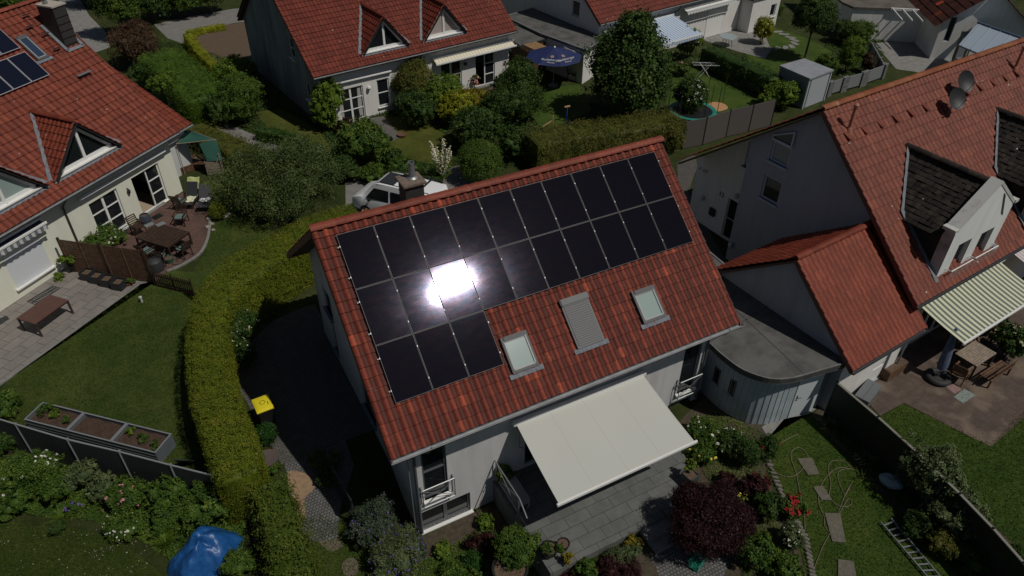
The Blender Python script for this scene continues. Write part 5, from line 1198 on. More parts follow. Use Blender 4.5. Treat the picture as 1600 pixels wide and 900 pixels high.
# slated dormers with white gable fronts
def slate_dormer(cx, w=3.8):
    y0 = .4; zb = 3.3; zk = 6.04; za = 7.33+.12; hw = w/2; x0, x1 = cx-hw, cx+hw
    f = MB(); P = lambda x, z, y: (x, y, z)
    # front sheet with openings
    ws = [(x0+.72, x0+1.58, 3.35, 5.12), (x0+2.25, x0+3.15, 3.35, 5.08)]
    wallp(f, (x0, y0, zb), (1, 0), w, za-zb, [(a-x0, b-x0, c-zb+.0, d-zb) for a, b, c, d in ws], depth=.2)
    tk = (za-zk)/hw
    fr_ = f.build('dormer', mat('white dormer render', (.76, .78, .77), .85, (.68, .7, .7), 1.2, .2, 60), ri, clip=[((cx, 0, za), (tk, 0, 1)), ((cx, 0, za), (-tk, 0, 1))])
    for k_, (a, b, c, d) in enumerate(ws):
        window(fr_, (0, y0, 0), (1, 0), a, b, c, d, mat('grey dormer frame', (.3, .31, .32), .5), 1, 1, depth=.18)
    # parapet coping band
    th_ = .42
    cp = MB()
    for s in (-1, 1):
        A = Vector((cx, y0-.02, za+.02)); B = Vector((cx+s*hw, y0-.02, zk+.02)); C = Vector((cx+s*hw, y0+th_, zk+.02)); D = Vector((cx, y0+th_, za+.02)); dn = Vector((0, 0, -.14))
        cp.quad(A, B, C, D); cp.quad(A, B, B+dn, A+dn); cp.quad(D, C, C+dn, D+dn)
        E = Vector((cx+s*(hw+.02), 0, 0))
        cp.box((cx+s*(hw+.1), y0+th_/2-.02, zk-.02), (.24, th_+.08, .12))
        cp.quad((cx+s*hw, y0, zb-.2), (cx+s*hw, y0+th_, zb-.2), (cx+s*hw, y0+th_, zk), (cx+s*hw, y0, zk)); cp.quad((cx+s*hw, y0+th_, zb-.2), (cx+s*(hw-.3), y0+th_, zb-.2), (cx+s*(hw-.3), y0+th_, zk), (cx+s*hw, y0+th_, zk))
    cp.build('coping', mat('weathered coping', (.52, .52, .5), .85, (.3, .3, .29), 1.6, .3, 30, detail=8, thr=(.5, .7)), fr_)
    q = MB(); q.poly([(cx+hw*.62, y0-.012, za-tk*hw*.62-.85), (cx+hw*.75, y0-.012, za-tk*hw*.75-.85), (cx+hw*.42, y0-.012, za-tk*hw*.42-.22), (cx+hw*.3, y0-.012, za-tk*hw*.3-.22)]); q.build('slot_window', M_dkmetal, fr_)
    # roof
    yb = (za-.25-IEZ)/tR; V0 = (hw, -(za-zk)-.0)
    for s in (-1, 1):
        V = Vector((s*(hw+.12), 0, -(za-zk)*(1+.12/hw)))
        tiles(fr_, 'dormer_roof', (cx, y0+th_-.05, za-.25), (0, 1, 0), V, yb-y0, V.length*1.08, .19, .21, T_slate, clip=[((0, IEY, IEZ+.03), (0, tR, -1))], amp=.02, flat=True)
        ch_ = MB(); ch_.poly([(cx+s*(hw-.05), y0+.1, zb), (cx+s*(hw-.05), y0+.1, zk-.3), (cx+s*(hw-.05), (zk-.3-IEZ)/tR+.1, zk-.3)]); ch_.build('cheek', mat('slate cheek', (.02, .019, .018), .8), fr_)
        # lead valley
        A = Vector((cx, yb+.05, za-.2)); B = Vector((cx+s*(hw+.1), (zk-.28-IEZ)/tR, zk-.25)); C = Vector((cx+s*(hw+.05), .3, IEZ+.3*tR)); b = MB(); sv = Vector((s, 0, 0)); up = NI
        for A_, B_ in ((A, B), (B, C)):
            n_ = 12; wv = [.025*math.sin(k*2.3) for k in range(n_+1)]
            for k in range(n_):
                a0 = A_+(B_-A_)*(k/n_)+up*.07; a1 = A_+(B_-A_)*((k+1)/n_)+up*.07; b.quad(a0-sv*.05, a1-sv*.05, a1+sv*(.15+wv[k+1])+up*.015, a0+sv*(.15+wv[k])+up*.015)
        b.build('flashing', M_lead, fr_)
    ridge(fr_, (cx, y0+th_, za-.18), (cx, yb+.1, za-.18), T_slate, .12, .36)
    # balcony rails
    for (a, b) in ((x0+.5, x0+1.95), (x0+2.1, x0+3.7)):
        r_ = MB(); yy = y0-.22
        for z in (3.42, 4.12): r_.tube([(a, y0, z), (a, yy, z), (b, yy, z), (b, y0, z)], .016 if z < 4 else .024, 6)
        for k in range(int((b-a)/.145)+1): r_.tube([(a+k*.145, yy, 3.42), (a+k*.145, yy, 4.12)], .008, 4)
        r_.build('balcony_rail', M_white, fr_)
    q = MB(); q.bar((x0+.1, y0-.14, 3.24), (x1-.3, y0-.14, 3.2), .34, .09); q.build('sill', M_conc, fr_)
slate_dormer(3.5); slate_dormer(9.9)
gs = stripe_mat('green striped cloth', (.6, .6, .44), (.12, .15, .125), .26, .52)
awning(ri, (1.38, .42, 2.62), (6.95, .42, 2.62), (1.38, -1.55, 2.15), (6.95, -1.55, 2.15), gs, M_white, valance=None)
ps = stripe_mat('pink striped cloth', (.6, .55, .56), (.42, .38, .4), .2)
awning(ri, (8.0, .42, 2.62), (12.6, .42, 2.62), (8.0, -1.55, 2.15), (12.6, -1.55, 2.15), ps, M_white)
# garage of the right house
gr = thing('garage', 'small garage with its own bright red tiled gable roof beside the round fronted shed', 'garage', (19.06, -6.87, 0), math.radians(5))
clipG = gable_roof(gr, -3.92, .46, -.46, 2.6, 2.85, 5.42, T_gar, .25, .36, rear_y=6.3, rear_z=2.75, amp=.035, gut=M_dkmetal)
wl = MB(); wallp(wl, (-3.66, 6.0, 0), (0, -1), 6.0, 6); wallp(wl, (-3.66, 0, 0), (1, 0), 3.9, 4, [(2.35, 3.3, .05, 2.1)]); wallp(wl, (.4, 6.0, 0), (-1, 0), 4.06, 4)
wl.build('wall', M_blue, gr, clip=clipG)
wl = MB(); wallp(wl, (-3.67, -.015, 0), (1, 0), 3.93, 2.5, [(2.36, 3.31, .0, 2.1)], depth=.01); wl.build('front_wall', M_wall, gr)
dm = MB(); dm.box((-.83, .1, 1.07), (.93, .05, 2.04)); d_ = dm.build('door', M_white, gr)
dm = MB()
for k in range(3): dm.box((-.83, .07, .5+.62*k), (.7, .02, .5))
dm.build('door_panel', M_white, d_)
dm = MB(); dm.tube([(-.45, .07, 1.05), (-.45, -.02, 1.05), (-.57, -.02, 1.05)], .014, 6); dm.build('handle', M_dkmetal, d_)
q = MB(); q.tube([(.3, -.5, 2.5), (.3, -.1, 2.2), (.3, -.1, .1)], .035, 8); q.build('downpipe', M_zinc, gr, smooth=True)

# ------------------------------------------------------------------ far top right
def TR(u, v, z=0.0): p = at(u, v, z); return (p.x, p.y)
wg = thing('garage', 'long white garage with flat brown roof beyond the round crowned tree at top right', 'garage')
Pg = [TR(1316, 3, 2.6), TR(1334, 11, 2.6), TR(1392, 13, 2.6), TR(1462, 17, 2.6), (60, 24), (52, 30)]
q = MB(); q.prism(Pg, 2.45, 2.6); q.build('roof', mat('brown felt', (.14, .12, .10), .9, (.08, .07, .06), .8, .3, 40), wg)
q = MB(); c0 = np.mean(np.array(Pg), 0); q.prism([tuple(c0+(np.array(p)-c0)*.97) for p in Pg], 0, 2.45); q.build('wall', M_wall, wg)
cp_ = thing('carport', 'white post and beam carport frame in front of the long white garage', 'carport')
q = MB(); A = at(1392, 14, 2.55); B = at(1462, 18, 2.55); dd = (B-A); 
q.bar(A, B, .14, .18); q.build('beam', M_white, cp_)
F0 = at(1380, 62, 0); q = MB(); q.bar(F0, F0+Vector((0, 0, 2.3)), .1, .1); q.build('post', M_white, cp_)
for k in range(5):
    q = MB(); a = A+dd*(k/4.5+.04); q.bar(a, a+Vector((-1.3, -2.0, -.12)), .06, .12); q.build('rafter', M_white, cp_)
fh = thing('house', 'dark brown roofed house with a white gable in the top right corner', 'house', (at(1452, 92).x, at(1452, 92).y, 0), math.radians(-35))
q = MB(); wallp(q, (0, 0, 0), (1, 0), 6, 7, [(.5, .95, 1.4, 3.2), (1.6, 2.7, .1, 2.2)]); wallp(q, (0, 9, 0), (0, -1), 9, 7)
q.build('wall', M_wall, fh, clip=[((0, 0, 4.2), (-.55, 0, 1))] if False else [((0, 0, 3.0), (-.75, 0, 1)), ((6, 0, 3.0), (.75, 0, 1))])
window(fh, (0, 0, 0), (1, 0), .5, .95, 1.4, 3.2, mat('blue window frame', (.1, .14, .22), .5), 1, 1)
window(fh, (0, 0, 0), (1, 0), 1.6, 2.7, .1, 2.2, mat('grey door', (.3, .32, .36), .5), 1, 1, name='door', pane=mat('grey door', (.3, .32, .36)))
tiles(fh, 'roof', (3, -.4, 5.25), (0, 1, 0), (3.6, 0, -2.7), 10, 4.5, .5, .6, T_brown, amp=.05); tiles(fh, 'rear_roof', (3, -.4, 5.25), (0, 1, 0), (-3.6, 0, -2.7), 10, 4.5, .5, .6, T_brown, amp=.05)
ml = thing('lean_to_roof', 'pale blue standing seam metal roof behind the ridge of the big right house', 'roof')
Pm = [at(1498, 70, 2.9), at(1528, 36, 2.9), at(1680, 90, 2.9), at(1640, 130, 2.9)]
q = MB(); q.prism([(p.x, p.y) for p in Pm], 2.8, 2.9); q.build('metal_sheet', mat('blue grey metal', (.34, .40, .48), .5, metal=.2), ml)
q = MB()
for k in range(9):
    t = (k+.3)/9; a = Pm[0]+(Pm[3]-Pm[0])*t; b = Pm[1]+(Pm[2]-Pm[1])*t; q.bar(a+Vector((0, 0, .02)), b+Vector((0, 0, .02)), .04, .05)
q.build('standing_seam', MATS['blue grey metal'], ml)
q = MB(); q.bar(Pm[1]+Vector((0, 0, .05)), Pm[2]+Vector((0, 0, .05)), .25, .12); q.build('ridge_cap', mat('dark blue trim', (.05, .07, .12), .5), ml)
for p in Pm:
    q = MB(); q.box((p.x, p.y, 1.4), (.12, .12, 2.8)); q.build('post', M_greywood, ml)

# ------------------------------------------------------------------ hedges
def hp(L, z): return [at(u, v, z) for u, v in L]
# main curved hedge: outline of its top surface as pairs left edge / right edge
Lh = [(540, 318), (470, 342), (405, 376), (345, 412), (305, 455), (292, 510), (290, 565), (297, 625), (318, 690), (338, 738)]
Rh = [(572, 338), (520, 352), (470, 380), (420, 412), (372, 448), (352, 495), (352, 545), (368, 605), (396, 680), (408, 738)]
ZH = 2.3
cs_, ws_ = [], []
for a, b in zip(Lh, Rh):
    A, B = at(*a, ZH), at(*b, ZH); cs_.append((A+B)/2); ws_.append((A-B).length)
def resample(P, Wd, n=4):
    out = smooth_poly(P, n, False); w = []
    for i in range(len(P)-1):
        for k in range(n): w.append(Wd[i]+(Wd[i+1]-Wd[i])*k/n)
    w.append(Wd[-1]); return out, w
c_, w_ = resample(cs_, ws_); w_ = [min(2.15, max(1.2, x)) for x in w_]
hedge('hedge', 'long curved yellow green clipped hedge between the left lawn and the white house', c_, w_, ZH, F_hedge, leaf=.05, dens=1.2, lump=.025)
c_ = hp([(418, 752), (431, 800), (445, 850), (458, 900), (470, 960)], 1.5)
hedge('hedge', 'lower looser hedge running off the bottom edge beside the little gate', smooth_poly(c_, 3, False), 1.2, 1.5, F_hedge2, leaf=.075, dens=1.1, lump=.1)
c_ = hp([(830, 215), (880, 205), (950, 196), (1010, 188), (1058, 180)], 1.9)
hedge('hedge', 'olive brown clipped hedge behind the ridge of the white house, below the big tree', smooth_poly(c_, 3, False), 2.0, 1.95, F_olivehedge, leaf=.07, dens=1.0, lump=.08)
c_ = hp([(247, 82), (290, 118), (322, 150)], 2.0)
hedge('hedge', 'thick dark green clipped hedge block beside the yellow hedge at the top left', smooth_poly(c_, 3, False), 3.0, 2.1, F_block, leaf=.08, dens=.9, lump=.09)
c_ = hp([(292, 52), (308, 74), (328, 95), (345, 112)], .9)
hedge('hedge', 'narrow bright yellow hedge edging the brown soil bed', smooth_poly(c_, 3, False), .75, .95, F_yellow, leaf=.08, dens=.6, lump=.09)
c_ = hp([(292, 48), (318, 42), (350, 37)], .5)
hedge('hedge', 'low yellow hedge along the road above the brown soil bed', c_, .5, .5, F_yellow, leaf=.08, dens=.6, lump=.06)
c_ = hp([(300, 200), (335, 215), (372, 232), (410, 252), (440, 262)], .8)
hedge('hedge', 'straggly olive hedge with orange shoots along the footpath', smooth_poly(c_, 3, False), 1.9, .95, F_olivehedge, leaf=.09, dens=.6, lump=.14)
c_ = hp([(1106, 72), (1140, 88), (1180, 105), (1214, 122)], 1.5)
hedge('hedge', 'dark loose hedge between the two small lawns at the upper right', smooth_poly(c_, 3, False), 1.3, 1.6, F_dark, leaf=.1, dens=.6, lump=.14)
c_ = hp([(405, 202), (440, 210), (470, 222), (500, 238)], .6)
hedge('hedge', 'low dark hedge between the footpath and the upper lawn', c_, .9, .8, F_dark, leaf=.08, dens=.6, lump=.1)

# ------------------------------------------------------------------ trees
p = at(985, 185)
K = [(0, 0, 3.3, 1.9, 1.9, 2.0), (0, 0, 4.9, 1.2, 1.2, 1.4), (-1.1, -.4, 2.6, 1.3, 1.3, 1.3), (1.15, .1, 2.6, 1.3, 1.3, 1.3), (.2, -1.1, 2.2, 1.3, 1.2, 1.1), (-.5, .8, 3.6, 1.2, 1.2, 1.2), (.8, .5, 3.9, 1.1, 1.0, 1.1), (-1.4, .4, 3.4, .9, .9, .9), (-.4, -.7, 4.2, .9, .9, 1.0), (.1, .1, 5.7, .7, .7, .8), (1.6, -.5, 3.3, .8, .8, .8)]
tree('deciduous_tree', 'big dense dark green tree standing left of the blue striped awning', p.x-.1, p.y+.4, 6.4, 1.6, K, F_dark, 34000, .17, core=.66, rough=.2, tr=.16, spread=.13, aspect=.7)
p = at(1257, 92)
K = [(0, 0, 3.3, 1.3, 1.3, 1.15), (-.6, .2, 3.1, .9, .9, .8), (.7, -.2, 3.2, .8, .8, .8), (0, .5, 4.0, .8, .8, .6), (.1, -.6, 2.9, .8, .8, .7)]
tree('round_crowned_tree', 'small round crowned tree on a clear stem behind the grey shed', p.x, p.y, 4.2, 2.0, K, F_dark, 15000, .13, core=.7, tr=.07)
p = at(440, 345)
K = [(0, 0, 1.5, 1.3, 1.3, .9), (-1.5, -.1, 1.5, 1.0, 1.0, .8), (1.5, .5, 1.5, 1.0, .9, .8), (-.5, 1.2, 2.3, .9, .9, .7), (.9, -1.0, 1.3, .9, .8, .6), (-1.0, -1.2, 1.3, .8, .8, .6), (.4, .4, 2.7, .7, .7, .55), (2.4, .1, 1.5, .65, .65, .5), (-2.4, .9, 1.8, .75, .7, .55), (1.3, 1.7, 2.1, .8, .8, .6), (-1.6, 1.9, 1.9, .7, .7, .55), (2.2, 1.3, 1.9, .6, .6, .5), (.1, -1.9, 1.0, .6, .6, .5)]
tree('spreading_tree', 'wide grey green spreading tree between the brick terrace and the white van', p.x+.55, p.y+1.0, 3.2, .8, K, F_olive, 34000, .11, core=.5, rough=.26, tr=.11, aspect=.4, spread=.22)
p = at(810, 190)
K = [(0, 0, 1.9, 1.25, 1.2, 1.5), (.3, .2, 3.0, .8, .8, .9), (-.5, -.2, 1.4, .9, .9, 1.0), (.5, -.4, 1.4, .9, .8, 1.0)]
tree('bushy_tree', 'dark bushy tree left of the blue parasol', p.x, p.y, 3.6, .7, K, F_dark, 15000, .1, core=.74)
p = at(267, 176)
K = [(0, 0, 1.9, .6, .6, .5), (.5, .2, 2.1, .4, .4, .35), (-.5, .1, 2.0, .4, .4, .3)]
tree('young_tree', 'thin young tree over the wooden arch beside the footpath', p.x, p.y, 2.3, 1.5, K, F_bright, 2600, .1, core=.4, tr=.04)
p = at(205, 75)
K = [(0, 0, 3.0, 1.5, 1.5, 1.6), (-.8, .4, 3.9, 1.1, 1.1, 1.1), (.9, .2, 3.6, 1.1, 1.0, 1.1), (.2, -.7, 2.4, 1.1, 1.0, 1.0)]
tree('deciduous_tree', 'green leafy tree behind the slate chimney at the top left', p.x, p.y+2.5, 5.0, 1.0, K, F_mid, 15000, .14, core=.7)
p = at(1575, 60)
K = [(0, 0, 4.6, 2.0, 2.0, 1.5), (-1.4, .3, 4.4, 1.3, 1.3, 1.1), (1.5, -.3, 4.9, 1.4, 1.3, 1.2), (.3, 1.2, 5.6, 1.3, 1.3, 1.0), (-.5, -1.2, 4.0, 1.1, 1.1, .9)]
tree('airy_tree', 'airy olive brown tree over the pale blue metal roof in the top right corner', p.x-.5, p.y+3.5, 6.2, 2.8, K, F_olivehedge, 13000, .11, core=.0, rough=.25, spread=.2, tr=.12, aspect=.4)
for i, (u, v, w, lab) in enumerate([(245, 18, 1.5, 'dark tree at the top edge left of the road'), (292, 10, 1.6, 'bright tree crown at the top edge over the road'), (335, 5, 1.3, 'dark shrubby tree at the top edge close to the mottled gable'), (20, 8, 1.6, 'dark tree in the top left corner beyond the ridge'), (150, -8, 1.7, 'dark tree at the top edge behind the slate chimney'), (205, -12, 1.9, 'tall dark tree at the top edge between pavement and road')]):
    p = at(u, v+22); K = [(0, 0, 1.9, w, w, w), (.6*w, .1, 2.1, w*.6, w*.6, w*.6), (-.6*w, .2, 2.0, w*.65, w*.6, w*.6), (0, -.5*w, 1.6, w*.6, w*.6, w*.6)]
    tree('deciduous_tree', lab, p.x, p.y+1.2, 4.0, .8, K, [F_dark, F_mid, F_dark, F_mid, F_dark, F_dark][i], 7500, .16, core=.76)
p = at(692, 292)
o = tree('blossoming_tree', 'slender white flowering shrub tree behind the ridge beside the round clipped bush', p.x, p.y, 2.6, .8, [(0, 0, 1.2, .5, .5, .7)], F_bright, 900, .08, core=.3, tr=.03)
V = []; 
Pw = []; Nw = []
for k in range(9):
    a = k*.7+.2; e = .55+.08*(k % 3); L_ = .75+.25*(k % 2)
    for t in np.linspace(.1, 1, 34):
        Pw += [[math.cos(a)*e*t*L_+RNG.normal(0, .04), math.sin(a)*e*t*L_+RNG.normal(0, .04), .7+1.9*t*L_+RNG.normal(0, .04)] for _ in range(5)]
Pw = np.array(Pw); A, B = leaf_quads(Pw, np.tile([0, 0, 1.0], (len(Pw), 1)), .085, .9, .8)
quads_obj('blossoms', A, B, RNG.random(len(Pw)), mat('ivory petals', (.6, .56, .42), .7), o)

# ------------------------------------------------------------------ shrubs: label, px, py, half width, half height, leaves, leaf size, extras
B = [
 ('clipped round green bush right of the white flowering shrub tree', 750, 252, 43, 38, F_mid, .07, dict(k=3, rough=.03, dens=1.2)),
 ('low bushy shrub at the left edge by the terrace corner', 8, 632, 26, 22, F_mid, .09, {}),
 ('bronze leaved bush behind the red roofed side building at the top left', 205, 70, 42, 36, F_brownred, .1, dict(rough=.16)),
 ('bronze green bush at the foot of the thick clipped hedge', 235, 118, 26, 26, F_dark, .1, {}),
 ('yellow green bush at the corner of the brown soil bed', 368, 112, 32, 26, F_bright, .1, {}),
 ('round mid green bush beside the footpath under the soil bed', 375, 152, 40, 40, F_mid, .09, {}),
 ('dark green bush between the footpath and the thick clipped hedge', 345, 170, 28, 30, F_dark, .09, {}),
 ('climbing yellow green shrub on the corner of the top house', 510, 162, 28, 46, F_bright, .13, dict(ry=.7, rough=.14)),
 ('low yellow green shrub below the climber at the top house corner', 507, 182, 24, 24, F_bright, .13, {}),
 ('glossy leaved bush in front of the left terrace door of the top house', 568, 222, 48, 38, F_mid, .15, dict(rough=.12)),
 ('small purple leaved bush behind the glossy leaved bush', 540, 197, 16, 14, F_purple, .09, {}),
 ('tall bronze green rounded bush between the two halves of the top house', 648, 132, 40, 44, F_olivehedge, .09, dict(k=5, rough=.06)),
 ('dark part shaded bush under the bronze green rounded bush', 650, 168, 36, 30, F_dark, .1, {}),
 ('bright green bush joining the bronze bush to the golden bush', 695, 145, 34, 34, F_bright, .1, {}),
 ('golden yellow bush in the middle of the top garden', 735, 162, 40, 26, F_gold, .1, {}),
 ('yellow green bush left of the golden yellow bush', 712, 168, 30, 30, F_yellow, .1, {}),
 ('dark green bush directly below the golden yellow bush', 740, 200, 46, 38, F_dark, .12, {}),
 ('dark bush below the terrace door with the flower pots', 790, 132, 20, 20, F_dark, .09, {}),
 ('dark bush in front of the right end of the top house', 790, 170, 38, 38, F_dark, .1, {}),
 ('shaded bush between the olive hedge and the round clipped bush', 800, 222, 26, 30, F_dark, .1, {}),
 ('low green shrub behind the white van at its nose', 585, 270, 26, 14, F_mid, .09, {}),
 ('low green shrub behind the white van above the chimney', 630, 262, 26, 18, F_mid, .09, {}),
 ('low dark shrub behind the roof bars of the white van', 672, 280, 24, 14, F_dark, .09, {}),
 ('dark shrub right of the glossy leaved bush', 612, 246, 20, 16, F_dark, .09, {}),
 ('green shrub at the end of the upper lawn', 535, 262, 28, 22, F_dark, .09, {}),
 ('rounded olive shrub at the right end of the olive hedge', 1052, 208, 24, 30, F_olivehedge, .08, dict(k=4)),
 ('dark bush with many white flowers right of the big tree', 1078, 150, 27, 40, F_dark, .09, dict(flower=P_white, nf=170, fs=.09)),
 ('cream flowering bush below the end of the blue striped awning', 1078, 66, 20, 28, F_bright, .1, dict(flower=P_cream, nf=420, fs=.13)),
 ('small rose bush with faded pink flowers beside the big tree', 1068, 108, 14, 12, F_mid, .09, dict(flower=P_pink, nf=40, fs=.09)),
 ('bright green leafy bush at the end of the dark screen fence', 1222, 148, 30, 23, F_bright, .12, {}),
 ('small bright bush left of the bright green leafy bush', 1195, 158, 14, 14, F_bright, .1, {}),
 ('yellow green upright conifer behind the grey shed', 1329, 84, 20, 32, F_bright, .08, dict(k=4, rough=.06)),
 ('dark green bush behind the yellow green conifer', 1340, 52, 26, 22, F_mid, .09, {}),
 ('low green bush between the grey shed and the conifer', 1292, 100, 22, 18, F_mid, .09, {}),
 ('small reddish bush inside the corner of the gabion fence', 1358, 98, 12, 18, F_brownred, .08, {}),
 ('variegated yellow white bush beside the small white garage', 1193, 46, 18, 24, F_yellow, .1, dict(flower=P_cream, nf=90, fs=.09)),
 ('green bush at the top edge right of the small white garage', 1210, 18, 14, 14, F_mid, .1, {}),
 ('dark green bush between the round crowned tree and the long white garage', 1318, 48, 20, 20, F_dark, .1, {}),
 ('small clipped golden green ball at the edge of the brick terrace', 339, 330, 15, 15, F_hedge, .05, dict(k=2, rough=.03, dens=1.3)),
 ('rose bush with white flowers behind the timber screen', 158, 372, 34, 17, F_mid, .07, dict(flower=P_white, nf=60, fs=.09, rough=.16)),
 ('dark bush with red shoots at the inner bend of the long hedge', 374, 450, 27, 29, F_dark, .07, dict(base_z=0)),
 ('white flowering dark bush overgrowing the long curved hedge', 368, 512, 36, 26, F_dark, .07, dict(flower=P_cream, nf=60, fs=.06, zoff=.5)),
 ('white flowering bush beside the shaded paved yard', 385, 552, 17, 32, F_dark, .07, dict(flower=P_cream, nf=40, fs=.06)),
 ('low green ground cover plant at the foot of the long hedge near the house corner', 466, 432, 14, 8, F_ivy, .05, {}),
 ('low green plant at the foot of the long hedge near the rock', 425, 444, 18, 9, F_ivy, .05, {}),
 ('dense glossy green bush below the yellow lidded bin', 415, 680, 18, 26, F_ivy, .06, dict(k=4)),
 ('small bushy plant beside the round brown table', 428, 735, 12, 12, F_mid, .06, {}),
 ('white rose bush in the bottom left border', 50, 738, 36, 42, F_mid, .07, dict(flower=P_white, nf=60, fs=.11, rough=.16)),
 ('dark conifer like shrub at the left edge by the dark fence', 8, 694, 16, 24, F_dark, .06, {}),
 ('low rose bush with big white flowers near the left edge', 25, 775, 30, 24, F_mid, .08, dict(flower=P_white, nf=16, fs=.12)),
 ('pink flowering low shrub at the left edge of the daisy lawn', 8, 800, 20, 12, F_mid, .07, dict(flower=P_pink, nf=10, fs=.12)),
 ('green perennial clump right of the white rose bush', 92, 765, 28, 28, F_mid, .07, {}),
 ('grey green upright shrub against the dark fence', 128, 745, 26, 30, F_grey, .08, dict(rough=.16)),
 ('dark grey green shrub below the second fence post', 160, 760, 24, 24, F_grey, .08, {}),
 ('dense green shrub with violet spikes at its foot', 115, 790, 18, 14, F_mid, .06, dict(flower=P_violet, nf=22, fs=.07)),
 ('small round dark bush standing alone on the daisy lawn', 91, 824, 14, 11, F_dark, .05, dict(k=3)),
 ('pink flowering rose in the middle of the bottom left border', 200, 775, 34, 28, F_mid, .07, dict(flower=P_pink, nf=20, fs=.11)),
 ('green shrub with small white asters on the daisy lawn edge', 190, 822, 30, 18, F_mid, .06, dict(flower=P_white, nf=40, fs=.07)),
 ('tall green leafy shrub against the last dark fence panel', 262, 770, 34, 30, F_mid, .09, {}),
 ('broad leafy shrub behind the blue tarpaulin', 320, 795, 44, 36, F_mid, .09, dict(rough=.14)),
 ('leafy shrub above the blue tarpaulin', 270, 808, 34, 24, F_mid, .09, {}),
 ('low plants right of the blue tarpaulin', 372, 885, 28, 22, F_mid, .06, {}),
 ('large grey green lavender bush left of the basement window', 585, 818, 38, 36, F_lav, .06, dict(flower=P_violet, nf=60, fs=.05, rough=.14)),
 ('purple flowering bush at the bottom edge under the basement window', 615, 868, 48, 40, F_grey, .06, dict(flower=P_violet, nf=260, fs=.05)),
 ('green bush with purple hue at the white house corner', 642, 838, 24, 26, F_lav, .06, dict(flower=P_violet, nf=70, fs=.05)),
 ('bright fern like plant in front of the basement window', 690, 838, 16, 12, F_bright, .08, {}),
 ('rounded blue green shrub in the front bed', 738, 856, 24, 20, F_ivy, .06, dict(k=4)),
 ('low grey shrub beside the rounded blue green shrub', 704, 872, 24, 18, F_mid, .06, {}),
 ('green cushion shrub at the bottom edge left of the black pot', 742, 890, 30, 22, F_mid, .06, {}),
 ('dark purple heuchera like plant under the patio wall', 755, 825, 26, 14, F_purple, .07, {}),
 ('dark green bush against the end of the raised patio', 806, 856, 38, 28, F_mid, .06, dict(base_z=0)),
 ('fern growing beside the patio wall', 757, 792, 15, 14, F_bright, .07, dict(rough=.2)),
 ('dark red leaved plant at the bottom edge before the patio', 888, 880, 24, 15, F_purple, .06, {}),
 ('compact green rhododendron like shrub at the patio edge', 918, 888, 20, 16, F_mid, .07, {}),
 ('grey green double cushion on the gravel bed', 962, 872, 22, 12, F_grey, .05, dict(k=4)),
 ('small grey green cushion beside the steps', 985, 862, 16, 11, F_grey, .05, dict(k=3)),
 ('yellow green creeping plant at the corner of the patio steps', 988, 850, 15, 9, F_gold, .05, {}),
 ('dark maroon ground plant at the bottom edge left of the cobbles', 970, 893, 34, 14, F_purple, .06, {}),
 ('dense green shrub under the right corner of the cream awning', 1100, 672, 30, 24, F_mid, .06, dict(flower=P_white, nf=26, fs=.09)),
 ('shrub with white flowers in front of the round shed', 1140, 690, 26, 24, F_dark, .06, dict(flower=P_white, nf=40, fs=.07)),
 ('conical dark conifer in the bed before the round shed', 1165, 706, 24, 28, F_dark, .05, dict(k=3)),
 ('yellow flowering green bush beside the square planter', 1095, 706, 22, 18, F_mid, .06, dict(flower=P_yellow, nf=10, fs=.08)),
 ('red leaved bush above the maroon maple', 1132, 750, 16, 12, F_purple, .06, {}),
 ('crimson leaved shrub right of the maroon maple', 1180, 758, 22, 24, F_purple, .07, dict(flower=P_red, nf=30, fs=.06)),
 ('yellow rose beside the maroon maple', 1160, 780, 10, 9, F_mid, .06, dict(flower=P_yellow, nf=16, fs=.11)),
 ('dark shrub with red buds by the shed door', 1200, 700, 18, 30, F_dark, .06, dict(flower=P_red, nf=14, fs=.1)),
 ('green bush between the maple and the red poppies', 1205, 790, 24, 24, F_dark, .06, {}),
 ('red poppy like flowers beside the lawn edge', 1240, 794, 22, 20, F_mid, .06, dict(flower=P_red, nf=46, fs=.17)),
 ('large green bush at the bottom edge right of the maroon maple', 1180, 862, 34, 32, F_mid, .08, {}),
 ('grey leaved shrub with tiny white flowers against the rock edging', 1235, 838, 22, 22, F_grey, .05, dict(flower=P_white, nf=60, fs=.05)),
 ('green shrub at the bottom edge beside the rock edging', 1225, 885, 30, 22, F_mid, .07, {}),
 ('tall grey green shrub leaning over the dark fence', 1452, 738, 48, 54, F_grey, .08, dict(rough=.24, k=12)),
 ('grey green shrub below the tall shrub on the dark fence', 1492, 806, 46, 44, F_grey, .08, dict(rough=.24, k=12)),
 ('low dark shrub in the shade behind the ladder', 1440, 820, 28, 22, F_dark, .06, {}),
 ('olive perennial clump right of the ladder', 1478, 852, 28, 24, F_olivehedge, .06, {}),
 ('dark shrub at the bottom edge beside the fence foot', 1525, 880, 30, 24, F_dark, .06, {}),
 ('yellow flowering bush under the end of the green striped awning', 1580, 535, 30, 34, F_dark, .1, dict(flower=P_cream, nf=50, fs=.14)),
 ('dark bush in the shadow under the green striped awning', 1545, 500, 34, 18, F_dark, .1, {}),
 ('dark bush with pink roses in the bottom right corner', 1592, 870, 20, 22, F_dark, .07, dict(flower=P_pink, nf=10, fs=.12)),
 ('leafy plant against the corner of the shaded yard', 497, 718, 16, 15, F_mid, .07, {}),
 ('grey feathery bush behind the top of the metal gate', 522, 715, 14, 14, F_grey, .06, {}),
 ('dark bush in the shade under the left gable wall', 510, 745, 18, 14, F_dark, .06, {}),
]
for lab, u, v, w, h, m_, lf, kw in B:
    bush('shrub', lab, 'shrub', u, v, w, h, m_, leaf=lf, **kw)
o = bush('maple_shrub', 'large dark maroon dome shaped maple beside the patio steps', 'shrub', 1113, 812, 68, 60, F_maple, leaf=.06, k=6, rough=.05, dens=1.3)
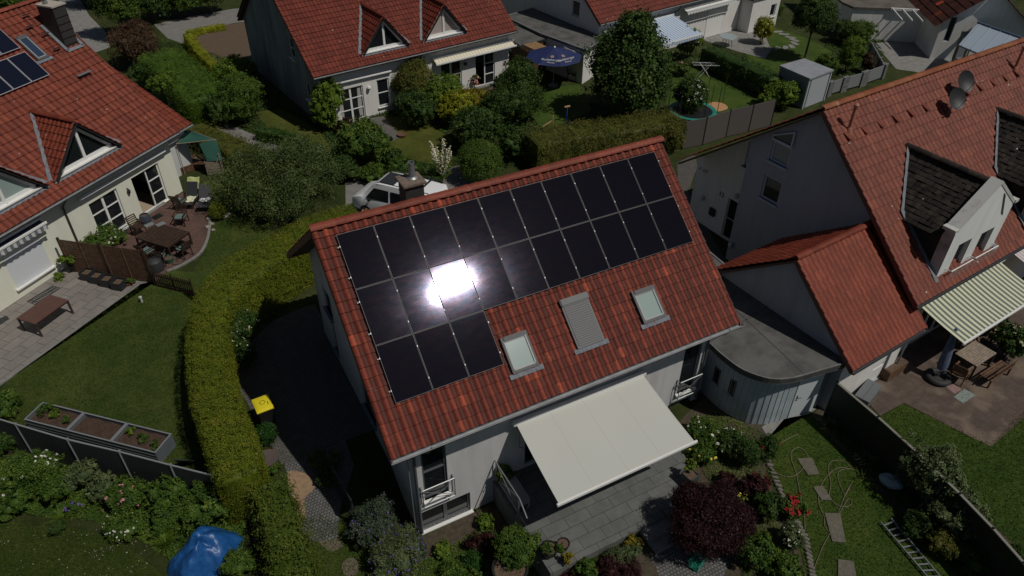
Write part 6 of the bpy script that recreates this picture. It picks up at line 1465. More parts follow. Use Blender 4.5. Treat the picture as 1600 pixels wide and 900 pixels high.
for i, (u, v, h, n, m_, lab) in enumerate([(262, 855, .75, 170, F_bright, 'arching grass like clump left of the blue tarpaulin'), (100, 812, .5, 120, F_bright, 'grassy clump between the white rose and the violet spikes'), (1296, 668, .6, 90, F_grey, 'grey grass tuft beside the dark fence at the top of the hose lawn'), (1355, 725, .6, 110, F_grey, 'large grass tuft in the shade of the dark fence'), (1345, 755, .3, 60, F_bright, 'small flowering tuft at the edge of the hose lawn'), (1408, 745, .5, 80, F_mid, 'strappy plant near the white sack'), (1530, 850, .6, 90, F_mid, 'strappy plant by the lower fence rail')]):
    p = at(u, v); tuft('grass_clump', lab, p.x, p.y, m_, h=h, n=n)
# daisies and fallen petals: nobody could count them
Pd = []
for _ in range(60):
    q0 = at(RNG.uniform(-20, 300), RNG.uniform(815, 905))
    for _k in range(RNG.integers(1, 6)): Pd.append((q0.x+RNG.normal(0, .18), q0.y+RNG.normal(0, .18), .03))
Pd = np.array(Pd); A, B_ = leaf_quads(Pd, np.tile([0, 0, 1.0], (len(Pd), 1)), .03, .9, .2)
o = quads_obj('daisies', A, B_, np.full(len(Pd), .5), mat('daisy petals', (.45, .45, .4), .8), None); tag(o, 'tiny white daisies scattered over the bottom left lawn', 'daisies', kind='stuff')
# ground cover under the borders
def on_flat(x, y):
    for P in FLAT:
        c = False
        for i in range(len(P)):
            a, b = P[i], P[i-1]
            if (a[1] > y) != (b[1] > y) and x < (b[0]-a[0])*(y-a[1])/(b[1]-a[1])+a[0]: c = not c
        if c: return True
    return False
def cover(name, lab, poly, n, m_, size, h=.12):
    P = [at(*q) for q in poly]; xs_ = [q.x for q in P]; ys_ = [q.y for q in P]; out = []
    def inside(x, y):
        c = False
        for i in range(len(P)):
            a, b = P[i], P[i-1]
            if (a.y > y) != (b.y > y) and x < (b.x-a.x)*(y-a.y)/(b.y-a.y)+a.x: c = not c
        return c
    tries = 0
    while len(out) < n and tries < n*6:
        tries += 1
        x = RNG.uniform(min(xs_), max(xs_)); y = RNG.uniform(min(ys_), max(ys_))
        if inside(x, y) and not on_flat(x, y): out.append((x, y, gh(x, y)+.02+h*RNG.random()*(.5+.5*math.sin(x*2.3)*math.cos(y*1.9))))
    out = np.array(out); A, B_ = leaf_quads(out, np.tile([0, 0, 1.0], (n, 1)), size, .55, .7)
    o = quads_obj(name, A, B_, np.clip(.5+.4*np.sin(out[:, 0]*1.7)*np.cos(out[:, 1]*2.1)+RNG.normal(0, .15, n), 0, 1), m_, None); tag(o, lab, 'ground cover', kind='stuff')
cover('ground_cover', 'leafy ground cover of the bottom left border', [(-20, 720), (60, 715), (200, 760), (330, 770), (385, 800), (380, 900), (300, 900), (230, 850), (150, 815), (-20, 800)], 26000, F_mid, .08, .3)
cover('ground_cover', 'leafy ground cover of the front bed under the basement window', [(600, 870), (670, 850), (760, 800), (830, 850), (880, 905), (600, 905)], 12000, F_mid, .06, .2)
cover('ground_cover', 'mixed ground cover of the bed in front of the round shed', [(1075, 690), (1110, 640), (1200, 680), (1190, 760), (1260, 905), (1160, 905), (1130, 800)], 9000, F_mid, .055, .16)
cover('ground_cover', 'shaded ground cover along the right dark fence', [(1290, 665), (1330, 660), (1500, 800), (1600, 905), (1520, 905), (1420, 810)], 16000, F_dark, .06, .25)
cover('ground_cover', 'undergrowth in the top gardens around the shrubs', [(240, 130), (330, 190), (560, 300), (720, 300), (820, 250), (1060, 230), (1060, 170), (820, 150), (640, 150), (500, 190), (430, 160), (380, 100), (250, 60)], 30000, F_dark, .14, .25)
cover('ground_cover', 'undergrowth behind the grey shed and the dark screen fence', [(1080, 210), (1200, 165), (1260, 130), (1380, 110), (1380, 40), (1310, 30), (1280, 90), (1100, 90), (1060, 60), (1040, 120)], 9000, F_dark, .14, .22)

# short grass blades over and along the edges of the near lawns
F_grass = leaf_mat('grass blades', (.045, .075, .014), (.075, .115, .022), (.13, .14, .04), spec=.1)
def blades(poly, n, lab, edge=.05):
    P = [at(*q) for q in poly]; c = sum(P, Vector())/len(P); xs_ = [q.x for q in P]; ys_ = [q.y for q in P]; out = []; t_ = 0
    while len(out) < n and t_ < n*5:
        t_ += 1; x = RNG.uniform(min(xs_), max(xs_)); y = RNG.uniform(min(ys_), max(ys_)); k = False
        xx, yy = x+RNG.normal(0, edge), y+RNG.normal(0, edge)
        for i in range(len(P)):
            a, b = P[i], P[i-1]
            if (a.y > yy) != (b.y > yy) and xx < (b.x-a.x)*(yy-a.y)/(b.y-a.y)+a.x: k = not k
        if k: out.append((x, y, gh(x, y)+.035))
    out = np.array(out); N = RNG.normal(0, 1, (len(out), 3)); N[:, 2] *= .5
    A, B_ = leaf_quads(out, N, .075, .22, .3)
    o = quads_obj('grass', A, B_, np.clip(.45+.25*np.sin(out[:, 0]*.9+1)*np.cos(out[:, 1]*1.1)+RNG.normal(0, .2, len(out)), 0, 1), F_grass, None); tag(o, lab, 'grass', kind='stuff')
blades([(-40, 640), (8, 604), (212, 448), (300, 458), (300, 600), (325, 740), (210, 745), (20, 690)], 26000, 'short mown grass of the left lawn')
blades([(-40, 800), (60, 822), (120, 826), (175, 840), (215, 865), (280, 930), (-40, 930)], 14000, 'short mown grass of the bottom left lawn')
blades([(1195, 690), (1225, 668), (1268, 650), (1300, 685), (1360, 745), (1500, 880), (1540, 930), (1270, 930), (1262, 900), (1235, 800), (1200, 740)], 14000, 'short mown grass of the lawn with the hose')
blades([(1372, 655), (1410, 632), (1500, 672), (1548, 695), (1600, 640), (1700, 700), (1700, 930), (1640, 930), (1500, 810)], 20000, 'short mown grass of the lawn right of the black fence')
blades([(470, 812), (500, 805), (552, 828), (590, 850), (610, 930), (470, 930)], 4000, 'short mown grass of the small lawn by the gate')
blades([(235, 420), (300, 425), (322, 395), (318, 330), (350, 330), (430, 300), (420, 380), (340, 430)], 6000, 'short mown grass beside the brick terrace')

# ------------------------------------------------------------------ fences
M_scr = mat('anthracite screen', (.035, .038, .045), .6, (.028, .03, .035), 3)
M_rail = mat('grey fence post', (.22, .23, .24), .5)
def panel_fence(name, label, pts, h, mp, mr, rail_w=.05, cat='fence', post=.07, top=True, posts=True, th=.04, mpost=None):
    o = thing(name, label, cat, (pts[0].x, pts[0].y, 0)); o0 = Vector((pts[0].x, pts[0].y, 0))
    for a, b in zip(pts, pts[1:]):
        a = Vector((a.x, a.y, 0))-o0; b = Vector((b.x, b.y, 0))-o0; m = MB(); d = (b-a).normalized()
        m.bar(a+d*post/2+Vector((0, 0, h/2+.02)), b-d*post/2+Vector((0, 0, h/2+.02)), th, h-.04); m.build('panel', mp, o)
        if top: m = MB(); m.bar(a+Vector((0, 0, h)), b+Vector((0, 0, h)), rail_w, .04); m.build('top_rail', mr, o)
    for p in (pts if posts else []):
        p = Vector((p.x, p.y, 0))-o0; m = MB(); m.box(p+Vector((0, 0, (h+.06)/2)), (post, post, h+.06)); m.build('post', mpost or mr, o)
    return o
fpts = [at(-45, 642, 1.55), at(25, 663, 1.55), at(106, 687, 1.55), at(187, 706, 1.55), at(267, 727, 1.55), at(336, 744, 1.55)]
panel_fence('privacy_fence', 'dark anthracite panel fence with light grey posts behind the bottom left border', fpts, 1.55, M_scr, M_rail)
fp = [at(1308, 598, 1.8), at(1372, 652, 1.8), at(1434, 708, 1.8), at(1500, 772, 1.8), at(1552, 826, 1.8), at(1600, 880, 1.8), at(1660, 950, 1.8)]
fo = panel_fence('privacy_fence', 'tall black screen fence with pale capping running down to the bottom right corner', fp, 1.8, M_black, mat('pale capping', (.2, .19, .16), .7), rail_w=.09, post=.06, mpost=M_black)
fp = [at(1072, 190, 1.8), at(1105, 184, 1.8), at(1142, 172, 1.8), at(1178, 164, 1.8), at(1213, 155, 1.8)]
panel_fence('privacy_fence', 'brown grey screen fence with black posts beyond the roof corner of the big right house', fp, 1.8, mat('brown grey screen', (.10, .085, .08), .7), M_black, top=False)
# gabion / panel fence
P_g = [at(1296, 128, 1.1), at(1318, 121, 1.1), at(1348, 113, 1.1), at(1382, 101, 1.1), at(1386, 98, 1.1)]
gf = thing('gabion_fence', 'low grey fence of stone baskets and pale panels around the yellow green conifer', 'fence')
m_gab = mat('gabion stones', (.22, .22, .22), .9, (.07, .07, .07), 9, .8, 20)
for i in range(3):
    a, b = P_g[i], P_g[i+1]; m = MB(); d = b-a; k = .45
    m.bar(a+Vector((0, 0, -.55)), a+d*.3+Vector((0, 0, -.55)), .25, 1.1); m.build('gabion', m_gab, gf)
    m = MB(); m.bar(a+d*.3+Vector((0, 0, -.5)), b+Vector((0, 0, -.5)), .06, .9); m.build('panel', M_rail, gf)
m = MB(); m.bar(P_g[3]+Vector((0, 0, -.55)), P_g[3]+Vector((.5, .2, -.55)), .3, 1.1); m.build('gabion', m_gab, gf)
A = at(1383, 101, 1.1); Bq = at(1363, 66, 1.1)
for i in range(3):
    a = A+(Bq-A)*(i/3); b = A+(Bq-A)*((i+.85)/3); m = MB(); m.bar(a+Vector((0, 0, -.5)), b+Vector((0, 0, -.5)), .06, .9); m.build('panel', M_rail, gf); m = MB(); m.bar(b+Vector((0, 0, -.55)), b+(Bq-A)*.05+Vector((0, 0, -.55)), .2, 1.1); m.build('gabion', m_gab, gf)
# timber screen and picket fence on the left
ts = thing('timber_screen', 'brown slatted timber privacy screen between the two left terraces', 'screen')
a, b = at(113, 425), at(241, 443); o0 = a; d = (b-a).normalized(); L_ = (b-a).length; h = 1.85
for k in range(3):
    p = a+d*(L_*k/2); m = MB(); m.box(p+Vector((0, 0, h/2+.03)), (.09, .09, h+.06), rz=math.atan2(d.y, d.x)); m.build('post', M_dkwood, ts)
for k in range(2):
    p = a+d*(L_*k/2+.05); q = a+d*(L_*(k+1)/2-.05); m = MB()
    for j in range(18): m.bar(p+Vector((0, 0, .12+j*.098)), q+Vector((0, 0, .12+j*.098)), .02, .08)
    for t in (0, .5, 1): m.bar(p+(q-p)*t+Vector((0, 0, .05)), p+(q-p)*t+Vector((0, 0, h-.02)), .045, .05)
    m.build('slat_panel', M_brownwood, ts)
pk = thing('picket_fence', 'low brown picket fence joining the timber screen to the long hedge', 'fence')
a, b = at(243, 447), at(303, 462); d = (b-a).normalized(); L_ = (b-a).length; m = MB(); n = int(L_/.115)
for k in range(n+1): m.box(a+d*(L_*k/n)+Vector((0, 0, .42)), (.06, .02, .84), rz=math.atan2(d.y, d.x))
for z in (.22, .62): m.bar(a+Vector((0, 0, z))+Vector((.02, .03, 0)), b+Vector((0, 0, z))+Vector((.02, .03, 0)), .03, .06)
m.build('pickets', M_dkwood, pk)
for t in (0, .5, 1): m = MB(); m.box(a+d*L_*t+Vector((.03, .06, .45)), (.07, .07, .9)); m.build('post', M_dkwood, pk)

# ------------------------------------------------------------------ left terrace furniture
def table(name, label, P, h, mt, ml, th=.04, leg=.07, slats=0, inset=.04, cat='table'):
    """table from four top corners (world points)"""
    c = (P[0]+P[1]+P[2]+P[3])/4; ex = (P[1]-P[0]); ey = (P[3]-P[0]); ex.z = ey.z = 0; rz = math.atan2(ex.y, ex.x); L_, W_ = ex.length, ey.length
    o = thing(name, label, cat, (c.x, c.y, 0), rz); m = MB()
    if slats:
        w = W_/slats
        for k in range(slats): m.box((0, -W_/2+w*(k+.5), h-th/2), (L_, w*.86, th))
        m.box((0, 0, h-th-.02), (L_*.9, W_*.85, .02))
    else: m.box((0, 0, h-th/2), (L_, W_, th))
    m.build('table_top', mt, o, bevel=0 if slats else .006)
    m = MB()
    for s in (-1, 1): m.box((0, s*(W_/2-.06), h-th-.04), (L_-.12, .03, .07)); m.box((s*(L_/2-.06), 0, h-th-.04), (.03, W_-.12, .07))
    m.build('apron', ml, o)
    for sx in (-1, 1):
        for sy in (-1, 1): m = MB(); m.box((sx*(L_/2-inset), sy*(W_/2-inset), (h-th)/2), (leg, leg, h-th)); m.build('leg', ml, o)
    return o
M_tb = mat('brown powder coat', (.12, .06, .045), .55, (.10, .05, .038), 4); M_tl = mat('dark brown metal', (.05, .028, .022), .5)
table('garden_table', 'plain dark brown garden table alone on the pale slab terrace', [at(23, 497, .75), at(76, 460, .75), at(113, 469, .75), at(53, 506, .75)], .75, M_tb, M_tl)
tt = table('dining_table', 'dark wooden dining table in the middle of the brick terrace', [at(216, 368, .74), at(251, 345, .74), at(291, 365, .74), at(257, 390, .74)], .74, M_dkwood, M_dkwood, slats=9)
c = Vector(tt.location)
def chair(name, label, mseat, mf, h=.44, bh=.95, w=.52, arms=True, slats=5, cat='chair', loc=(0, 0, 0), rz=0, group=None, lean=.16):
    o = thing(name, label, cat, loc, rz, group); m = MB(); m.box((0, 0, h), (w, .5, .03)); m.build('seat', mf, o)
    m = MB(); m.box((0, 0, h+.035), (w-.04, .46, .045)); m.build('cushion', mseat, o, bevel=.015)
    for sx in (-1, 1):
        m = MB(); m.bar((sx*(w/2-.02), -.26, 0), (sx*(w/2-.02), -.22, h+.2 if arms else h), .04); m.build('leg', mf, o)
        m = MB(); m.bar((sx*(w/2-.02), .3, 0), (sx*(w/2-.02), .24, h), .04); m.bar((sx*(w/2-.02), .24, h), (sx*(w/2-.02), .24+lean, bh), .04); m.build('leg', mf, o)
        if arms: m = MB(); m.bar((sx*(w/2), -.27, h+.21), (sx*(w/2), .3, h+.23), .055, .03); m.build('armrest', mf, o)
    m = MB()
    for k in range(slats):
        z = h+.12+(bh-h-.14)*k/(slats-1); y = .24+lean*(z-h)/(bh-h); m.bar((-w/2+.02, y, z), (w/2-.02, y, z), .02, .055)
    m.build('backrest', mf, o); return o
m_cu = stripe_mat('striped cushion', (.22, .32, .3), (.05, .07, .08), .15); m_cu2 = mat('grey green cushion', (.16, .24, .23), .85, (.08, .12, .12), 12)
def facing(px, py, tx, ty): return math.atan2(ty-py, tx-px)+PI/2
for i, (u, v, lab, cu_) in enumerate([(216, 358, 'dark slatted chair at the house side of the brick terrace table', M_dkwood), (283, 343, 'dark armchair with grey green cushion at the far end of the brick terrace table', m_cu2), (287, 392, 'dark armchair with cushion at the right side of the brick terrace table', m_cu2), (250, 405, 'dark chair at the near side of the brick terrace table', m_cu2), (231, 396, 'dark chair nearest the timber screen at the brick terrace table', m_cu2)]):
    p = at(u, v, .3); chair('garden_chair', lab, cu_, M_dkwood, loc=(p.x, p.y, 0), rz=facing(p.x, p.y, c.x, c.y), group='chairs around the brick terrace table')
p = at(282, 318, .3); chair('garden_chair', 'dark armchair turned away from the table beside the open terrace door', m_cu2, M_dkwood, loc=(p.x, p.y, 0), rz=2.4, group=None)
for (u, v) in ((233, 351), (251, 350)):
    p = at(u, v, .75); m = MB(); m.box((0, 0, 0), (.42, .3, .008)); q = m.build('place_mat', mat('grey place mat', (.18, .2, .2), .7)); q.location = (p.x, p.y, .75); q.rotation_euler = (0, 0, .35); tag(q, 'grey place mat on the brick terrace table, '+('nearer the blue pot' if u < 240 else 'nearer the far armchair'), 'place mat', 'place mats')
def lounger(name, label, loc, rz, mc, mt, mt2=None):
    o = thing(name, label, 'sun lounger', loc, rz); m = MB()
    for s in (-1, 1): m.bar((s*.3, -.75, .3), (s*.3, .55, .3), .04, .05)
    m.build('frame', M_dkmetal, o)
    for s in (-1, 1):
        for y in (-.7, .45): m = MB(); m.bar((s*.3, y, 0), (s*.3, y, .3), .04); m.build('leg', M_dkmetal, o)
    m = MB(); m.grid(lambda a, b: Vector((-.29+.58*a, -.78+.85*b, .35+.02*math.sin(b*3))), 6, 10); m.build('seat', mc, o, smooth=True)
    m = MB(); m.grid(lambda a, b: Vector((-.29+.58*a, .07+.5*b, .35+.62*b)), 6, 8); m.box((0, .32, .62), (.58, .05, .05), tilt=Matrix.Rotation(.9, 3, 'X')); m.build('backrest', mc, o)
    return o
def towel(label, loc, rz, mt, w=.5, l=.7, tilt=0.0, wav=.04):
    m = MB(); m.grid(lambda a, b: Vector((-w/2+w*a, -l/2+l*b, (b-.5)*l*tilt+wav*math.sin(a*9+b*5)*math.cos(b*7)*.5)), 14, 14)
    o = m.build('towel', mt, smooth=True); o.location = loc; o.rotation_euler = (0, 0, rz); o.modifiers.new('thickness', 'SOLIDIFY').thickness = .012; tag(o, label, 'towel')
p = at(299, 308, .35); lounger('sun_lounger', 'dark lounger under the lime green towel next to the house corner', (p.x, p.y, 0), -.5, M_dkmetal, None)
pb_ = at(300, 296, .85); mlime = mat('lime towel', (.5, .52, .24), .95, (.36, .4, .16), 8); towel('lime green striped towel draped over the back of the left lounger', (p.x+.22, p.y+.38, .72), -.5, mlime, .66, .72, 1.1, .05)
towel('cream towel lying on the seat of the left lounger', (p.x-.1, p.y-.25, .40), -.5, mat('cream towel', (.6, .6, .42), .95), .5, .6, 0, .05)
p = at(320, 312, .35); lounger('sun_lounger', 'anthracite lounger with a white cloth at the far end of the brick terrace', (p.x, p.y, 0), -.35, mat('anthracite textile', (.05, .05, .055), .8), None)
towel('crumpled white cloth on the anthracite lounger', (p.x, p.y-.1, .42), .3, mat('white cloth', (.65, .65, .65), .9), .5, .4, 0, .08)
def pot(name, label, u, v, r, h, m_, prof=None, n=20, plant=None, z=0.0, cat='pot'):
    p = at(u, v, h*.5+z); o = thing(name, label, cat, (p.x, p.y, z)); q = MB()
    pr = prof or [(r*.72, 0), (r*.95, h*.85), (r, h*.86), (r, h), (r*.9, h), (r*.86, h*.82)]
    q.lathe((0, 0, 0), pr, n, cap=False); q.lathe((0, 0, .0), [(r*.71, .0), (r*.7, .02)], n); q.build('bowl', m_, o, smooth=True)
    q = MB(); q.lathe((0, 0, 0), [(0.01, h*.84), (r*.88, h*.83)], n, cap=False); q.build('soil', M_soil, o)
    return o
pot('glazed_pot', 'dark blue glazed barrel pot beside the open terrace door', 227, 343, .27, .6, mat('blue glaze', (.05, .065, .09), .3), [(.2, 0), (.27, .2), (.27, .42), (.22, .58), (.19, .6), (.17, .55)])
pot('planter_bowl', 'round black bowl planter with a leafy plant by the downpipe of the left house', 118, 415, .36, .42, M_black)
bush('shrub', 'leafy green plant growing in the round black bowl planter', 'plant', 110, 403, 18, 14, F_bright, leaf=.12, base_z=.35, core=.5)
pot('terracotta_bowl', 'small red bowl with a plant at the end of the row of black planters', 202, 442, .24, .16, mat('red glaze', (.25, .05, .04), .5))
bush('shrub', 'small green plant in the red bowl', 'plant', 202, 439, 7, 5, F_mid, leaf=.07, base_z=.1, core=.5)
bush('shrub', 'small yellow green plant at the foot of the cream wall', 'plant', 90, 433, 9, 6, F_bright, leaf=.08, core=.5)
bc = []
for i, (u, v) in enumerate(((135, 424), (150, 429), (166, 434), (184, 439))):
    p = at(u, v, .4)
    if i == 0:
        o = thing('box_planter', 'empty square black box planter nearest the bowl planter, first of the row along the screen', 'planter', (p.x, p.y, 0), -.72, 'row of black box planters'); s = .24
        q = MB()
        for a, b_, c_, e in ((0, -s, s*2, .03), (0, s, s*2, .03)): q.box((a, b_, .21), (c_, e, .42))
        for a in (-s, s): q.box((a, 0, .21), (.03, s*2-.03, .42))
        q.build('shell', mat('black plastic planter', (.02, .022, .025), .5), o); q = MB(); q.box((0, 0, .3), (s*2-.04, s*2-.04, .02)); q.build('soil', M_soil, o); b0 = o
    else: dup(b0, (p.x, p.y, 0), -.72, ['', 'empty square black box planter, second of the row along the screen', 'empty square black box planter, third of the row along the screen', 'empty square black box planter nearest the red bowl, last of the row'][i])
for i, (P, lab) in enumerate([([(43, 471), (83, 447), (94, 450), (55, 476)], 'dark metal floor grating between the cream wall and the brown garden table'), ([(-5, 500), (10, 494), (14, 498), (-2, 508)], 'dark metal floor grating at the left edge by the cream wall')]):
    q = MB(); W_ = [at(*k, .045) for k in P]; n = 14
    for k in range(n+1): t = k/n; q.bar(W_[0]+(W_[1]-W_[0])*t, W_[3]+(W_[2]-W_[3])*t, .02, .03)
    for k in (0, .5, 1): q.bar(W_[0]+(W_[3]-W_[0])*k, W_[1]+(W_[2]-W_[1])*k, .02, .035)
    o = q.build('floor_grating', M_dkmetal); tag(o, lab, 'grating')
q = MB(); W_ = [at(*k) for k in ((236, 341), (249, 334), (256, 338), (243, 345))]; q.prism([(w.x, w.y) for w in W_], .035, .05); o = q.build('door_mat', M_black); tag(o, 'dark door mat in front of the open terrace door', 'mat')
# grill cover, sack, bin heap at the screen end
q = MB(); p = at(242, 414, .3); q.lathe((0, 0, 0), [(.36, 0), (.38, .25), (.33, .5), (.2, .6), (.03, .63)], 10); o = q.build('covered_grill', mat('black cover', (.03, .032, .035), .6), smooth=True); o.location = (p.x, p.y, .03); tag(o, 'dark grey covered lump at the right end of the timber screen', 'cover')
q = MB(); q.grid(lambda a, b: Vector(((.32+.03*math.sin(a*25))*math.cos(a*2*PI)*math.sin(b*PI/2+.05), (.22+.02*math.sin(a*18))*math.sin(a*2*PI)*math.sin(b*PI/2+.05), .26*math.cos(b*PI/2)+.02*math.sin(a*20)*b)), 28, 8); p = at(248, 404, .15); o = q.build('sack', mat('pale sack', (.42, .4, .3), .8), smooth=True); o.location = (p.x, p.y, .04); tag(o, 'pale cloth sack beside the green tub on the brick terrace', 'sack')
pot('tub', 'green plastic tub at the near edge of the brick terrace', 264, 406, .24, .3, mat('green plastic', (.04, .11, .08), .4))
p = at(278, 410); q = MB(); q.tube([(.26*math.cos(t), .26*math.sin(t), .06) for t in np.linspace(0, 2*PI, 25)], .012, 6, cap=False); q.tube([(0, 0, .05), (0, 0, .3)], .012, 6); o = q.build('metal_hoop', M_dkmetal); o.location = (p.x, p.y, 0); tag(o, 'thin metal hoop lying at the edge of the brick terrace', 'hoop')
p = at(222, 472); q = MB(); q.lathe((0, 0, 0), [(.05, 0), (.05, .22), (.07, .22), (.07, .3), (.02, .32)], 12); o = q.build('garden_light', mat('pale post light', (.5, .5, .47), .5), smooth=True); o.location = (p.x, p.y, 0); tag(o, 'small pale bollard light standing alone on the left lawn', 'light')
# stones around the golden ball bush
for i, (u, v, r) in enumerate(((327, 344, .18), (331, 352, .14), (325, 357, .16), (333, 361, .12), (352, 341, .16), (357, 337, .14))):
    q = MB(); bmv = ico()[0]; p = at(u, v); q.grid(lambda a, b: Vector((r*math.sin(b*PI)*math.cos(a*2*PI)*(1+.2*math.sin(a*9)), r*.8*math.sin(b*PI)*math.sin(a*2*PI)*(1+.15*math.sin(b*7)), r*.7*math.cos(b*PI)+r*.4)), 12, 8); o = q.build('stone', mat('pale stone', (.32, .29, .25), .9, (.18, .16, .14), 8, .5, 20), smooth=True); o.location = (p.x, p.y, 0)
    tag(o, ['pale rough stone at the left foot of the golden ball bush', 'small pale stone below the golden ball bush', 'pale stone on the terrace edge below the golden ball bush', 'smallest pale stone below the golden ball bush', 'pale stone at the right foot of the golden ball bush', 'outermost pale stone right of the golden ball bush'][i], 'stone', 'stones around the golden ball bush')
# raised beds
M_bed = mat('grey metal bed', (.12, .135, .15), .6, (.10, .115, .13), 2)
P0 = at(66, 629, .62); P1 = at(268, 679, .62); dd = (P1-P0); dd.z = 0; L_ = dd.length/3; ang = math.atan2(dd.y, dd.x); d = dd.normalized(); nrm = Vector((d.y, -d.x, 0))
b0 = None
for i in range(3):
    c = P0+d*(L_*(i+.5))+nrm*.42; c.z = 0
    labs = ['raised grey metal bed farthest left with green seedlings at its end', 'middle raised grey metal bed with bare reddish soil', 'right hand raised grey metal bed with a few green plants']
    if i == 0:
        o = thing('raised_bed', labs[0], 'raised bed', c, ang, 'row of grey raised beds'); q = MB(); w = L_/2-.012; h = .62; t = .03
        for s in (-1, 1): q.box((0, s*.42, h/2), (2*w, t, h)); q.box((s*(w-t/2), 0, h/2), (t, .84-t, h))
        for s in (-1, 1):
            for z in (.15, .3, .45): q.bar((-w, s*(.42+t/2+.006), z), (w, s*(.42+t/2+.006), z), .012, .03)
        q.build('side_wall', M_bed, o)
        q = MB()
        for s in (-1, 1): q.box((0, s*.42, h+.012), (2*w, .05, .02)); q.box((s*(w-.02), 0, h+.012), (.05, .79, .02))
        q.build('rim', mat('pale rim', (.19, .205, .22), .6), o)
        q = MB(); q.grid(lambda a, b: Vector((-w+.03+(2*w-.06)*a, -.4+.8*b, .47+.03*math.sin(a*17)*math.cos(b*9)+.02*math.sin(a*41+b*20))), 24, 12); q.build('soil', mat('reddish soil', (.075, .042, .028), .95, (.045, .027, .018), 14, .8, 30), o, smooth=True); b0 = o
    else: dup(b0, c, ang, labs[i])
for (u, v, w, h, m_, lab) in ((72, 640, 14, 7, F_mid, 'patch of green seedlings in the left raised bed'), (85, 646, 9, 5, F_bright, 'second bright seedling patch beside the big one in the left raised bed'), (222, 684, 10, 5, F_mid, 'green plants in the middle of the right raised bed'), (104, 655, 7, 4, F_mid, 'small seedling tuft at the near side of the left raised bed'), (206, 673, 9, 4, F_bright, 'small green plants at the left end of the right raised bed'), (243, 695, 9, 4, F_mid, 'small green plants at the right end of the right raised bed')):
    bush('shrub', lab, 'plant', u, v, w, h, m_, leaf=.06, base_z=.47, core=.3, k=4)
p = at(287, 722, .25); q = MB(); q.box((0, 0, .3), (.5, .04, .5), tilt=Matrix.Rotation(.5, 3, 'X')); q.bar((.1, 0, .25), (.6, .3, .1), .03); o = q.build('garden_sieve', M_dkmetal); o.location = (p.x, p.y, 0); o.rotation_euler = (0, 0, -.5); tag(o, 'dark square tool lying on the lawn right of the raised beds', 'tool')
# green net cage
cg = thing('net_enclosure', 'enclosure of green netting on a light frame behind the left house corner', 'netting', (0, 0, 0))
m_net = mat('green net', (.018, .10, .07), .8, (.012, .06, .045), 30)
A = at(275, 225, 1.9); B_ = at(337, 218, 1.9); C_ = at(297, 204, 2.2); D_ = at(324, 252, .9); E_ = at(349, 250, .9); 
q = MB()
def sag(P, Q, R_, S): q.grid(lambda a, b: (P*(1-a)+Q*a)*(1-b)+(S*(1-a)+R_*a)*b-Vector((0, 0, .12*math.sin(a*PI)*math.sin(b*PI))), 12, 12)
sag(A, B_, C_, C_+Vector((-.3, .2, 0))); q.build('net_roof', m_net, cg, smooth=True)
q = MB(); sag(B_+Vector((-.9, -.1, 0)), B_, E_, D_); q.build('net_side', m_net, cg, smooth=True)
q = MB()
q.tube([A, B_], .02, 6); q.tube([A, C_, B_], .015, 6); q.build('rail', M_greywood, cg)
for P in (A, B_, C_): q = MB(); q.tube([P, (P.x, P.y, 0)], .02, 6); q.build('post', M_greywood, cg)
sp = thing('timber_box', 'weathered timber compost box beside the green netting', 'box', (at(337, 268).x, at(337, 268).y, 0), -.2)
q = MB()
for k in range(5): q.box((0, -.4, .1+k*.17), (.8, .03, .14)); q.box((.4, 0, .1+k*.17), (.03, .8, .14)); q.box((-.4, 0, .1+k*.17), (.03, .8, .14))
q.build('boards', M_greywood, sp)
q = MB(); q.bar((.45, -.45, 0), (.45, -.45, 1.3), .06); q.bar((.45, -.45, 1.2), (-.1, -.5, .1), .04); q.build('post', M_greywood, sp)
p = at(296, 262); o = thing('timber_box', 'low dark timber box on the grass by the house corner', 'box', (p.x, p.y, 0), .3); q = MB()
for k in range(3): q.box((0, -.5, .08+k*.14), (1.5, .03, .12)); q.box((0, .5, .08+k*.14), (1.5, .03, .12)); q.box((.75, 0, .08+k*.14), (.03, 1.0, .12)); q.box((-.75, 0, .08+k*.14), (.03, 1.0, .12))
q.build('boards', M_brownwood, o); q = MB(); q.box((0, 0, .28), (1.45, .95, .02)); q.build('soil', M_soil, o)
p = at(303, 182); o = thing('timber_arch', 'small dark timber arch over the footpath', 'arch', (p.x, p.y, 0), -.7); q = MB()
for s in (-1, 1):
    q.bar((s*.5, 0, 0), (s*.5, 0, 1.1), .09); q.bar((s*.75, -.3, 1.1), (s*.25, -.3, 1.15), .07); q.bar((s*.75, .3, 1.1), (s*.25, .3, 1.15), .07)
q.bar((-.9, 0, 1.1), (.9, 0, 1.1), .12, .08); q.bar((-.9, .3, 1.15), (.9, .3, 1.15), .08); q.build('frame', M_dkwood, o)
p = at(340, 188); q = MB(); q.tube([(0, 0, 0), (.02, .05, .5), (0, .1, 1.0)], .05, 8); o = q.build('marker_post', M_white, smooth=True); o.location = (p.x, p.y, 0); tag(o, 'short white post at the edge of the footpath', 'post')

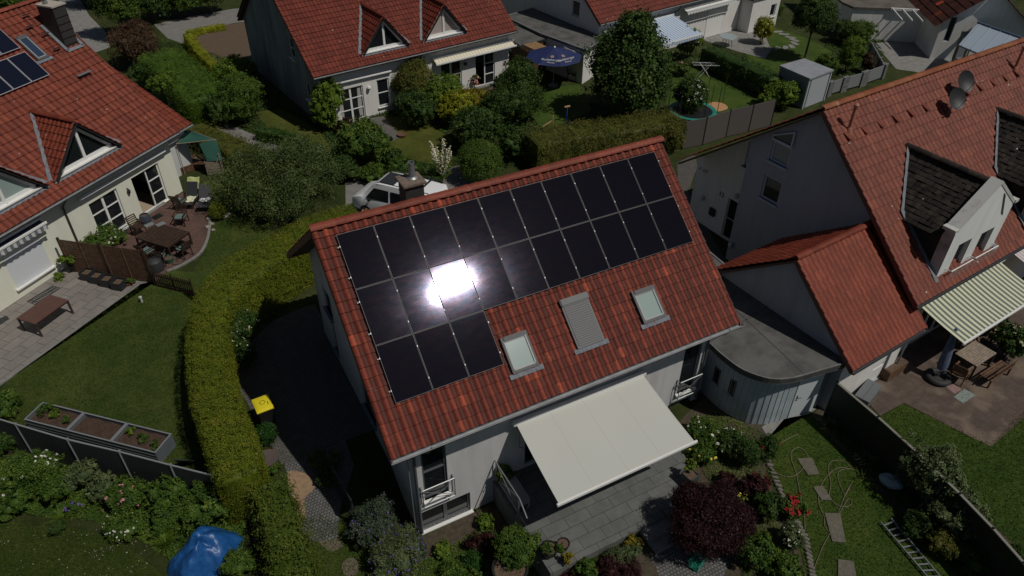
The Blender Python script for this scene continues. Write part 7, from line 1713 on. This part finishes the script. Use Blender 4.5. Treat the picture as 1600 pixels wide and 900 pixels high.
# ------------------------------------------------------------------ blue tarpaulin heap
p = at(318, 862, .4); q = MB(); rs = np.random.default_rng(3)
def TF(a, b):
    t = a*2*PI; r = (.25+.75*b)*1.0; R_ = 1.05+.12*math.sin(2*t+.5)+.07*math.sin(5*t)
    x = R_*1.0*math.cos(t)*b; y = R_*.85*math.sin(t)*b
    from mathutils import noise as mn
    f1 = mn.ridged_multi_fractal(Vector((x*1.1+3, y*1.1, 1.7)), .9, 2.0, 4, 1.0, 2.0)
    z = .95*(1-b**2.2)*(1+.12*math.sin(3*t+b*4))+.11*(f1-1.0)*(.3+b*.7)+.05*mn.noise(Vector((x*5, y*5, 0)))+.22*math.exp(-((x-.25)**2+(y-.55)**2)*6)
    return Vector((x, y, max(.02, z)))
q.grid(TF, 150, 46); m_tarp = mat('blue tarpaulin', (.008, .06, .22), .42, (.014, .10, .30), 5, .25, 18, spec=.5)
o = q.build('tarpaulin_heap', m_tarp, smooth=True); o.location = (p.x, p.y, 0); tag(o, 'crumpled bright blue tarpaulin over a heap at the bottom left', 'tarpaulin')

# ------------------------------------------------------------------ yellow lidded bin
p = at(410, 630, 1.05); o = thing('wheelie_bin', 'black wheelie bin with a bright yellow lid beside the long hedge', 'bin', (p.x, p.y, 0), .05)
q = MB(); i = q.pts([(-.24, -.28, .08), (.24, -.28, .08), (.24, .26, .08), (-.24, .26, .08), (-.28, -.36, 1.0), (.28, -.36, 1.0), (.28, .34, 1.0), (-.28, .34, 1.0)])
for f_ in ((0, 3, 2, 1), (4, 5, 6, 7), (0, 1, 5, 4), (1, 2, 6, 5), (2, 3, 7, 6), (3, 0, 4, 7)): q.face([i[k] for k in f_])
q.build('body', M_black, o, bevel=.02)
q = MB(); q.grid(lambda a, b: Vector((-.3+.6*a, -.38+.76*b, 1.03+.06*math.sin(a*PI)**.5*math.sin(b*PI)**.5)), 14, 14); q.box((0, -.02, 1.015), (.6, .76, .03)); lid = q.build('lid', mat('yellow plastic', (.72, .6, .02), .4), o, smooth=True)
q = MB(); q.tube([(.3, .3, 1.0), (.36, .3, 1.02), (.36, -.1, 1.02), (.3, -.1, 1.0)], .015, 6); q.tube([(-.22, .4, 1.0), (.22, .4, 1.0)], .018, 6); q.build('handle', M_black, lid)
q = MB(); q.lathe((0, 0, 1.094), [(.10, 0), (.10, .002), (.085, .002), (.085, 0)], 20, cap=False); q.box((.17, -.1, 1.09), (.02, .16, .004)); q.build('emblem', M_black, lid)
for s in (-1, 1): q = MB(); q.tube([(s*.2, .32, .1), (s*.26, .32, .1)], .1, 14); q.build('wheel', M_black, o)
# fire bowl table
p = at(418, 715, .45); o = thing('fire_bowl', 'round rusty brown metal table at the corner of the lower hedge', 'table', (p.x, p.y, 0)); q = MB(); q.lathe((0, 0, 0), [(.36, .38), (.37, .42), (.37, .45), (.30, .44), (.1, .42)], 28, cap=False); q.lathe((0, 0, 0), [(.12, 0), (.08, .2), (.1, .4)], 14); q.build('bowl', mat('rusty metal', (.10, .075, .07), .6, (.2, .09, .04), 3.5, thr=(.5, .7)), o, smooth=True)
q = MB(); q.lathe((0, 0, .425), [(.01, 0), (.36, .0)], 28, cap=False); q.build('plate', MATS['rusty metal'], o)
# metal gate standing open
A = at(519, 728, 1.25); Bv = at(549, 782, 1.25)
g_ = thing('metal_gate', 'open grey metal garden gate of thin bars left of the house corner', 'gate', (Bv.x, Bv.y, 0)); q = MB(); d = (A-Bv); d.z = 0
q.bar((0, 0, .06), tuple(d+Vector((0, 0, .06))), .04); q.bar((0, 0, 1.25), tuple(d+Vector((0, 0, 1.25))), .04); q.bar((0, 0, 0), (0, 0, 1.3), .05); q.bar(tuple(d), tuple(d+Vector((0, 0, 1.3))), .05)
q.build('gate_frame', M_dkmetal, g_); q = MB(); n = 15
for k in range(1, n): q.bar(tuple(d*(k/n)+Vector((0, 0, .06))), tuple(d*(k/n)+Vector((0, 0, 1.25))), .014)
q.build('bars', M_dkmetal, g_)
# things on the patio and in the front bed
pot('plant_pot', 'round dark pot with small plants at the left end of the grey patio', 857, 860, .27, .28, M_black, z=.4); pot('plant_pot', 'second dark pot with yellow green plant on the grey patio edge', 880, 852, .2, .26, M_black, z=.4)
bush('shrub', 'small green plants in the round dark pot on the patio', 'plant', 857, 858, 11, 7, F_mid, leaf=.06, base_z=.6, core=.4)
bush('shrub', 'yellow leaved plant spilling over the patio edge', 'plant', 886, 872, 11, 11, F_gold, leaf=.07, base_z=.3, core=.4)
bush('shrub', 'green plant in the second dark pot on the patio edge', 'plant', 877, 854, 8, 6, F_mid, leaf=.06, base_z=.6, core=.4)
pot('water_tub', 'big round black tub cut by the bottom edge of the photo', 797, 893, .55, .4, M_black, n=28)
p = at(1079, 742, .7); o = thing('box_planter', 'square grey planter on the right corner of the grey patio', 'planter', (p.x, p.y, .4), .1); q = MB()
for s in (-1, 1): q.box((0, s*.2, .18), (.42, .03, .36)); q.box((s*.2, 0, .18), (.03, .37, .36))
q.build('shell', mat('grey planter', (.06, .065, .07), .5), o, bevel=.004); q = MB(); q.box((0, 0, .3), (.37, .37, .02)); q.build('soil', M_soil, o)
bush('shrub', 'leafy yellow green plant in the square grey planter', 'plant', 1077, 728, 12, 11, F_bright, leaf=.07, base_z=.7, core=.4)
p = at(1052, 789, .45); q = MB(); q.lathe((0, 0, 0), [(.1, 0), (.12, .03), (.1, .07), (.06, .07), (.05, .03)], 18, cap=False); o = q.build('candle_ring', mat('white ceramic', (.6, .6, .6), .3), smooth=True); o.location = (p.x, p.y, .41); tag(o, 'small white ring shaped dish on the patio beside the maroon maple', 'dish')
p = at(1089, 877, .2); o = thing('plastic_crate', 'open turquoise green plastic crate beside the cobbled steps', 'crate', (p.x, p.y, 0), .35); m_g = mat('turquoise plastic', (.02, .22, .15), .4); q = MB(); w, l, h = .2, .15, .3
for s in (-1, 1):
    for t in (-1, 1): q.bar((s*w, t*l, 0), (s*w*1.08, t*l*1.08, h), .02)
for z, k in ((.02, 1), (.11, 1.03), (.2, 1.05), (h, 1.08)):
    for t in (-1, 1): q.bar((-w*k, t*l*k, z), (w*k, t*l*k, z), .015, .03); q.bar((t*w*k, -l*k, z), (t*w*k, l*k, z), .015, .03)
q.box((0, 0, .01), (2*w, 2*l, .015)); q.build('basket', m_g, o)
q = MB(); q.tube([(w, 0, h), (w+.12, .02, h-.05), (w+.2, .05, .1)], .01, 6); q.build('handle', M_white, o)
# furniture in the shade under the awning
c = Vector((6.2, -5.9, .4)); table('patio_table', 'dark table in the shade under the cream awning', [c+Vector((-.9, -.5, 0)), c+Vector((.9, -.5, 0)), c+Vector((.9, .5, 0)), c+Vector((-.9, .5, 0))], .74, M_dkwood, M_dkmetal).location.z = .4
pot('plant_pot', 'dark pot in the shade at the left end of the patio', 816, 790, .18, .25, M_black, z=.4)
bush('shrub', 'dim potted plant in the shade left of the cream awning', 'plant', 790, 742, 16, 20, F_mid, leaf=.08, base_z=.4, core=.5)
pl = MB(); pl.box((3.2, -5.2, .65), (.4, 1.5, .5)); o = pl.build('wall_planter', mat('grey concrete planter', (.2, .2, .2), .9), bevel=.01); tag(o, 'grey trough planter behind the steel railing on the patio', 'planter')
# ------------------------------------------------------------------ hose, ladder, sack, edging
hz = [(1248, 678), (1220, 692), (1204, 708), (1203, 728), (1218, 742), (1240, 744), (1258, 728), (1262, 712), (1250, 700), (1238, 704), (1236, 716), (1244, 740), (1250, 770), (1256, 800), (1258, 830)]
def hose(name, label, P, r=.011):
    W_ = [at(u, v, .035) for u, v in P]; n = len(W_); S = []
    for i in range(n-1):
        p0, p1, p2, p3 = W_[max(i-1, 0)], W_[i], W_[i+1], W_[min(i+2, n-1)]
        for k in range(8):
            t = k/8; v = .5*((2*p1)+(p2-p0)*t+(2*p0-5*p1+4*p2-p3)*t*t+(3*p1-p0-3*p2+p3)*t**3); v.z = .035+.02*abs(math.sin(i*1.7+t*3))*.5; S.append(v)
    q = MB(); q.tube(S, r, 6); o = q.build(name, mat('beige hose', (.17, .14, .095), .7), smooth=True); tag(o, label, 'hose')
hose('garden_hose', 'thin beige garden hose looping round the first stepping stone', hz)
hose('garden_hose', 'longer beige garden hose winding over three stepping stones to the rock edging', [(1334, 734), (1312, 731), (1296, 740), (1282, 760), (1279, 785), (1288, 808), (1288, 820), (1296, 830), (1304, 820), (1312, 795), (1322, 770), (1332, 752), (1322, 772), (1318, 770), (1310, 750), (1310, 738), (1320, 733), (1330, 732), (1316, 720), (1298, 722), (1294, 735), (1298, 755), (1296, 775), (1306, 788), (1322, 792), (1331, 786), (1325, 780), (1313, 800), (1305, 822), (1294, 838), (1282, 862), (1270, 894)])
A0, A1 = at(1376, 816, .1), at(1452, 905, .1); B0, B1 = at(1392, 810, .1), at(1472, 905, .1)
ld = thing('ladder', 'aluminium ladder lying on the hose lawn at the bottom right', 'ladder'); al = mat('aluminium', (.5, .52, .54), .35, metal=.8)
for a, b in ((A0, A1), (B0, B1)): q = MB(); q.bar(a, b+(b-a)*.2, .03, .07); q.build('side_rail', al, ld)
q = MB()
for k in range(11): t = (k+.6)/10; q.bar(A0+(A1-A0)*t, B0+(B1-B0)*t, .045, .03)
q.build('rungs', al, ld)
q = MB(); q.grid(lambda a, b: Vector((.28*math.sin(b*PI)*math.cos(a*2*PI), .42*math.sin(b*PI)*math.sin(a*2*PI), .2*math.cos(b*PI)+.18+.02*math.sin(a*22))), 20, 10); p = at(1392, 753, .15); o = q.build('sack', mat('bluish sack', (.32, .38, .42), .6), smooth=True); o.location = (p.x, p.y, 0); o.rotation_euler = (0, 0, .5); tag(o, 'pale bluish sack lying in the shade of the black screen fence', 'sack')
ed = MB(); rs = np.random.default_rng(9)
for k in range(30):
    t = k/29; u = 1198+t*75; v = [725, 750, 775, 800, 830, 860, 895]; vv = 722+t*185; uu = np.interp(vv, [722, 775, 800, 840, 905], [1200, 1222, 1236, 1258, 1270]); p = at(uu, vv)
    ed.box((p.x, p.y, .03), (.08+.05*rs.random(), .17+.06*rs.random(), .1+.05*rs.random()), rz=rs.random())
o = ed.build('rock_edging', mat('edging stone', (.17, .155, .13), .9, (.15, .14, .12), 8), bevel=.02); o['kind'] = 'structure'
# ------------------------------------------------------------------ right terrace
tb = table('garden_table', 'weathered square slatted table beside the closed parasol on the right terrace', [at(1492, 552, .74), at(1523, 532, .74), at(1561, 550, .74), at(1524, 574, .74)], .74, M_greywood, M_dkwood, slats=10)
c = Vector(tb.location)
for u, v, lab in ((1500, 585, 'brown slatted chair with reddish back between the closed parasol and the weathered table'), (1556, 532, 'brown slatted chair at the far right side of the weathered table'), (1512, 535, 'brown slatted chair at the far left side of the weathered table')):
    p = at(u, v, .3); chair('garden_chair', lab, M_brownwood, M_brownwood, loc=(p.x, p.y, 0), rz=facing(p.x, p.y, c.x, c.y), slats=7, group='chairs around the weathered table')
p = at(1556, 580, .4); o = thing('bench', 'long brown slatted bench on the near side of the weathered table', 'bench', (p.x, p.y, 0), math.atan2(*(at(1590, 553)-at(1525, 595)).yx) if True else 0)
q = MB()
for k in range(5): q.box((0, -.2+.1*k, .43), (1.5, .075, .025))
q.build('seat', M_brownwood, o)
for s in (-1, 1):
    for y in (-.22, .22): q = MB(); q.box((s*.68, y, .21), (.06, .06, .42)); q.build('leg', M_brownwood, o)
q = MB(); q.box((0, -.26, .85), (1.5, .03, .07)); q.box((0, -.25, .6), (1.5, .03, .05))
for k in range(12): q.box((-.66+.12*k, -.255, .7), (.03, .02, .3))
q.build('backrest', M_brownwood, o)
p = at(1465, 590, .1); o = thing('closed_parasol', 'closed blue grey parasol leaning up from a tyre like base on the right terrace', 'parasol', (p.x, p.y, 0)); q = MB()
top = at(1497, 537, 2.2)-Vector((p.x, p.y, 0)); top = Vector((.25, .3, 2.35)); q.tube([(0, 0, .1), tuple(top)], .025, 8); q.build('pole', M_steel, o)
q = MB(); a = Vector((.02, .03, .55)); 
for s_ in range(1): q.tube([a, a+(top-a)*.12, a+(top-a)*.5, a+(top-a)*.9, top], [.17, .2, .16, .09, .03], 12)
q.build('cloth', mat('blue grey cloth', (.10, .14, .22), .8, (.06, .08, .13), 7), o, smooth=True)
q = MB(); R_, r_2 = .36, .13; q.grid(lambda u_, v_: Vector(((R_+r_2*math.cos(v_*2*PI))*math.cos(u_*2*PI), (R_+r_2*math.cos(v_*2*PI))*math.sin(u_*2*PI), .13+r_2*.9*math.sin(v_*2*PI))), 30, 12); q.lathe((0, 0, .02), [(.3, 0), (.3, .12), (.05, .16)], 20); q.build('base', mat('rubber', (.025, .025, .027), .7), o, smooth=True)
P = [at(1356, 600, .55), at(1349, 615, .55)]; p = at(1356, 613, .45); o = thing('storage_box', 'grey plastic storage box against the white garage wall', 'box', (p.x, p.y, 0), .32); q = MB(); q.box((0, 0, .25), (1.15, .5, .5)); q.build('body', mat('grey plastic', (.12, .13, .14), .5), o, bevel=.02); q = MB(); q.box((0, 0, .53), (1.22, .56, .06)); q.box((0, 0, .565), (1.1, .02, .01)); q.build('lid', mat('grey lid', (.13, .14, .15), .5), o, bevel=.015)
p = at(1400, 592, .2); o = thing('timber_trough', 'brown timber trough at the garage corner on the right terrace', 'planter', (p.x+.3, p.y+.4, 0), .1); q = MB(); q.box((0, 0, .25), (1.2, .4, .5)); q.build('boards', M_brownwood, o, bevel=.01); q = MB(); q.box((0, 0, .51), (1.1, .32, .02)); q.build('soil', M_soil, o)
for P, m_, lab in (([(1478, 605), (1489, 601), (1503, 609), (1491, 616)], mat('pink chalk', (.32, .2, .2), .95, (.17, .11, .09), 26, thr=(.4, .6)), 'rectangle of pink chalk drawn on the right terrace'), ([(1490, 621), (1506, 608), (1524, 618), (1505, 631)], mat('blue chalk', (.25, .35, .33), .95, (.15, .12, .1), 24, thr=(.38, .62)), 'rectangle of blue and white chalk drawn on the right terrace')):
    o = sheet('chalk_drawing', [p[:2] for p in pxs(P)], m_, .027, kind=None, label=lab, cat='chalk drawing')

# ------------------------------------------------------------------ top gardens: parasol, shed, trampoline, racks, table
p = at(864, 134); o = thing('parasol', 'open navy blue parasol with white lettering left of the big tree', 'parasol', (p.x, p.y, 0), .1); R_ = 2.0; zt, ze = 2.75, 2.15
m_par = mat('navy parasol cloth', (.010, .019, .085), .7, (.013, .025, .105), 2); q = MB(); n = 8
for k in range(n):
    a0, a1 = 2*PI*k/n+PI/8, 2*PI*(k+1)/n+PI/8
    def PF(a, b, a0=a0, a1=a1):
        P_ = Vector((math.cos(a0), math.sin(a0), 0))*(1-a)+Vector((math.cos(a1), math.sin(a1), 0))*a; s = R_*b; drop = (zt-ze)*b+.05*math.sin(a*PI)*b*b; return Vector((P_.x*s, P_.y*s, zt-drop))
    q.grid(PF, 6, 6)
cn = q.build('canopy', m_par, o); q = MB(); q.lathe((0, 0, zt), [(.08, 0), (.06, .06), (.02, .08)], 10); q.build('finial', M_white, o); q = MB(); q.tube([(0, 0, 0), (0, 0, zt)], .028, 10); q.build('pole', M_steel, o); q = MB(); q.lathe((0, 0, 0), [(.35, 0), (.35, .08), (.06, .14)], 20); q.build('base', M_conc, o)
q = MB()
for k in range(n): a = 2*PI*k/n+PI/8; q.tube([(0, 0, zt-.15), (math.cos(a)*R_, math.sin(a)*R_, ze+.0)], .01, 5)
q.build('ribs', M_steel, o)
m_lt = mat('off white print', (.55, .55, .55), .7); m_lt2 = mat('brownish crest print', (.3, .2, .2), .7)
for ang_ in (-PI/2-.42, -PI/2+.36, PI*.12):
    sl = math.atan2(zt-ze, R_*math.cos(PI/8)); k = round((ang_-PI/4)/(PI/4)); am = PI/4+k*PI/4
    rr = 1.32; base = Vector((math.cos(am)*rr, math.sin(am)*rr, zt-(zt-ze)*rr/(R_*math.cos(PI/8))-.0+.02))
    t = text_part('Radeberger', .30, base, (0, 0, 0), m_lt, cn, 'lettering', .003, .15)
    q_ = Matrix.Rotation(am+PI/2, 3, 'Z') @ Matrix.Rotation(sl, 3, 'X'); t.rotation_euler = q_.to_euler()
    t2 = text_part('Pilsner', .2, base+Vector((math.cos(am)*.27, math.sin(am)*.27, -.27*math.tan(sl))), (0, 0, 0), m_lt, cn, 'lettering', .003, .15); t2.rotation_euler = q_.to_euler()
    e = MB(); e.lathe((0, 0, 0), [(.13, 0), (.13, .004), (.06, .004)], 14); e.box((0, .1, .003), (.16, .05, .006)); e_ = e.build('crest', m_lt2, cn); e_.location = base-Vector((math.cos(am)*.33, math.sin(am)*.33, -.33*math.tan(sl))); e_.rotation_euler = q_.to_euler()
# garden furniture under the parasol, barely seen
p2 = at(893, 126); o = thing('garden_chair', 'dark chair in the shade right of the parasol pole', 'chair', (0, 0, 0)); bpy.data.objects.remove(o)
chair('garden_chair', 'chair in the shade right of the parasol pole', M_greywood, M_dkwood, loc=(p2.x, p2.y, 0), rz=1.2)
# grey shed
Pt = [at(1218, 102, 2.15), at(1266, 123, 2.15), at(1303, 109, 2.15), at(1257, 91, 2.15)]
gs_ = thing('tool_shed', 'small grey metal tool shed with a flat light grey roof', 'shed'); c0 = sum(Pt, Vector())/4
q = MB(); q.prism([(p.x, p.y) for p in Pt], 2.03, 2.15); q.build('roof', mat('grey shed roof', (.30, .31, .34), .6, (.24, .25, .27), 2), gs_)
q = MB(); I_ = [Vector((*(c0+(p-c0)*.93)[:2], 0)) for p in Pt]; q.prism([(p.x, p.y) for p in I_], 0, 2.03); q.build('wall', mat('grey shed wall', (.2, .24, .27), .6), gs_)
q = MB()
for p in I_: q.box((p.x, p.y, 1.0), (.1, .1, 2.05), rz=.1)
q.build('corner_trim', mat('pale shed trim', (.42, .45, .47), .5), gs_)
a, b = I_[1], I_[2]; dn = (b-a).normalized(); nn = Vector((dn.y, -dn.x, 0)); q = MB(); q.bar(a+dn*.25+nn*.02+Vector((0, 0, 1.0)), b-dn*.2+nn*.02+Vector((0, 0, 1.0)), .03, 1.95); q.build('door', mat('pale grey door', (.4, .43, .46), .5), gs_)
# trampoline with posts
p = at(1093, 172, .5); o = thing('trampoline', 'round trampoline with turquoise rim and net poles partly hidden by the white flowering bush', 'trampoline', (p.x-.6, p.y, 0)); R_ = 1.55
q = MB(); q.grid(lambda a, b: Vector(((R_-.28*b)*math.cos(a*2*PI), (R_-.28*b)*math.sin(a*2*PI), .62+.03*math.sin(b*PI))), 48, 3); q.build('rim_pad', mat('turquoise pad', (.02, .22, .18), .5), o, smooth=True)
q = MB(); q.lathe((0, 0, .6), [(.01, 0), (R_-.27, 0)], 40, cap=False); q.build('jumping_mat', M_black, o)
for k in range(6): q = MB(); a = k*PI/3+.3; q.tube([((R_)*math.cos(a), R_*math.sin(a), 0), (R_*math.cos(a), R_*math.sin(a), 2.4)], .022, 6); q.build('pole', M_dkmetal, o)
for i, (u, v, h) in enumerate(((1110, 168, 1.6), (1129, 160, 2.0))):
    p = at(u, v); q = MB(); q.tube([(0, 0, 0), (0, 0, h)], .02, 6); o = q.build('garden_pole', M_dkmetal); o.location = (p.x, p.y, 0); tag(o, ['black pole standing left of the orange sand heap', 'taller black pole behind the orange sand heap'][i], 'pole', 'black poles by the sand heap')
p = at(1103, 100, .9); o = thing('drying_rack', 'white wire clothes drying rack on the bright lawn', 'drying rack', (p.x, p.y, 0), -.55); q = MB()
for y in (-.28, .28): q.tube([(-.95, y, .9), (.95, y, .9)], .012, 6)
for k in range(20): q.tube([(-.95+.1*k, -.28, .9), (-.95+.1*k, .28, .9)], .005, 4)
q.build('wires', M_white, o); q = MB()
for s in (-1, 1): q.tube([(s*.4, -.28, 0), (-s*.4, .0, .9), (-s*.4, .28, .9)], .012, 6); q.tube([(s*.4, .28, 0), (-s*.4, .28, .9)], .012, 6)
q.build('stand', M_white, o)
p = at(1138, 57, .74); o = thing('round_table', 'round pale blue grey table on the terrace before the closed roller blind', 'table', (p.x, p.y, 0)); q = MB(); q.lathe((0, 0, 0), [(.02, .72), (.68, .72), (.7, .74), (.68, .76), (.02, .76)], 30); q.build('table_top', mat('blue grey table top', (.3, .36, .38), .4), o)
for k in range(4): a = k*PI/2+.5; q = MB(); q.tube([(.25*math.cos(a), .25*math.sin(a), .72), (.45*math.cos(a), .45*math.sin(a), 0)], .02, 6); q.build('leg', M_dkmetal, o)
p = at(885, 190); o = thing('water_pump_post', 'blue post with a timber crosspiece behind the olive hedge', 'post', (p.x, p.y, 0)); q = MB(); q.tube([(0, 0, 0), (0, 0, 1.0)], .04, 8); q.build('pole', mat('blue paint', (.03, .08, .3), .5), o); q = MB(); q.box((0, 0, 1.03), (.4, .1, .07)); q.build('crosspiece', M_palewood, o)
p = at(857, 200); o = thing('wooden_stake', 'pale timber stake and lath behind the olive hedge', 'stake', (p.x, p.y, 0)); q = MB(); q.bar((.3, 0, 0), (.3, 0, .8), .05); q.bar((-.5, -.1, .25), (.35, .05, .45), .05); q.build('lath', M_palewood, o)
p = at(628, 212); pot('plant_pot', 'red bowl standing on the lawn before the top house', 628, 211, .3, .15, mat('red glaze', (.25, .05, .04)))
pot('plant_pot', 'red flowering pot at the foot of the open door of the top house', 742, 131, .25, .3, mat('terracotta', (.3, .12, .07), .8))
bush('shrub', 'pink and red flowering plant beside the open door of the top house', 'plant', 742, 124, 9, 9, F_mid, leaf=.09, base_z=.3, core=.4, flower=P_pink, nf=40, fs=.14)
tr_ = thing('plant_trellis', 'dark climbing plant on a trellis right of the top house terrace doors', 'trellis', (at(790, 112, 1.2).x, at(790, 112, 1.2).y-.05, 0), math.radians(7.6)); q = MB()
for k in range(3): q.bar((-.25+.25*k, 0, .2), (-.25+.25*k, 0, 2.1), .02)
for k in range(7): q.bar((-.27, 0, .3+.28*k), (.27, 0, .3+.28*k), .02)
q.build('trellis', M_dkwood, tr_)
crown('foliage', [(0, 0, .9, .25, .12, .5), (.05, 0, 1.7, .2, .12, .3)], 700, .1, F_dark, tr_, core=0)

# ------------------------------------------------------------------ white van
vn = at(585, 292, 1.0); hd = math.radians(128)
vl = thing('parked_van', 'white van with black roof rails parked behind the ridge of the white house', 'van', (6.42, 13.2, 0), hd)
# local: +x forward, body from -2.45 to 2.45
secs = [(-2.45, .45, .95, 1.75, .86, .72), (-2.35, .3, .98, 1.93, .9, .76), (-1.2, .28, .99, 1.97, .91, .78), (.2, .28, .99, 1.97, .91, .78), (.75, .28, .99, 1.95, .9, .76), (1.0, .28, .99, 1.87, .89, .73), (1.45, .28, .98, 1.42, .88, .76), (1.62, .28, .98, 1.22, .88, .8), (1.8, .28, .97, 1.12, .87, .82), (2.25, .32, .92, .98, .82, .74), (2.42, .4, .8, .82, .7, .6)]
q = MB(); R = []
for x, z0, w, zt_, wb, wt in secs:
    zb_ = min(1.05, zt_-.05)
    ring = [(-wt*.96, zt_-.03), (-wt*.6, zt_), (wt*.6, zt_), (wt*.96, zt_-.03), (wb*1.03, zb_+.02), (w, .8 if zt_ > .9 else zt_*.8), (w*.99, z0+.05), (w*.9, z0), (-w*.9, z0), (-w*.99, z0+.05), (-w, .8 if zt_ > .9 else zt_*.8), (-wb*1.03, zb_+.02)]
    R.append(q.pts([(x, y, z) for y, z in ring]))
for a, b in zip(R, R[1:]):
    for k in range(12): q.face([a[k], a[(k+1) % 12], b[(k+1) % 12], b[k]])
q.face(R[0]); q.face(R[-1][::-1]); body = q.build('body', mat('white car paint', (.82, .83, .84), .3, coat=.4), vl, smooth=True)
def side(s, x0, x1, z0=1.1, z1=1.72, name='side_window'):
    y = lambda z: s*(.93-(z-1.05)*.18+.012); g_ = MB(); g_.quad((x0, y(z0), z0), (x1, y(z0), z0), (x1-.12 if x1 > 1 else x1, y(z1), z1), (x0, y(z1), z1)); g_.build(name, M_glass, vl)
for s in (-1, 1):
    side(s, -2.2, -1.25); side(s, -1.15, .0); g_ = MB(); yy = lambda z: s*(.93-(z-1.05)*.18+.014); g_.poly([(.1, yy(1.1), 1.1), (1.45, yy(1.1), 1.1), (1.3, yy(1.3), 1.3), (.95, yy(1.72), 1.72), (.1, yy(1.72), 1.72)]); g_.build('door_window', M_glass, vl)
g_ = MB(); g_.quad((1.03, -.7, 1.845), (1.03, .7, 1.845), (1.6, .76, 1.26), (1.6, -.76, 1.26)); g_.build('windscreen', M_glass, vl)
g_ = MB(); g_.box((.35, 0, 1.99), (.85, 1.1, .03)); g_.build('roof_hatch', M_dkmetal, vl, bevel=.01)
for s in (-1, 1): g_ = MB(); g_.tube([(.8, s*.7, 2.0), (.7, s*.72, 2.07), (-2.1, s*.72, 2.08), (-2.2, s*.7, 2.0)], .022, 8); g_.build('roof_rail', M_black, vl)
for x in (-.6, -1.6): g_ = MB(); g_.bar((x, -.76, 2.1), (x, .76, 2.1), .07, .03); g_.build('cross_bar', M_black, vl)
for x in (-1.5, 1.5):
    for s in (-1, 1): g_ = MB(); g_.tube([(x, s*.78, .33), (x, s*1.0, .33)], .33, 22); w_ = g_.build('wheel', MATS['rubber'], vl); g_ = MB(); g_.tube([(x, s*.99, .33), (x, s*1.01, .33)], .2, 16); g_.build('rim', M_steel, w_)
for s in (-1, 1):
    g_ = MB(); g_.box((1.15, s*1.08, 1.12), (.12, .2, .16)); g_.build('mirror', M_black, vl, bevel=.02)
    g_ = MB(); g_.box((2.28, s*.66, .78), (.2, .3, .16), rz=-s*.3); g_.build('headlight', mat('clear lens', (.5, .5, .52), .1), vl, bevel=.03)
g_ = MB(); g_.box((2.4, 0, .42), (.14, 1.5, .18)); g_.build('bumper', M_dkmetal, vl, bevel=.03)
pot('plant_pot', 'small terracotta bowl on a post beyond the roof corner near the white van', 575, 336, .3, .5, mat('orange clay', (.38, .2, .1), .8))
q = MB(); p = at(592, 342, .5); q.box((0, 0, .45), (1.3, .5, .1)); q.box((-.5, 0, .2), (.1, .4, .4)); q.box((.5, 0, .2), (.1, .4, .4)); o = q.build('bench', mat('pale grey bench', (.35, .37, .38), .7), bevel=.01); o.location = (p.x, p.y, 0); o.rotation_euler = (0, 0, .1); tag(o, 'pale grey bench beside the white van behind the roof ridge', 'bench')
# rocks by the shaded yard
for i, (u, v, r) in enumerate(((385, 482, .3), (397, 470, .35), (372, 478, .2), (400, 486, .16))):
    p = at(u, v); q = MB(); q.grid(lambda a, b: Vector((r*math.sin(b*PI)*math.cos(a*2*PI)*(1+.25*math.sin(a*9+i)), r*.7*math.sin(b*PI)*math.sin(a*2*PI)*(1+.2*math.sin(b*7+i)), r*.5*math.cos(b*PI)+r*.3)), 12, 8); o = q.build('rock', MATS['pale stone'], smooth=True); o.location = (p.x, p.y, 0)
    tag(o, ['large pale rock at the corner of the shaded yard', 'largest pale rock beside the small paving', 'small pale rock left of the large rock', 'smallest rock at the edge of the shadow'][i], 'rock', 'rocks at the yard corner')
